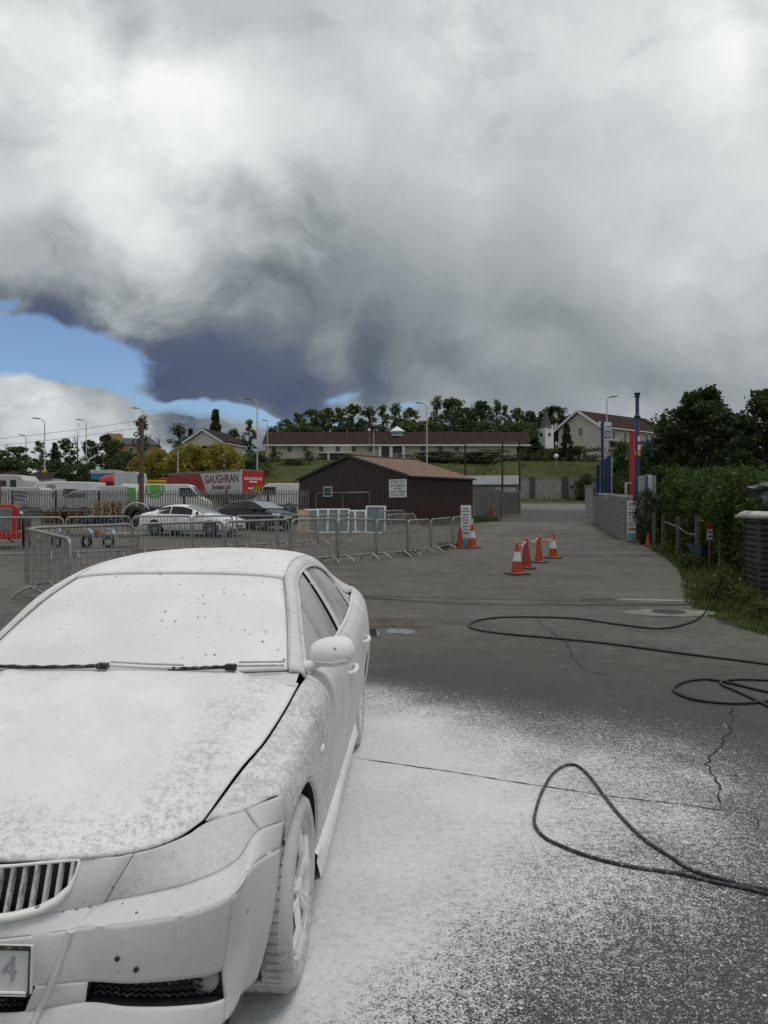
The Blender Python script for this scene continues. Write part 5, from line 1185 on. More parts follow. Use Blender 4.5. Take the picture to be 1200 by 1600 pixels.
def put_wheels(e, spots, ws):
    for (x, y, z, s) in spots:
        w_ = link('wheel', ws[0], e, (x, y, z), (0, 0, 0 if s > 0 else math.pi)); link('rim', ws[1], w_); link('brake_shadow', ws[2], w_)
def small_car(name, px, d, yaw, paint, label, body, roof, glass, wheels, wr, group=None, trim=None):
    """body: (y, half width, z low, z shoulder, z top centre); roof: (y, half width base, z base, half width top, z top); y runs nose -> tail"""
    e = empty(name, at(px, d), R(yaw), label, 'car', group)
    bf = herm(body); P = []; y0, y1 = body[0][0], body[-1][0]; N = 60
    for i in range(N + 1):
        y = y0 + (y1 - y0) * i / N; w_, zl, zs, zt = bf(y)
        sec = [(w_ * .86, zl), (w_ * .97, zl + .10), (w_, zl + (zs - zl) * .45), (w_ * .985, zl + (zs - zl) * .78), (w_ * .93, zs), (w_ * .72, zs + (zt - zs) * .72), (w_ * .36, zt - .006), (0, zt)]
        P.append([(x, y, z) for x, z in sec] + [(-x, y, z) for x, z in reversed(sec[:-1])])
    dead = set()
    for (wx_, wy_) in wheels:
        for i in range(N + 1):
            for j in range(len(P[0])):
                p = P[i][j]
                if math.hypot(p[1] - wy_, p[2] - wr) < wr * 1.13: dead.add((i, j))
    for (i, j) in dead:
        if j in (0, 1, 2, len(P[0]) - 3, len(P[0]) - 2, len(P[0]) - 1):
            x, y, z = P[i][j]
            wy_ = min((w__[1] for w__ in wheels), key=lambda q: abs(q - y)); dy = y - wy_
            h = math.sqrt(max((wr * 1.13) ** 2 - dy * dy, 0)); P[i][j] = (x, y, wr + h)
    m = MB(); m.grid(P); ends = [P[0], P[-1]]
    for E in ends: m.add(E, [tuple(range(len(E)))])
    m.build('body', paint, e, smooth=40)
    # greenhouse
    rf = herm(roof); G = []; ys = [roof[0][0] + (roof[-1][0] - roof[0][0]) * i / 30 for i in range(31)]
    for y in ys:
        wb_, zb_, wt_2, zt_2 = rf(y); G.append([(wb_, y, zb_), (wb_ + (wt_2 - wb_) * .5 + .012, y, zb_ + (zt_2 - zb_) * .5), (wt_2, y, zt_2 - .05 * (zt_2 - zb_ > .1)), (wt_2 * .8, y, zt_2 - .012), (0, y, zt_2), (-wt_2 * .8, y, zt_2 - .012), (-wt_2, y, zt_2 - .05 * (zt_2 - zb_ > .1)), (-wb_ - (wt_2 - wb_) * .5 - .012, y, zb_ + (zt_2 - zb_) * .5), (-wb_, y, zb_)])
    m = MB(); m.grid(G); m.build('roof', paint, e, smooth=50)
    def gl(y): return rf(y)
    for s in (1, -1):
        for (ya, yb) in glass['side']:
            rows = []
            for i in range(15):
                y = ya + (yb - ya) * i / 14; wb_, zb_, wt_2, zt_2 = gl(y); row = []
                for v in (.10, .4, .7, .84):
                    x = wb_ + (wt_2 - wb_) * v + .012 * math.sin(math.pi * min(v, 1)) + .008; row.append((x * s, y, zb_ + (zt_2 - zb_) * v - .012))
                rows.append(row)
            m = MB(); m.grid(rows); m.build('side_window', M['glass'], e, smooth=60)
    for nm, (ya, yb) in (('windscreen', glass['front']), ('rear_window', glass['rear'])):
        rows = []
        for i in range(9):
            y = ya + (yb - ya) * i / 8; wb_, zb_, wt_2, zt_2 = gl(y); rows.append([(wt_2 * .93 * k / 4, y, zt_2 + .010 - .014 * (abs(k) / 4) ** 2) for k in range(-4, 5)])
        m = MB(); m.grid(rows); m.build(nm, M['wp'] if nm == 'windscreen' else M['glass'], e, smooth=60)
    wset = wheel_set(wr, .22); put_wheels(e, [(x, y, wr, 1 if x > 0 else -1) for x, y in wheels], wset)
    for (x, y) in wheels:
        s = 1 if x > 0 else -1; m = MB(); Q = []
        for i in range(19):
            a = R(180 * i / 18); Q.append([((abs(x) + .06) * s, y + wr * 1.14 * math.cos(a), wr + wr * 1.14 * math.sin(a)), ((abs(x) - .16) * s, y + wr * 1.14 * math.cos(a), wr + wr * 1.14 * math.sin(a))])
        m.grid(Q); m.build('arch_liner', M['black'], e)
    b_ = body[0]; 
    m = MB(); m.box(-.62, .62, b_[0] + .5, body[-1][0] - .4, .17, .4); m.build('underbody', M['black'], e)
    return e
# white coupe: origin at mid length; nose at -y
AUD = small_car('white_coupe', 301, 34.0, 72, M['white_gloss'], 'white two-door coupe parked behind the second barrier row', 
    [(-2.30, .55, .32, .52, .62), (-2.22, .78, .24, .60, .72), (-2.0, .88, .22, .68, .82), (-1.5, .915, .22, .80, .90), (-.9, .92, .22, .86, .97), (0, .925, .22, .89, .95), (.9, .925, .22, .91, .97), (1.5, .92, .22, .93, 1.00), (2.0, .87, .26, .92, 1.02), (2.25, .78, .30, .86, .97), (2.30, .70, .34, .80, .90)],
    [(-.98, .80, .90, .76, .97), (-.6, .80, .89, .68, 1.14), (-.1, .81, .90, .61, 1.31), (.35, .82, .91, .585, 1.365), (.8, .82, .92, .57, 1.35), (1.25, .81, .93, .56, 1.25), (1.7, .80, .94, .62, 1.08), (1.92, .78, .95, .70, 1.0)],
    {'side': [(-.45, .60), (.65, 1.30)], 'front': (-.90, -.10), 'rear': (1.15, 1.85)}, [(.80, -1.40), (-.80, -1.40), (.80, 1.35), (-.80, 1.35)], .335)
def car_face(e, y, w, zl, zg, gw, gh, sz=(.30, .10)):
    for s in (1, -1):
        m = MB(); m.add([(s * (w - sz[0]), y + .02, zl + sz[1] * .5), (s * w, y + .24, zl + sz[1] * .7), (s * w * 1.005, y + .22, zl - sz[1] * .3), (s * (w - sz[0] * .9), y - .01, zl - sz[1] * .5)], [(0, 1, 2, 3)]); o = m.build('headlight', M['lampglass'], e); md = o.modifiers.new('t', 'SOLIDIFY'); md.thickness = .04
        m = MB(); m.lathe([(0, .09), (.05, .085), (.075, .05), (.08, -.02), (.05, -.06), (0, -.065)], 12, 'x', (s * (w + .12), y + 1.5, .98)); m.v = [(a, (b - y - 1.5) * .6 + y + 1.5, c) for a, b, c in m.v]; m.build('wing_mirror', e.children[0].data.materials[0], e, smooth=60)
    m = MB(); m.box(-gw / 2, gw / 2, y - .03, y + .10, zg - gh / 2, zg + gh / 2); g = m.build('grille', M['black'], e, bevel=.02)
    m = MB(); m.tube([(-gw / 2, y - .035, zg - gh / 2), (gw / 2, y - .035, zg - gh / 2), (gw / 2 * 1.05, y - .03, zg + gh / 2), (-gw / 2 * 1.05, y - .03, zg + gh / 2)], .012, 6, closed=True); m.build('grille_surround', M['chrome'], g)
    m = MB(); m.box(-.26, .26, y - .055, y - .04, zg - .06, zg + .06); m.build('number_plate', M['white'], e)
    m = MB(); m.box(-w * .8, w * .8, y + .01, y + .12, .22, .34); m.build('lower_intake', M['black'], e, bevel=.02)
car_face(AUD, -2.29, .80, .66, .52, .62, .30)
for s in (1, -1): m = MB(); m.box(s * .925 - .006, s * .925 + .006, .45, .455, .30, .88); m.build('door_line', M['grey'], AUD); m = MB(); m.box(s * .915, s * .945, .15, .36, .76, .79); m.build('door_handle', M['white_gloss'], AUD)
CIV = small_car('black_hatchback', 402, 38.0, 52, M['blackpaint'], 'black hatchback parked nose out beside the white coupe',
    [(-2.12, .50, .30, .58, .66), (-2.05, .76, .24, .66, .76), (-1.8, .86, .22, .76, .86), (-1.3, .88, .22, .86, .98), (-.9, .88, .22, .90, 1.04), (0, .885, .22, .94, 1.0), (1.0, .885, .22, .97, 1.0), (1.7, .87, .24, .99, 1.02), (2.05, .80, .28, .98, 1.03), (2.14, .72, .34, .90, .98)],
    [(-1.25, .80, .94, .74, 1.0), (-.8, .80, .95, .66, 1.18), (-.3, .80, .96, .61, 1.36), (.2, .80, .96, .59, 1.44), (.8, .80, .97, .58, 1.43), (1.4, .79, .98, .57, 1.36), (1.8, .78, .99, .58, 1.22), (2.06, .76, 1.0, .66, 1.03)],
    {'side': [(-.75, .10), (.16, .92), (.97, 1.55)], 'front': (-1.18, -.30), 'rear': (1.5, 2.0)}, [(.77, -1.30), (-.77, -1.30), (.77, 1.30), (-.77, 1.30)], .32)
car_face(CIV, -2.11, .78, .72, .60, .70, .10)
# --- palisade fence
pf_ = empty('palisade_fence', (0, 0, 0), 0, 'grey steel palisade fence between the parked cars and the vans', 'fence')
fa_, fb_ = Vector((-27.5, 46.0, 0)), Vector((-4.6, 47.5, 0)); L_ = (fb_ - fa_).length; nb_ = 9; ft_ = (fb_ - fa_).normalized()
for b in range(nb_):
    m = MB(); a0 = fa_.lerp(fb_, b / nb_); a1 = fa_.lerp(fb_, (b + 1) / nb_); z0 = gz(a0.x, a0.y)
    for k in range(17):
        p = a0.lerp(a1, (k + .5) / 17); w_ = .034; t_ = ft_ * w_
        m.add([(p.x - t_.x, p.y - t_.y, z0 + .05), (p.x + t_.x, p.y + t_.y, z0 + .05), (p.x + t_.x, p.y + t_.y, z0 + 1.72), (p.x, p.y, z0 + 1.82), (p.x - t_.x, p.y - t_.y, z0 + 1.72)], [(0, 1, 2, 3, 4)])
    o = m.build('pale_panel', M['darkgalv'], pf_); md = o.modifiers.new('t', 'SOLIDIFY'); md.thickness = .02
    m = MB(); m.bar((a0.x, a0.y + .05, z0 + 1.5), (a1.x, a1.y + .05, z0 + 1.5), .045); m.bar((a0.x, a0.y + .05, z0 + .35), (a1.x, a1.y + .05, z0 + .35), .045); m.build('rail', M['darkgalv'], pf_)
    m = MB(); m.box(a0.x - .06, a0.x + .06, a0.y + .04, a0.y + .14, z0 - .1, z0 + 1.75); m.build('post', M['black'], pf_)
# --- vans, lorry, motorhome (side panels drawn as profile prisms)
def van(px, d, yaw, label, Lb, H_, nose, paint, name='panel_van', cat='van', z0=.35, W_=1.95, win=True):
    """profile along local x; nose at +x"""
    e = empty(name, at(px, d), R(yaw), label, cat)
    prof = [(-Lb / 2, z0), (Lb / 2, z0), (Lb / 2 + .02, .75), (Lb / 2 - .15, 1.0), (Lb / 2 - nose * .45, 1.18), (Lb / 2 - nose, H_ - .12), (Lb / 2 - nose - .25, H_), (-Lb / 2 + .10, H_), (-Lb / 2, H_ - .15)]
    m = MB(); m.prism(prof, -W_ / 2, W_ / 2, 'xz'); m.build('body', paint, e, bevel=.04)
    if win:
        for s in (-1, 1):
            m = MB(); xa = Lb / 2 - nose * .55; m.add([(xa, s * (W_ / 2 + .006), 1.22), (Lb / 2 - nose - .05, s * (W_ / 2 + .006), H_ - .25), (Lb / 2 - nose - .75, s * (W_ / 2 + .006), H_ - .25), (Lb / 2 - nose - .75, s * (W_ / 2 + .006), 1.22)], [(0, 1, 2, 3)]); o = m.build('cab_window', M['glass'], e); md = o.modifiers.new('t', 'SOLIDIFY'); md.thickness = .012
        xb, zb_ = Lb / 2 - nose * .5, 1.24; xt, zt_2 = Lb / 2 - nose - .01, H_ - .16
        m = MB(); m.add([(xb + .02, -W_ / 2 * .9, zb_), (xb + .02, W_ / 2 * .9, zb_), (xt + .02, W_ / 2 * .82, zt_2), (xt + .02, -W_ / 2 * .82, zt_2)], [(0, 1, 2, 3)]); o = m.build('windscreen', M['glass'], e); md = o.modifiers.new('t', 'SOLIDIFY'); md.thickness = .02
        for s in (-1, 1): m = MB(); m.box(Lb / 2 - .10, Lb / 2 + .03, s * W_ * .40 - .16, s * W_ * .40 + .16, .78, .95); m.build('headlight', M['lampglass'], e, bevel=.02)
    r = .33; ws_ = wheel_set(r, .22, M['grey'], 6)
    for x in (Lb / 2 - .9, -Lb / 2 + 1.0):
        for s in (-1, 1):
            w_ = link('wheel', ws_[0], e, (x, s * (W_ / 2 - .08), r), (0, 0, R(90 * s))); link('rim', ws_[1], w_); link('brake_shadow', ws_[2], w_)
    m = MB(); m.box(-Lb / 2 + .02, Lb / 2 - .05, -W_ / 2 - .012, W_ / 2 + .012, z0 + .1, z0 + .2); m.build('side_trim', M['black'], e)
    return e
v1 = van(262, 51.5, 4, 'white van with round green logo behind the palisade fence', 5.6, 2.05, 1.1, M['white'])
m = MB(); m.lathe([(0, 0), (.62, 0)], 28, 'y', (-.62, -.99, 1.72)); m.v = [(x, y, min(z, 2.0)) for x, y, z in m.v]; m.build('green_logo', M['green'], v1)
m = MB(); m.lathe([(.40, 0), (.46, 0)], 28, 'y', (-.62, -.998, 1.72)); m.v = [(x, y, min(z, 1.98)) for x, y, z in m.v]; m.build('logo_ring', M['white'], v1)
gb_ = van(193, 50.0, 2, 'grey panel van beside the pallet stack with a bright green door panel', 3.0, 1.95, .7, M['palegrey'], win=False)
m = MB(); m.box(.55, 1.05, -.995, -.980, .75, 1.85); m.build('green_panel', M['green'], gb_)
v2 = van(437, 55.5, 180, 'plain white box van behind the fence next to the shed', 3.6, 2.05, .9, M['white'])
hz = empty('hazard_board', at(404, 54.0), 0, 'black and yellow striped hazard board in front of the red lorry tail', 'sign'); z_ = zpx(764, 54) - at(404, 54).z
m = MB(); m.box(-.42, .42, -.02, .02, z_ - .2, z_ + .2); m.build('board', M['yellow'], hz)
for k in range(4): m = MB(); x = -.34 + k * .22; m.add([(x - .02, -.025, z_ - .18), (x + .08, -.025, z_ - .18), (x + .14, -.025, z_ + .18), (x + .04, -.025, z_ + .18)], [(0, 1, 2, 3)]); m.build('stripe', M['black'], hz)
m = MB(); m.box(-.04, .04, .02, .06, 0, z_); m.build('post', M['grey'], hz)
# curtain-sided lorry
T1 = at(377, 64.0); T0_ = at(262, 72.0); tl = (Vector((T1.x, T1.y, 0)) - Vector((T0_.x, T0_.y, 0))).length; ty_ = math.atan2(T1.y - T0_.y, T1.x - T0_.x)
lo_ = empty('curtain_sided_lorry', Vector((T1.x, T1.y, T1.z)), ty_, 'red and grey curtain-sided lorry lettered Gaughran parked behind the vans', 'lorry')
ztp = zpx(733.5, 64.0) - T1.z; zbt = 1.05; Wd = 2.35
m = MB(); m.box(-tl, 0, 0, Wd, zbt, ztp); m.build('box_body', M['redband'], lo_, bevel=.02)
m = MB(); m.box(-tl - .02, .03, -.02, Wd + .02, ztp - .12, ztp + .02); m.build('roof_rail', M['darkgalv'], lo_)
hh = ztp - zbt; xg = -tl * .53
m = MB(); m.add([(xg, -.012, ztp - .16), (-.12, -.012, ztp - .16), (-.12, -.012, zbt + .12), (xg + hh * .52, -.012, zbt + .12), (xg + hh * .36, -.012, zbt + hh * .36), (xg + hh * .12, -.012, zbt + hh * .75)], [(0, 5, 4, 3, 2, 1)]); o = m.build('grey_curtain_panel', M['greyband'], lo_)
m = MB(); m.box(-.10, .04, -.03, .06, zbt, ztp); m.build('corner_post', M['palegrey'], lo_); m = MB(); m.box(-.04, .05, Wd - .06, Wd + .03, zbt, ztp); m.build('corner_post', M['redband'], lo_)
cxm = (xg - .12) / 2 + .25
for txt, zz, sz, mm_, xx in (('GAUGHRAN', ztp - .74, .98, M['maroon'], cxm), ('Brothers Ltd', ztp - 1.42, .56, M['maroon'], cxm)):
    text_mesh(txt, sz, mm_, 'lettering', parent=lo_, loc=(xx, -.018, zz), rot=(R(90), 0, 0), depth=.003, sx=.92, bold=.022)
for k in range(7): m = MB(); m.box(cxm - .95 + k * .29, cxm - .73 + k * .29, -.021, -.0135, ztp - 2.08, ztp - 1.86); m.build('faded_print', M['grey'], lo_)
m = MB(); m.box(.035, .05, .08, Wd - .08, zbt + .05, ztp - .1); m.build('rear_door', M['red'], lo_)
m = MB(); m.box(.05, .056, Wd / 2 - .02, Wd / 2 + .02, zbt + .05, ztp - .1); m.build('door_gap', M['black'], lo_)
text_mesh('GAUGHRAN', .33, M['white'], 'lettering', parent=lo_, loc=(.055, Wd / 2, ztp - .75), rot=(R(90), 0, R(90)), depth=.003, bold=.008)
for zz, w_ in ((ztp - 1.0, .8), (ztp - 1.55, 1.0)): m = MB(); m.box(.052, .058, Wd / 2 - w_ / 2, Wd / 2 + w_ / 2, zz - .06, zz + .06); m.build('white_line', M['white'], lo_)
m = MB(); m.box(-tl - 1.9, -tl - .15, .1, Wd - .1, .9, ztp - .35); m.build('cab', M['redband'], lo_, bevel=.12); m = MB(); m.box(-tl - 1.6, -tl - .8, .085, .098, 2.0, 2.7); m.build('cab_window', M['glass'], lo_)
m = MB(); m.box(-tl, 0, .3, Wd - .3, .75, zbt); m.build('chassis', M['black'], lo_)
ws_ = wheel_set(.5, .3, M['grey'], 6)
for x in (-1.6, -2.9, -tl + .6, -tl - 1.1):
    for y, s in ((.15, -1), (Wd - .15, 1)): w_ = link('wheel', ws_[0], lo_, (x, y, .5), (0, 0, R(90 * s))); link('rim', ws_[1], w_)
# motorhome
mhm = empty('motorhome', at(104, 54.0), R(-4), 'white coachbuilt motorhome with overcab bunk behind the fence', 'motorhome')
prof = [(-2.6, .45), (2.35, .45), (2.4, .95), (1.55, 1.25), (1.05, 1.90), (2.0, 2.02), (2.25, 2.15), (1.75, 2.68), (.5, 2.78), (-2.6, 2.68)]
prof = [(-x, z) for x, z in prof]; m = MB(); m.prism(list(reversed(prof)), -1.1, 1.1, 'xz'); m.build('body', M['white'], mhm, bevel=.05)
m = MB(); m.box(-1.0, -.30, -1.118, -1.09, 2.15, 2.5); m.build('bunk_window', M['grey'], mhm); m = MB(); m.box(.3, 1.5, -1.118, -1.09, 1.5, 2.1); m.build('side_window', M['glass'], mhm)
m = MB(); m.add([(-1.40, -1.112, 1.30), (-1.10, -1.112, 1.84), (-.45, -1.112, 1.84), (-.45, -1.112, 1.30)], [(0, 1, 2, 3)]); m.build('cab_window', M['glass'], mhm); m = MB(); m.add([(-1.60, -.95, 1.28), (-1.60, .95, 1.28), (-1.16, .9, 1.86), (-1.16, -.9, 1.86)], [(0, 1, 2, 3)]); m.build('windscreen', M['glass'], mhm)
mhm.scale = (.92, .92, .80)
ws_ = wheel_set(.34, .22, M['grey'], 6)
for x in (-1.75, 1.3):
    for s in (-1, 1): w_ = link('wheel', ws_[0], mhm, (x, s * 1.0, .34), (0, 0, R(90 * s))); link('rim', ws_[1], w_)
cv = empty('touring_caravan', at(28, 60), R(3), 'cream caravan end with small dark windows left of the motorhome', 'caravan')
prof = [(-1.1, .5), (1.1, .5), (1.1, 2.2), (.8, 2.62), (-.8, 2.66), (-1.1, 2.3)]; m = MB(); m.prism(prof, -1.5, 1.5, 'xz'); m.build('body', M['palegrey'], cv, bevel=.06)
for (a_, b_, c_, d_) in ((-.75, -.25, 1.75, 2.2), (.05, .5, 1.6, 2.25)): m = MB(); m.box(a_, b_, -1.515, -1.49, c_, d_); m.build('window', M['glass'], cv)
for s in (-1, 1): w_ = link('wheel', ws_[0], cv, (s * .95, 0, .34), (0, 0, 0 if s > 0 else math.pi))
bnv = van(22, 50.5, 183, 'silver van wearing a banner with purple lettering behind the red tractor', 4.2, 1.85, 1.0, M['palegrey'])
m = MB(); m.box(-1.6, .1, .985, 1.0, .75, 1.65); bn = m.build('banner', M['palegrey'], bnv)
for k, z0 in enumerate((1.42, 1.18, .94)): m = MB(); m.add([(-1.3 + .1 * k, 1.006, z0), (-.35, 1.006, z0 + .10), (-.35, 1.006, z0 + .22), (-1.3 + .1 * k, 1.006, z0 + .12)], [(0, 1, 2, 3)]); m.build('banner_lettering', M['navy'], bnv)
pcar = van(128, 49.8, 176, 'small pale van with raked windscreen in front of the motorhome', 3.2, 1.75, 1.5, M['palegrey'])
# red tipper cab, blue container, white cab, yellow machine
rc_ = empty('red_mixer_truck', at(177, 66), R(0), 'red rounded truck body standing behind the pallet stack', 'truck'); m = MB(); P = []
for i in range(13):
    a = math.pi * i / 12; row = []
    for j in range(19): b = math.pi * 2 * j / 18; row.append((-1.05 + 2.1 * i / 12, .75 * (.55 + .45 * math.sin(a)) * math.cos(b), 2.0 + .72 * (.62 + .38 * math.sin(a) ** .6) * math.sin(b)))
    P.append(row)
m.grid(P); m.add(P[0], [tuple(range(19))]); m.add(P[-1], [tuple(range(19))]); m.build('drum', M['red'], rc_, smooth=50, weld=.001); m = MB(); m.box(-1.2, 1.0, -.9, .9, .5, 1.3); m.build('chassis', M['red'], rc_, bevel=.05); m = MB(); m.box(-.2, .1, -1.0, -.85, 1.3, 2.1); m.build('ladder', M['black'], rc_)
for x in (-.7, .6):
    for s in (-1, 1): w_ = link('wheel', ws_[0], rc_, (x, s * .8, .34), (0, 0, R(90 * s)))
cn = empty('blue_container', at(166, 74), R(2), 'pale and blue container behind the red truck', 'container'); z1 = zpx(734, 74) - at(166, 74).z; m = MB(); m.box(-1.45, 1.0, 0, 2.3, z1 - .95, z1 - .35); m.build('lower_panel', mat('container_blue', (.03, .16, .28), .5, dirt=.3), cn); m = MB(); m.box(-1.45, 1.0, .01, 2.29, z1 - .34, z1); m.build('upper_panel', M['palegrey'], cn); m = MB(); m.box(-1.4, 1.4, .1, 2.2, 0, z1 - .95); m.build('bogie', M['black'], cn)
wc_ = van(207, 62.5, 0, 'white box lorry with dark open end beside the utility pole', 2.3, 2.9, .3, M['palegrey'], 'box_lorry', 'lorry', win=False); m = MB(); m.box(.75, 1.14, -1.0, -.97, 1.4, 2.65); m.build('dark_opening', M['black'], wc_)
ym = empty('yellow_digger', at(243, 66), R(0), 'yellow digger top showing behind the white van', 'digger'); m = MB(); m.box(-.75, .75, -.6, .6, .5, 2.05); m.build('body', M['yellow'], ym, bevel=.08); m = MB(); m.box(-.55, .3, -.63, -.59, 1.2, 1.75); m.build('window', M['black'], ym); m = MB(); m.box(-.8, .8, -.65, .65, 2.05, 2.25); m.build('roof', M['yellow'], ym, bevel=.03)
for s in (-1, 1): m = MB(); m.box(-.95, .95, s * .5 - .15, s * .5 + .15, 0, .5); m.build('track', M['rubber'], ym, bevel=.1)
# pallets
def pallet_mesh():
    m = MB()
    for k in range(5): m.box(-.5 + k * .235, -.5 + k * .235 + .1, -.5, .5, .10, .12)
    for y in (-.45, 0, .45):
        for x in (-.45, 0, .45): m.box(x - .06, x + .06, y - .05, y + .05, .022, .098)
        m.box(-.5, .5, y - .05, y + .05, 0, .02)
    return m
pm_ = [pallet_mesh().mesh('pallet', M[k]) for k in ('palewood', 'brownwood', 'blue')]
rnd = random.Random(4)
for s_i, (px, d, n, mi, lab) in enumerate(((163, 43.5, 9, 0, 'pale wooden pallet in the tall stack beside the fence'), (184, 43.8, 9, 0, 'pale wooden pallet in the tall stack nearest the utility pole'), (84, 42.5, 5, 1, 'brown wooden pallet in the low timber pile by the barrier'), (112, 42.8, 5, 1, 'brown wooden pallet in the pile next to the blue pallets'), (150, 42.0, 3, 2, 'blue pallet lying in the low stack before the pale pallets'), (172, 41.6, 2, 2, 'blue pallet at the foot of the tall pale stack'))):
    p = at(px, d)
    for k in range(n):
        o = link('pallet', pm_[mi], None, p + Vector((rnd.gauss(0, .03), rnd.gauss(0, .03), k * .135)), (0, 0, R(rnd.gauss(4, 3)))); tag(o, lab, 'pallet', 'pallets stacked by the palisade fence')
# tyres by the pole
tm = wheel_set(.52, .36)
for i, (px, d, rx, lab) in enumerate(((216, 40.0, 8, 'large tractor tyre propped upright at the foot of the utility pole'), (236, 40.6, -6, 'large tyre leaning behind the tail of the white coupe'), (208, 41.4, 30, 'slumped tyre behind the upright tractor tyre'))):
    o = link('tyre', tm[0], None, at(px, d) + Vector((0, 0, .50)), (R(rx), R(4), R(78 + 10 * i))); tag(o, lab, 'tyre', 'scrap tyres by the utility pole')
arc = MB(); arc.tube([(.72 * math.cos(R(a)), 0, .72 * math.sin(R(a))) for a in range(30, 171, 10)], .03, 6); o = arc.build('pale_hoop', M['palegrey'], smooth=60, loc=at(214, 39.2) + Vector((0, 0, .55))); tag(o, 'pale curved mudguard hoop in front of the tractor tyre', 'hoop')
# red tractor
tr = empty('red_tractor', at(10, 25.5), R(24), 'red tractor nose with tall grey grille behind the barriers', 'tractor')
m = MB(); m.prism([(-.36, .55), (.36, .55), (.36, 1.35), (.25, 1.47), (-.25, 1.47), (-.36, 1.35)], -.55, .9, 'xz'); m.build('bonnet', M['red'], tr, bevel=.03)
m = MB(); m.box(-.17, .17, -.58, -.54, .62, 1.36); g = m.build('grille', M['grey'], tr)
for k in range(7): m = MB(); m.box(-.145 + k * .045, -.125 + k * .045, -.60, -.58, .64, 1.34); m.build('grille_bar', M['darkgalv'], g)
for s in (-1, 1):
    m = MB(); m.lathe([(0, -.06), (.05, -.055), (.07, -.02), (.06, .04)], 14, 'y', (s * .45, -.42, 1.18)); m.build('headlamp', M['lampglass'], tr, smooth=60)
    w_ = link('wheel', wheel_set(.38, .2, M['red'], 6)[0], tr, (s * .62, -.25, .38), (0, 0, 0 if s > 0 else math.pi))
    m = MB(); m.lathe([(.35, -.14), (.52, -.15), (.58, -.1), (.58, .1), (.52, .15), (.35, .14)], 28, 'x', (s * .58, 1.9, .58)); m.build('rear_wheel', M['rubber'], tr, smooth=50)
m = MB(); m.box(-.4, .4, .9, 2.3, .6, 1.0); m.build('chassis', M['black'], tr); m = MB(); m.box(-.45, .45, -.62, -.45, .35, .58); m.build('front_axle', M['red'], tr, bevel=.03)
m = MB(); m.tube([(-.22, .3, 1.4), (-.22, .3, 2.25)], .045, 8); m.build('exhaust', M['brownwood'], tr)
# box trailer chassis with pale blue mudguards
tc_ = empty('trailer_chassis', at(145, 27.0), R(-6), 'low trailer chassis with pale blue mudguards behind the barriers', 'trailer')
m = MB(); 
for y in (-.5, .5): m.bar((-1.2, y, .42), (1.5, y, .38), .08, .12)
for k in range(5): m.bar((-1.2 + k * .6, -.5, .42), (-1.2 + k * .6, .5, .42), .06, .10)
m.build('frame', M['darkgalv'], tc_)
bl_ = mat('pale_blue_mudguard', (.25, .38, .52), .4, var=.1)
for (x, y) in ((.05, -.66), (.85, -.66), (-1.1, -.5)):
    m = MB(); m.grid([[(x + .33 * math.cos(R(a)), y - .11, .34 + .33 * math.sin(R(a))), (x + .33 * math.cos(R(a)), y + .11, .34 + .33 * math.sin(R(a)))] for a in range(0, 101, 10)]); m.build('mudguard', bl_, tc_, smooth=60)
    w_ = link('wheel', wheel_set(.20, .16, M['grey'], 6)[0], tc_, (x - .02, y + .12, .20), (0, 0, R(-90)))
m = MB(); m.box(.38, .44, -.62, -.45, .42, .62); m.build('tail_lamp', M['red'], tc_); m = MB(); m.box(.6, 1.7, -.35, .4, .40, .50); m.build('pale_sack', M['palewood'], tc_, bevel=.04)
# scrap heap beside the tractor
sh_ = empty('timber_heap', at(66, 30), R(10), 'heap of broken timber and planks beside the red tractor', 'timber')
rnd = random.Random(12)
for k in range(26):
    m = MB(); a = rnd.uniform(0, 6.28); l = rnd.uniform(.5, 1.3); c = Vector((rnd.gauss(0, .8), rnd.gauss(0, .4), rnd.uniform(.05, .75))); dv = Vector((math.cos(a), math.sin(a) * .5, rnd.gauss(0, .2))) * l / 2
    m.bar(c - dv, c + dv, rnd.uniform(.05, .14), .03); m.build('plank', M[rnd.choice(['brownwood', 'palewood', 'wood', 'wood'])], sh_)
# utility pole
up = empty('utility_pole', at(221, 41.5), 0, 'brown timber utility pole rising behind the white coupe', 'utility pole'); z1 = zpx(655, 41.5) - at(221, 41.5).z
m = MB(); m.tube([(0, 0, -.2), (.0, 0, z1 * .5), (.02, 0, z1)], [.15, .135, .12], 12); m.build('pole', M['brownwood'], up, smooth=60); m = MB(); m.lathe([(.13, z1 - .1), (.14, z1), (.08, z1 + .06), (0, z1 + .07)], 12); m.build('cap', M['black'], up)
for k, dz_ in enumerate((.06, .45)):
    a = Vector((0, 0, z1 - dz_)); b = Vector((-45, 12, z1 + 1.2 - dz_)); m = MB(); m.tube([a.lerp(b, i / 20) - Vector((0, 0, 1.6 * 4 * (i / 20) * (1 - i / 20))) for i in range(21)], .012, 4); m.build('wire', M['grey'], up)

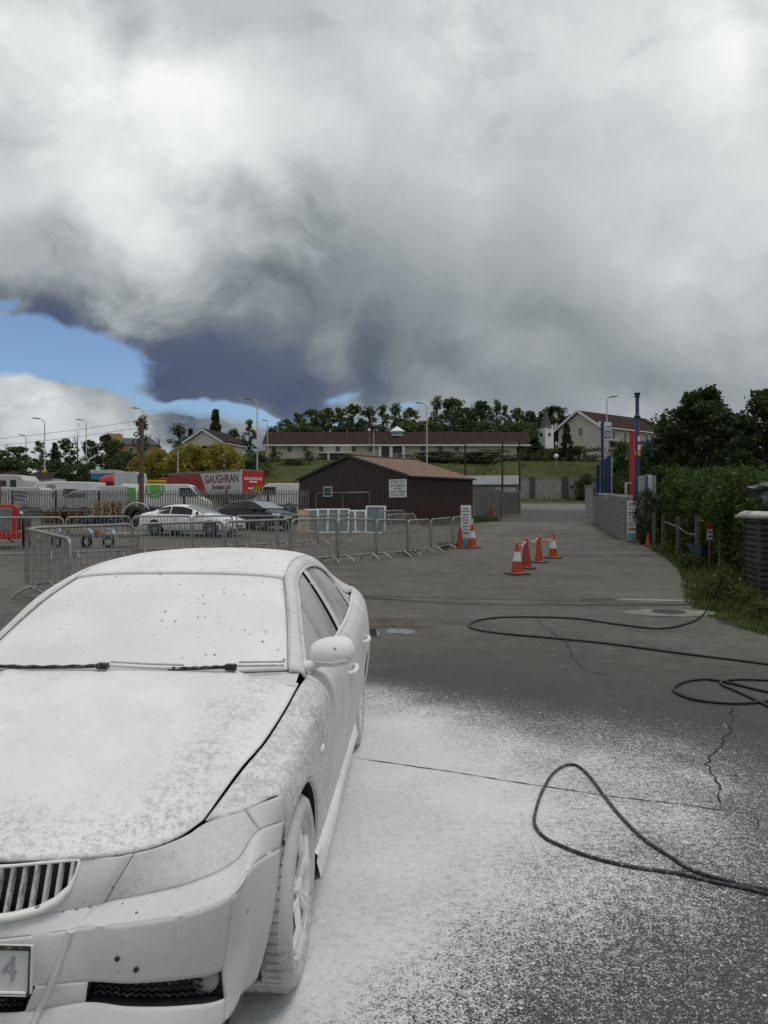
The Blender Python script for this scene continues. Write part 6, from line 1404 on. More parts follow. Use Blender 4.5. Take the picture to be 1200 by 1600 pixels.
# ------------------------------------------------------------------ buildings beyond the yard
M['cream'] = mat('cream_render', (.52, .49, .41), .85, var=.10, vscale=.6, dirt=.35, dirtcol=(.26, .24, .19))
M['cream2'] = mat('pale_cream_render', (.62, .59, .51), .85, var=.08, vscale=.6, dirt=.3, dirtcol=(.3, .28, .23))
M['rooftile'] = mat('brown_roof_tiles', (.040, .025, .022), .9, spec=.12, var=.2, vscale=1.2, bump=.5, bscale=8, dirt=.3, dirtcol=(.028, .022, .02))
M['slate'] = mat('dark_slate_roof', (.055, .058, .065), .6, var=.15, vscale=1)
M['yellowwall'] = mat('yellow_ochre_render', (.42, .31, .13), .85, var=.1, vscale=.5)
def wbox(e, name, m_, x0, x1, y0, y1, z0, z1, bevel=0): m = MB(); m.box(x0, x1, y0, y1, z0, z1); return m.build(name, m_, e, bevel=bevel)
def window(e, x, y, z, w, h, frame=None, s=-1, ax='x'):
    """window set on a wall face; reveal frame proud of the wall, dark pane behind it"""
    fr = frame or M['white']; t = .09; m = MB()
    def B(u0, u1, a, b, z0, z1): m.box(u0, u1, a, b, z0, z1) if ax == 'x' else m.box(a, b, u0, u1, z0, z1)
    a, b = (y - .06, y + .03) if s < 0 else (y - .03, y + .06)
    B(x - w / 2, x + w / 2, a, b, z + h / 2 - t, z + h / 2); B(x - w / 2 - .08, x + w / 2 + .08, a - .04, b, z - h / 2 - .02, z - h / 2 + t); B(x - w / 2, x - w / 2 + t, a, b, z - h / 2 + t, z + h / 2 - t); B(x + w / 2 - t, x + w / 2, a, b, z - h / 2 + t, z + h / 2 - t); B(x - .03, x + .03, a, b, z - h / 2 + t, z + h / 2 - t)
    wn_ = m.build('window', fr, e); m = MB(); c = y - .012 if s < 0 else y + .012
    if ax == 'x': m.box(x - w / 2 + t, x + w / 2 - t, c - .01, c + .01, z - h / 2 + t, z + h / 2 - t)
    else: m.box(c - .01, c + .01, x - w / 2 + t, x + w / 2 - t, z - h / 2 + t, z + h / 2 - t)
    m.build('pane', M['glass'], wn_)
# long low building on the bank
D0 = 150.0; K = D0 / FPX
lb = empty('long_building', (0, D0, 0), 0, 'long low cream building with brown tiled roof and lantern on the bank', 'building')
xl, xr = (415 - 600) * K, (832 - 600) * K; ze_, zr_, zb_ = zpx(694, D0), zpx(675, D0 + 5), zpx(722, D0)
xm = (590 - 600) * K; xn = (633 - 600) * K
wbox(lb, 'wall', M['cream'], xl, xm, 0, 10, zb_ - 3, ze_); wbox(lb, 'wall', M['cream'], xm + .01, xn, 1.2, 10, zb_ - 3, ze_); wbox(lb, 'wall', M['cream2'], xn + .01, xr - 3, .4, 10, zb_ - 3, ze_)
for i in range(22):
    a = xl - .6 + (xr - xl + .6) * i / 22; b = xl - .6 + (xr - xl + .6) * (i + 1) / 22 - .015
    m = MB(); m.add([(a, -.9, ze_ - .15), (b, -.9, ze_ - .15), (b, 5, zr_), (a, 5, zr_), (a, 10.9, ze_ - .15), (b, 10.9, ze_ - .15), (a, -.9, ze_ - .32), (b, -.9, ze_ - .32)], [(0, 1, 2, 3), (3, 2, 5, 4), (6, 7, 1, 0)]); m.build('roof_bay', M['rooftile'], lb)
wbox(lb, 'fascia', M['white'], xl - .6, xr, -.97, -.91, ze_ - .42, ze_ - .14); wbox(lb, 'soffit', M['white'], xl - .6, xr, -.9, .35, ze_ - .44, ze_ - .40)
for px in (428, 452.5, 477, 502, 528, 553, 578): window(lb, (px - 600) * K, 0, zpx(701, D0), .95, 1.25, M['grey'])
for px in (661, 688, 714): window(lb, (px - 600) * K, .4, zpx(700, D0), .9, 1.1, M['grey'])
for px in (593.5, 611, 630.5): wbox(lb, 'porch_column', M['white'], (px - 600) * K - .28, (px - 600) * K + .28, -.7, -.15, zb_ - .6, ze_ - .44)
wbox(lb, 'entrance_glazing', M['glass'], (597 - 600) * K, (608 - 600) * K, 1.12, 1.17, zb_, ze_ - .6); window(lb, (621 - 600) * K, 1.2, zpx(702, D0), 1.9, 1.5, M['white'])
wbox(lb, 'canopy', M['cream2'], (498 - 600) * K, (552 - 600) * K, -3.2, -.1, zpx(709, D0) - .12, zpx(709, D0) + .15); wbox(lb, 'canopy_post', M['white'], (513.5 - 600) * K, (516.5 - 600) * K, -3.0, -2.7, zpx(722, D0), zpx(709, D0) - .13)
wbox(lb, 'chimney', mat('brick_red_chimney', (.20, .09, .07), .9), (539 - 600) * K, (542 - 600) * K, 3.6, 4.6, zr_ - 1.2, zr_ + .35)
lx_ = (621 - 600) * K; m = MB(); m.lathe([(1.45, zr_ - 1.0), (1.45, zr_ - .1), (1.65, zr_ - .05), (0, zr_ + 1.05)], 8, 'z', (lx_, 3.8, 0)); m.build('roof_lantern', M['white'], lb)
m = MB(); m.lathe([(1.47, zr_ - .8), (1.47, zr_ - .2)], 8, 'z', (lx_, 3.8, 0)); m.build('lantern_glazing', M['wp'], lb)
# bungalow with gable to the yard
bgw = empty('bungalow', at(318, 116), R(-14), 'cream bungalow with wide gable above the yellow gorse', 'house'); gzb = at(318, 116).z; a_ = zpx(672, 116) - gzb; e_ = zpx(690, 116) - gzb
m = MB(); m.add([(-2.9, 0, -1), (2.9, 0, -1), (2.9, 0, e_), (0, 0, a_), (-2.9, 0, e_), (-2.9, 8, -1), (2.9, 8, -1), (2.9, 8, e_), (0, 8, a_), (-2.9, 8, e_)], [(0, 1, 2, 3, 4), (1, 6, 7, 2), (5, 0, 4, 9), (6, 5, 9, 8, 7)]); m.build('wall', M['cream2'], bgw)
for s in (-1, 1): m = MB(); m.add([(0, -.4, a_ + .12), (s * 3.3, -.4, e_ - .12), (s * 3.3, 8.3, e_ - .12), (0, 8.3, a_ + .12)], [(0, 1, 2, 3)]); o = m.build('roof', M['rooftile'], bgw); md = o.modifiers.new('t', 'SOLIDIFY'); md.thickness = .16; m = MB(); m.bar((0, -.45, a_ + .05), (s * 3.35, -.45, e_ - .2), .06, .26); m.build('barge_board', M['white'], bgw)
wbox(bgw, 'lean_to_roof', M['rooftile'], -1.6, 2.2, -1.4, -.02, e_ - 1.0, e_ - .75); wbox(bgw, 'garage_door', M['cream'], -1.3, 1.6, -.06, -.01, -.5, e_ - 1.05); window(bgw, 3.5, 2.9, e_ - .9, 1.0, .8, M['white'], 1, 'y')
wbox(bgw, 'gutter', M['white'], 3.3, 3.42, -.4, 8.3, e_ - .32, e_ - .2)
# ochre house by the utility pole
oh = empty('ochre_house', at(203, 140), R(8), 'ochre house with dark slate roof behind the utility pole', 'house'); g0 = at(203, 140).z; e_ = zpx(695, 140) - g0
wbox(oh, 'wall', M['yellowwall'], -4.2, 4.6, 0, 6, -1, e_); m = MB(); m.add([(-4.5, -.4, e_), (4.9, -.4, e_), (3.4, 3, e_ + 1.5), (-3.2, 3, e_ + 1.5), (4.9, 6.4, e_), (-4.5, 6.4, e_)], [(0, 1, 2, 3), (3, 2, 4, 5), (1, 4, 2), (0, 3, 5)]); m.build('roof', M['slate'], oh)
wbox(oh, 'stair_tower', M['yellowwall'], -4.0, -1.6, -.5, 2.2, -1, zpx(678, 140) - g0)
for x in (.2, 2.6): window(oh, x, 0, e_ - 1.0, .9, 1.1)
# two-storey house on the right
hc_ = Vector((29.5, 105, 0)); hv = Vector((12.7, 10.4, 0)).normalized(); hn = Vector((hv.y, -hv.x, 0)); HL, HW = 16.4, 7.0
hs_ = empty('two_storey_house', hc_, math.atan2(hv.y, hv.x), 'two-storey cream house with brown roof above the hedge', 'house'); e_ = 13.1; a_ = 15.35; b_ = gz(29, 105) - 1
m = MB(); m.add([(0, 0, b_), (HL, 0, b_), (HL, HW, b_), (0, HW, b_), (0, 0, e_), (HL, 0, e_), (HL, HW, e_), (0, HW, e_), (0, HW / 2, a_), (HL, HW / 2, a_)], [(0, 1, 5, 4), (3, 0, 4, 8, 7), (1, 2, 6, 9, 5), (2, 3, 7, 6)]); m.build('wall', M['cream'], hs_)
for s, y0 in ((-1, -.45), (1, HW + .45)):
    for i in range(10):
        xa = -.4 + (HL + .8) * i / 10; xb = -.4 + (HL + .8) * (i + 1) / 10 - .01; m = MB(); m.add([(xa, y0, e_ - .2), (xb, y0, e_ - .2), (xb, HW / 2, a_ + .12), (xa, HW / 2, a_ + .12)], [(0, 1, 2, 3)]); o = m.build('roof_bay', M['rooftile'], hs_); md = o.modifiers.new('t', 'SOLIDIFY'); md.thickness = .12
    m = MB(); m.bar((-.45, y0, e_ - .28), (-.45, HW / 2, a_ + .04), .08, .3); m.build('barge_board', M['white'], hs_)
wbox(hs_, 'gutter', M['white'], -.4, HL + .4, -.56, -.44, e_ - .36, e_ - .22)
for x in (1.2, 3.2, 6.0, 9.4, 11.4, 13.0, 15.0): window(hs_, x, 0, e_ - 1.15, .85, 1.35)
for x in (5.6, 10.2, 13.8): window(hs_, x, 0, e_ - 3.9, 1.1, 1.4)
window(hs_, HW * .45, 0, e_ - .7, .8, 1.4, M['white'], -1, 'y')
m = MB(); m.add([(2.2, -1.9, e_ - 2.9), (5.2, -1.9, e_ - 2.9), (5.2, -.02, e_ - 2.0), (2.2, -.02, e_ - 2.0)], [(0, 1, 2, 3)]); o = m.build('porch_roof', M['rooftile'], hs_); md = o.modifiers.new('t', 'SOLIDIFY'); md.thickness = .12; wbox(hs_, 'porch', M['cream2'], 2.5, 4.9, -1.6, -.02, b_, e_ - 2.95)
# church
cu = empty('church_tower', (((852.5 - 600) * 160 / FPX), 160, 0), R(30), 'small white church tower with grey spire behind the trees', 'church'); z0, z1, z2 = zpx(700, 160), zpx(670, 160), zpx(640, 160)
wbox(cu, 'tower', M['white'], -1.15, 1.15, -1.15, 1.15, z0 - 4, z1); m = MB(); m.lathe([(1.35, z1), (1.0, z1 + .8), (.06, z2)], 8); m.build('spire', M['slate'], cu); m = MB(); m.tube([(0, 0, z2), (0, 0, z2 + .7)], .05, 6); m.build('finial', M['grey'], cu)
m = MB(); m.lathe([(0, -1.17), (.38, -1.17)], 16, 'y', (0, 0, z1 - 1.3)); m.build('louvre', M['black'], cu); m = MB(); m.lathe([(0, -1.17), (.38, -1.17)], 16, 'x', (0, 0, z1 - 1.3)); m.build('louvre', M['black'], cu)
# low roadside wall of rendered panels between dark piers
rw = empty('roadside_wall', (0, 0, 0), 0, 'grey rendered boundary wall with dark piers across the road', 'wall')
y_ = 80.0; zt_ = zpx(745, y_); zb_ = gz(16, y_) - .2; xs_ = [(px - 600) * y_ / FPX for px in (738, 762, 790, 828, 836, 878, 888, 930)]
for i in range(0, 7):
    pier = i in (3, 5); wbox(rw, 'pier' if pier else 'panel', M['slate'] if pier else M['concrete'], xs_[i] + .01, xs_[i + 1] - .01, y_ + (-.08 if pier else 0), y_ + .25, zb_, zt_ - (.0 if pier else .12)); 
    if not pier: wbox(rw, 'coping', M['darkgalv'], xs_[i] + .01, xs_[i + 1] - .01, y_ - .05, y_ + .3, zt_ - .115, zt_)
# small buildings at far left
for (px, d, w_, yt, lab) in ((6, 92, 2.4, 737, 'small grey outbuilding with dark doorway at the road edge'), (60, 90, 3.2, 738, 'low bungalow with brown roof behind the caravan')):
    e = empty('outbuilding', at(px, d), 0, lab, 'building'); h = zpx(yt, d) - at(px, d).z
    wbox(e, 'wall', M['palegrey'], -w_ / 2, w_ / 2, 0, 4, -.5, h - .7); m = MB(); m.add([(-w_ / 2 - .2, -.3, h - .75), (w_ / 2 + .2, -.3, h - .75), (w_ / 2 - .3, 2, h + .1), (-w_ / 2 + .3, 2, h + .1)], [(0, 1, 2, 3)]); m.build('roof', M['rooftile'], e); wbox(e, 'doorway', M['black'], -.3, .6, -.03, .02, .2, h - 1.1)
# --- street lamps
def lamp(px, yt, d, side, label, arm=1.0, banded=False):
    p = at(px, d); h = zpx(yt, d) - p.z; e = empty('street_lamp', p, 0, label, 'street lamp', 'street lamps along the road')
    m = MB(); m.tube([(0, 0, -.3), (0, 0, h * .3), (0, 0, h - .7)] + [(side * arm * (1 - math.cos(a)) * .8, 0, h - .7 + .7 * math.sin(a)) for a in (R(30), R(60), R(90))], [.11, .095, .07, .06, .055, .05], 8); m.build('pole', M['palegrey'], e, smooth=60)
    m = MB(); m.box(-.5, .5, -.13, .13, -.07, .08); m.build('lantern', M['darkgalv'], e, bevel=.04, loc=(side * (arm * .8 + .35), 0, h + .02), rot=(0, R(-6 * side), 0))
    if banded: m = MB(); m.lathe([(.13, 1.6), (.3, 1.65), (.3, 2.6), (.13, 2.65)], 8); m.build('yellow_box', M['yellow'], e)
    return e
lamp(70, 654, 104, -1, 'street lamp with a yellow box on its pole behind the motorhome', banded=True)
lamp(41, 680, 128, -1, 'shorter street lamp with square head left of the yellow-boxed lamp', .5); lamp(135, 656, 124, -1, 'thin street lamp standing on the grass bank beside the bare tree')
lamp(224, 638, 112, -1, 'street lamp rising behind the utility pole'); lamp(308, 652, 150, -1, 'faint street lamp behind the bungalow roof'); lamp(402, 624, 98, -1, 'tall street lamp beside the tail of the red lorry'); lamp(278, 700, 94, 1, 'short lamp post in front of the yellow gorse', .1)
lamp(418, 657, 140, -1, 'short street lamp at the end of the long brown roof', .2); lamp(667, 630, 112, -1, 'tall street lamp between the brown shed and the long building'); lamp(584, 672, 142, 1, 'bare lamp post in front of the long building porch', .1); lamp(948, 620, 96, 1, 'tall street lamp in front of the two-storey house', .6)
def globe(px, py, d, label):
    p = at(px, d); h = zpx(py, d) - p.z; e = empty('globe_lamp', p, 0, label, 'lamp', 'white globe lamps on the bank'); m = MB(); m.tube([(0, 0, -.2), (0, 0, h)], .05, 6); m.build('post', M['grey'], e)
    m = MB(); m.lathe([(.10, h - .26), (.23, h - .15), (.29, h), (.23, h + .18), (.10, h + .27), (0, h + .29)], 14); m.build('globe', M['white'], e, smooth=80)
globe(577, 672, 146, 'white globe lamp in front of the long brown roof'); globe(789, 668, 166, 'white globe lamp behind the long roof against the trees'); globe(869, 713, 92, 'white globe lamp low on the hedge bank below the church')

# ------------------------------------------------------------------ vegetation
G0 = leaf_mat('leaf_mid_green', (.040, .066, .018), (.100, .140, .040), scale=.35)
G1 = leaf_mat('leaf_dark_green', (.026, .044, .016), (.064, .094, .032), scale=.4)
G2 = leaf_mat('leaf_grey_green', (.055, .075, .032), (.110, .135, .060), scale=.35)
GY = leaf_mat('leaf_gorse_yellow', (.130, .125, .022), (.42, .35, .06), scale=.5)
GH = leaf_mat('leaf_hedge', (.022, .044, .009), (.078, .125, .022), scale=.9)
GT = leaf_mat('leaf_near_tree', (.018, .033, .011), (.055, .085, .024), scale=.6)
GW = leaf_mat('weed_leaf', (.045, .068, .014), (.12, .14, .034), scale=1.5)
def leaves(mb, c, n, spread, size, rnd, flat=0.0):
    for _ in range(n):
        while True:
            v = Vector((rnd.uniform(-1, 1), rnd.uniform(-1, 1), rnd.uniform(-1, 1)))
            if v.length < 1: break
        p = c + Vector((v.x * spread[0], v.y * spread[1], v.z * spread[2]))
        a = Vector((rnd.gauss(0, 1), rnd.gauss(0, 1), rnd.gauss(0, .7))).normalized(); b = a.cross(Vector((rnd.gauss(0, 1), rnd.gauss(0, 1), rnd.gauss(0, 1)))).normalized()
        s = size * rnd.uniform(.6, 1.35); k = len(mb.v)
        mb.v += [tuple(p - a * s), tuple(p + b * s * .55), tuple(p + a * s), tuple(p - b * s * .55)]; mb.f.append((k, k + 1, k + 2, k + 3))
def tree_mesh(kind, seed, H=10.0, rad=3.6, nclus=80, per=36, leaf=.30, base=.18, material=None):
    rnd = random.Random(seed); cr = MB(); tk = MB(); limbs = []
    tk.tube([(0, 0, -.4), (rnd.gauss(0, .06), 0, H * .2), (rnd.gauss(0, .12), rnd.gauss(0, .12), H * .55), (0, 0, H * .86)], [.034 * H * .6, .026 * H * .6, .016 * H * .6, .004 * H], 8)
    for k in range(nclus):
        u = rnd.random(); z = base + (1 - base) * u
        if kind == 'round': w_ = math.sin(math.pi * min(max((z - base * .6) / (1.02 - base * .6), 0), 1)) ** .6
        elif kind == 'cone': w_ = (1 - z) * 1.15 + .04
        elif kind == 'tall': w_ = .30 + .55 * math.sin(math.pi * z) * (.6 + .4 * math.sin(z * 17 + seed))
        else: w_ = math.sin(math.pi * z) ** .5
        a = rnd.uniform(0, 6.283); rr = rad * w_ * (rnd.random() ** .42) * (1 + .25 * math.sin(3 * a + seed) + .15 * math.sin(5 * a + seed * 2))
        c = Vector((rr * math.cos(a), rr * math.sin(a), H * z)); sp = rad * rnd.uniform(.16, .30)
        leaves(cr, c, per, (sp, sp, sp * .75), leaf, rnd)
        if k % 4 == 0: limbs.append(c)
    for c in limbs:
        z0 = max(H * .15, c.z - H * .22); tk.tube([(0, 0, z0), (c.x * .5, c.y * .5, (z0 + c.z) / 2 + .03 * H), tuple(c)], [.009 * H, .006 * H, .002 * H], 5)
    return cr.mesh('crown', material, clean=False), tk.mesh('trunk', M['bark'], 60)
TV = {
 'round': tree_mesh('round', 1, material=G0), 'round2': tree_mesh('round', 5, nclus=70, rad=3.9, material=G0), 'dark': tree_mesh('round', 9, nclus=95, material=G1),
 'sparse': tree_mesh('tall', 3, nclus=46, per=24, rad=3.2, base=.35, leaf=.26, material=G2), 'sparse2': tree_mesh('tall', 8, nclus=40, per=26, rad=2.6, base=.28, leaf=.26, material=G0),
 'cone': tree_mesh('cone', 4, nclus=90, per=34, rad=2.4, base=.06, material=G1), 'shrub': tree_mesh('round', 12, H=10, rad=6.5, nclus=110, per=40, base=.0, leaf=.34, material=G0), 'dshrub': tree_mesh('round', 15, H=10, rad=6.5, nclus=110, per=40, base=.0, leaf=.34, material=G1),
 'bare': tree_mesh('tall', 6, nclus=30, per=2, rad=2.2, base=.3, leaf=.14, material=G2), 'gorse': tree_mesh('round', 21, H=10, rad=6.5, nclus=150, per=46, base=.0, leaf=.36, material=GY),
}
def tree(px, yt, wpx, d, kind, label, cat='tree', group='trees on the ridge behind the long building', name=None, sink=0.0):
    p = at(px, d); H_ = zpx(yt, d) - p.z + sink; k = {'round': 7.6, 'round2': 8.2, 'dark': 7.6, 'sparse': 6.2, 'sparse2': 5.4, 'cone': 4.8, 'shrub': 13.4, 'dshrub': 13.4, 'bare': 4.6, 'gorse': 13.4}[kind]
    e = empty(name or ('shrub' if 'shrub' in kind else 'tree'), p - Vector((0, 0, sink)), random.uniform(0, 6.28), label, cat, group); w_ = wpx * d / FPX / k; e.scale = (w_, w_, H_ / 10)
    link('crown', TV[kind][0], e); link('trunk', TV[kind][1], e); return e
g1 = 'trees on the ridge behind the long building'
ridge = [(447, 657, 44, 172, 'round'), (468, 646, 40, 176, 'sparse2'), (488, 642, 46, 180, 'round2'), (512, 640, 44, 182, 'round'), (533, 638, 42, 178, 'sparse2'), (552, 634, 50, 182, 'round'), (578, 637, 40, 180, 'sparse'), (598, 634, 38, 178, 'sparse2'), (617, 632, 34, 184, 'sparse'), (640, 640, 44, 178, 'round'), (682, 621, 32, 176, 'sparse'), (706, 626, 66, 170, 'round2'), (728, 640, 50, 172, 'round'), (752, 630, 54, 176, 'dark'), (776, 627, 30, 184, 'sparse'), (790, 634, 30, 186, 'sparse2'), (808, 640, 36, 178, 'round'), (829, 645, 40, 176, 'dark'), (866, 638, 62, 178, 'dark'), (893, 650, 40, 184, 'round'), (842, 655, 40, 190, 'round2')]
where = ['over the left end of the brown roof', 'next to the end of the brown roof', 'above the first windows of the long building', 'above the second windows of the long building', 'left of the roof chimney', 'directly above the roof chimney', 'right of the roof chimney', 'above the porch of the long building', 'behind the white roof lantern', 'between the lantern and the tall street lamp', 'towering just right of the tall street lamp', 'crowning the highest bushy clump', 'filling the slope beside the bushy clump', 'standing dark in the middle of the right-hand wood', 'thin and feathery behind the dark tree', 'thin beside the feathery tree', 'above the second globe lamp', 'dark beside the church spire', 'rounded and dark behind the church spire', 'between the spire and the two-storey house', 'low behind the church tower']
for (a, w_) in zip(ridge, where): tree(*a, label='green tree ' + w_, group=g1)
for (px, yt, w_, d, k_, lab) in ((470, 668, 120, 166, 'shrub', 'dark undergrowth along the ridge above the left windows'), (560, 666, 130, 168, 'dshrub', 'dark undergrowth along the ridge above the chimney'), (660, 662, 130, 166, 'shrub', 'scrub between the lantern and the right-hand wood'), (735, 660, 110, 164, 'dshrub', 'dense scrub under the bushy clump'), (800, 662, 110, 164, 'shrub', 'dense scrub under the feathery trees')): tree(px, yt, w_, d, k_, lab, 'shrub', 'scrub under the ridge trees', sink=2)
# left-hand trees
g2 = 'trees beyond the lorry yard'
for (px, yt, w_, d, k_, lab) in ((337, 643, 36, 140, 'cone', 'dark conifer standing over the bungalow ridge'), (281, 664, 44, 134, 'sparse', 'open-crowned tree left of the bungalow gable'), (298, 672, 26, 138, 'cone', 'small conifer touching the bungalow gable'), (366, 672, 34, 128, 'round', 'rounded green tree at the right of the bungalow'), (391, 657, 34, 130, 'sparse2', 'upright leafy tree beside the tall lorry lamp'), (222, 652, 38, 130, 'sparse', 'airy tree directly behind the utility pole'), (248, 668, 30, 126, 'bare', 'nearly bare dark tree right of the utility pole'), (121, 664, 34, 140, 'bare', 'bare thin tree standing up from the far hedge'), (165, 682, 40, 128, 'dark', 'dark tree in front of the ochre stair tower'), (182, 690, 40, 126, 'round', 'bushy tree at the foot of the ochre house'), (103, 688, 40, 126, 'round', 'green tree beside the yellow-boxed lamp'), (86, 694, 26, 118, 'cone', 'dark conifer behind the motorhome roof'), (64, 690, 36, 134, 'sparse2', 'slender tree between the two left street lamps'), (28, 700, 64, 120, 'round2', 'broad green tree behind the caravan'), (10, 684, 26, 134, 'bare', 'thin bare tree rising over the far broad tree'), (-12, 702, 60, 124, 'round', 'green tree over the grey outbuilding'), (140, 690, 40, 132, 'round2', 'green tree beside the thin bank lamp'), (425, 668, 30, 160, 'sparse', 'small tree at the very end of the brown roof'), (345, 666, 22, 142, 'bare', 'thin bare tree just right of the bungalow conifer')):
    tree(px, yt, w_, d, k_, lab, group=g2)
for (px, yt, w_, d, lab) in ((20, 722, 110, 112, 'hedge shrub behind the grey outbuilding'), (75, 722, 110, 110, 'hedge shrub behind the low brown-roofed bungalow'), (130, 726, 90, 116, 'hedge shrub below the thin bank lamp'), (205, 712, 90, 120, 'hedge shrub under the ochre house')): tree(px, yt, w_, d, 'dshrub', lab, 'shrub', 'hedge shrubs beyond the lorry yard', sink=1)
for (px, yt, w_, d, lab) in ((252, 706, 80, 104, 'yellow-green gorse bush nearest the utility pole'), (300, 699, 96, 103, 'yellow-green gorse bush below the bungalow gable'), (345, 698, 86, 102, 'yellow-green gorse bush at the lamp end of the clump')): tree(px, yt, w_, d, 'gorse', lab, 'shrub', 'gorse bushes below the bungalow', 'gorse_bush', 1)
for (px, yt, w_, d, lab) in ((400, 712, 70, 112, 'dark shrub left of the tall lorry lamp'), (455, 718, 60, 128, 'shrub on the bank below the left windows'), (430, 706, 22, 140, 'small round shrub under the first building window'), (483, 706, 16, 140, 'small upright shrub at the fourth window')): tree(px, yt, w_, d, 'dshrub', lab, 'shrub', 'shrubs on the bank below the long building', sink=.5)
for (px, yt, w_, d, k_, lab) in ((700, 707, 150, 138, 'dshrub', 'dark hedge bank under the right wing of the long building'), (770, 705, 120, 134, 'dshrub', 'dark hedge bank behind the netting frame'), (835, 686, 46, 108, 'cone', 'bushy conifer left of the church tower'), (838, 700, 60, 108, 'dshrub', 'dark shrub mass below the church tower'), (885, 664, 30, 98, 'cone', 'dark pointed conifer before the gable of the two-storey house'), (905, 700, 100, 100, 'dshrub', 'clipped dark hedge below the two-storey house'), (862, 703, 70, 101, 'dshrub', 'dark hedge behind the low globe lamp'), (918, 744, 54, 78.6, 'dshrub', 'dark bush swallowing the end of the roadside wall'), (975, 700, 80, 52, 'dshrub', 'dark bush behind the blue sign posts'), (1020, 695, 80, 48, 'dshrub', 'dark bush behind the blue mast'), (1000, 720, 60, 40, 'dshrub', 'dark bush behind the red totem')): tree(px, yt, w_, d, k_, lab, 'shrub' if k_ == 'dshrub' else 'tree', 'dark evergreens below the house', sink=.5)
for (px, yt, w_, d, k_, lab) in ((1045, 656, 60, 90, 'round', 'green tree at the end of the two-storey house'), (1030, 664, 40, 120, 'round2', 'distant tree behind the two-storey house roof'), (1062, 664, 50, 80, 'dark', 'dark tree between the house and the big tree')): tree(px, yt, w_, d, k_, lab, group='trees round the two-storey house')
# near trees over the right-hand hedge: finer leaves, own meshes
def near_tree(px, yt, wpx, d, seed, label, nclus=150, per=52, leaf=.11):
    p = at(px, d); H_ = zpx(yt, d) - p.z; rad = wpx * d / FPX / 2; ms = tree_mesh('round', seed, H=H_, rad=rad, nclus=nclus, per=per, leaf=leaf, base=.22, material=GT)
    e = empty('tree', p, 0, label, 'tree', 'tall trees over the right-hand hedge'); link('crown', ms[0], e); link('trunk', ms[1], e)
near_tree(1096, 611, 118, 40, 31, 'tall spreading tree standing above the hedge beside the house', 190, 60, .12)
near_tree(1142, 648, 90, 38, 33, 'dark tree filling the gap between the two tall hedge trees'); near_tree(1196, 617, 110, 33, 35, 'tall dark tree rising above the steel cage end of the hedge', 170, 56, .11); near_tree(1048, 668, 70, 44, 37, 'smaller dark tree beside the tall spreading tree')
# clipped hedge along the right-hand verge
hg = empty('hedge', Vector((8.2, 22, 0)), 0, 'dense green hedge running along the right-hand verge', 'hedge'); rnd = random.Random(41); hm_ = MB(); st_ = MB()
hl = herm([(9.5, 9.0, 2.2), (12, 8.9, 2.2), (15, 8.6, 2.2), (18, 8.9, 2.15), (22, 9.9, 2.2), (27, 11.0, 2.3), (31, 12.2, 2.4), (36, 13.6, 2.6)])
for k in range(1500):
    y = 9.5 + 26.5 * rnd.random() ** 1.1; x, h = hl(y); x -= .0; f = rnd.random()
    if f < .62: dx = rnd.uniform(-.75, -.25); z = h * rnd.uniform(.12, 1.0); dx += .35 * max(z / h - .75, 0) * 2
    else: dx = rnd.uniform(-.6, 1.2); z = h * rnd.uniform(.90, 1.08)
    bulge = .30 * math.sin(y * 1.9) + .18 * math.sin(y * 4.3 + z)
    c = Vector((x + dx + bulge - 8.2, y - 22, gz(x, y) + z + .22 * math.sin(y * 1.1))); leaves(hm_, c, 44, (.30, .30, .26), .030 + .0012 * y, rnd)
for k in range(34):
    y = 9.8 + 26 * k / 34; x, h = hl(y); st_.tube([(x - 8.2, y - 22, gz(x, y) - .1), (x - 8.2 + rnd.gauss(0, .15), y - 22 + rnd.gauss(0, .15), gz(x, y) + h * .8)], [.05, .02], 6)
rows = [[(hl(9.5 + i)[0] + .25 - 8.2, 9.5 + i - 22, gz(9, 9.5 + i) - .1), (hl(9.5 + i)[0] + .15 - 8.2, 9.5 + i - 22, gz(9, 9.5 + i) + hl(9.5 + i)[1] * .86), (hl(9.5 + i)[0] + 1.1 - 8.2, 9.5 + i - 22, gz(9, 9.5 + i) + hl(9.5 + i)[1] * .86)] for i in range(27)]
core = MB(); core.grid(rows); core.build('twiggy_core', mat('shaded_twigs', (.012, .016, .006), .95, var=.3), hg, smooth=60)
hm_.build('foliage', GH, hg, clean=False); st_.build('stems', M['bark'], hg, smooth=60)
tree(1010, 770, 44, 29.0, 'dshrub', 'low dark bush between the notice board and the hedge', 'shrub', None)
# ivy-dark bush by the notice board, grass and weeds on the verge
rnd = random.Random(51); gm_ = MB()
def blade(mb, p, h, lean, w_, rnd):
    a = rnd.uniform(0, 6.283); dx, dy = math.cos(a), math.sin(a); k = len(mb.v); lx, ly = dx * lean, dy * lean
    mb.v += [(p.x - dy * w_, p.y + dx * w_, p.z), (p.x + dy * w_, p.y - dx * w_, p.z), (p.x + lx * .4 + dy * w_ * .7, p.y + ly * .4 - dx * w_ * .7, p.z + h * .6), (p.x + lx * .4 - dy * w_ * .7, p.y + ly * .4 + dx * w_ * .7, p.z + h * .6), (p.x + lx, p.y + ly, p.z + h)]; mb.f += [(k, k + 1, k + 2, k + 3), (k + 3, k + 2, k + 4)]
for k in range(26000):
    y = 9.2 + 24 * rnd.random() ** 1.7; e = _edge(y); x = e - .05 + (rnd.random() ** 1.3) * 2.8
    if mnoise.noise((x * 1.2, y * 1.2, 0)) < -.25: continue
    near_e = min(1, (x - e + .1) * 1.6); blade(gm_, Vector((x, y, gz(x, y) - .03)), rnd.uniform(.06, .24) * (.4 + .6 * near_e), rnd.uniform(.02, .12), .004 + .0004 * y, rnd)
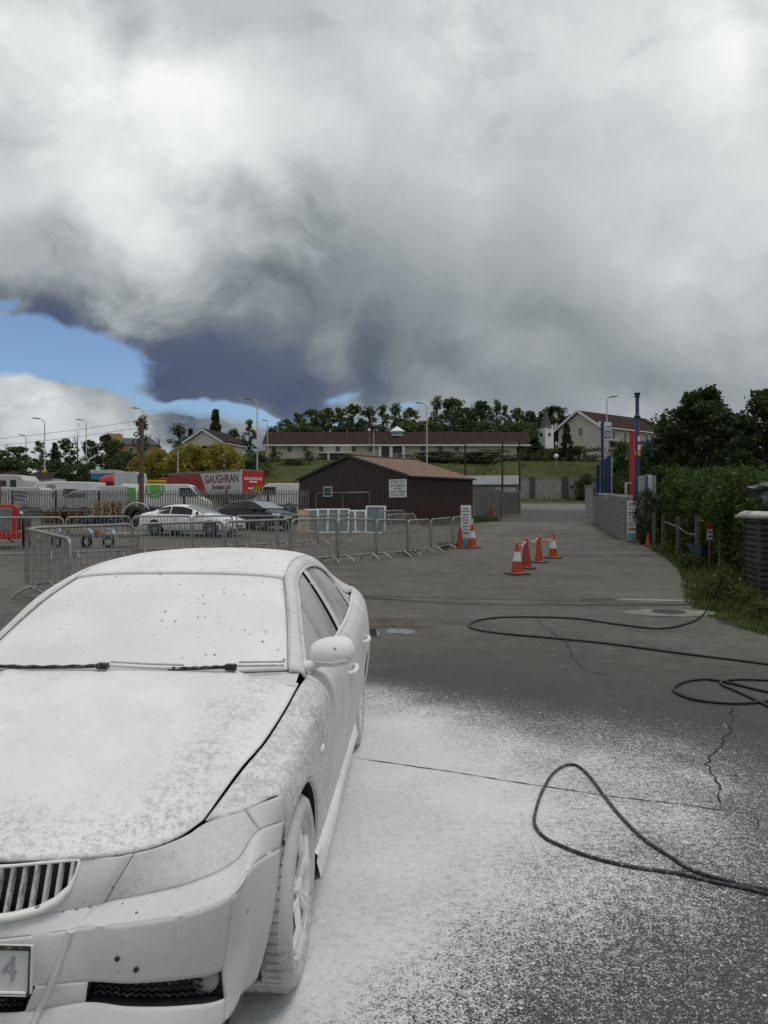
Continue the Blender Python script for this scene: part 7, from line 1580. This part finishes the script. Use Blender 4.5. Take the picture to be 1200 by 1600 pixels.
o = gm_.build('verge_grass', GW, clean=False); tag(o, 'rough unmown grass along the foot of the hedge', 'grass', kind='stuff')
def weed(px, d, h, label, seed, n=26, g='tall weeds along the verge'):
    rnd = random.Random(seed); e = empty('weed_clump', at(px, d) - Vector((0, 0, .03)), 0, label, 'weed', g); st = MB(); lf = MB()
    for k in range(n):
        a = rnd.uniform(0, 6.28); r = rnd.uniform(0, .28); hh_ = h * rnd.uniform(.5, 1.05); b = Vector((r * math.cos(a), r * math.sin(a), 0)); t = b + Vector((rnd.gauss(0, .12), rnd.gauss(0, .12), hh_)); st.tube([b, (b + t) / 2 + Vector((0, 0, .02)), t], [.006, .005, .002], 4)
        leaves(lf, b.lerp(t, .75), 9, (.09, .09, hh_ * .28), .035, rnd)
    st.build('stems', GW, e); lf.build('leaves', GW, e, clean=False)
for i, (px, d, h, lab) in enumerate(((1112, 13.2, .55, 'leafy weed clump where the long hose leaves the verge'), (1140, 13.0, .62, 'tall weed clump in front of the steel cage'), (1165, 12.3, .45, 'weed clump at the near foot of the steel cage'), (1195, 11.2, .40, 'weed clump at the tarmac corner below the cage'), (1128, 15.2, .60, 'weed clump beside the timber offcut'), (1078, 19.5, .45, 'weed clump under the wheelbarrow handles'), (1050, 24, .55, 'weed clump between the sagging rail posts'), (1000, 29.6, .50, 'weed clump behind the tall white notice board'))): weed(px, d, h, lab, 60 + i)
for i, (px, d) in enumerate(((692, 26.6), (640, 23.6), (700, 27.4))): weed(px, d, .28, ('weed tuft growing at the feet of the barriers beside the price board', 'weed tuft at the barrier feet in front of the shed corner', 'weed tuft nearest the plain red cone')[i], 80 + i, 14, 'weed tufts under the barriers')
# weeds at the foot of the shed and along the yard strip
m = MB(); rnd = random.Random(77)
for k in range(7000):
    u = rnd.random(); p = P1.lerp(P2, u) if rnd.random() < .6 else P0.lerp(P1, u); off = rnd.uniform(.1, 2.2); q = p + (fv if rnd.random() < .5 else nrm) * off; blade(m, Vector((q.x, q.y, gz(q.x, q.y) - .02)), rnd.uniform(.12, .42), rnd.uniform(.04, .16), .018, rnd)
o = m.build('yard_grass', GW, clean=False); tag(o, 'rough grass round the foot of the brown shed', 'grass', kind='stuff')
m = MB(); rnd = random.Random(78)
for k in range(16000):
    x = rnd.uniform(-75, 60); y = 78 + 66 * rnd.random(); 
    if y < 90 and x < -12: continue
    if mnoise.noise((x * .12, y * .12, 5)) < -.12: continue
    blade(m, Vector((x, y, gz(x, y) - .05)), rnd.uniform(.2, .55), rnd.uniform(.1, .4), .06, rnd)
o = m.build('bank_grass', leaf_mat('bank_grass_blades', (.055, .066, .020), (.115, .108, .040), scale=.12), clean=False); tag(o, 'long rough grass over the bank below the long building', 'grass', kind='stuff')
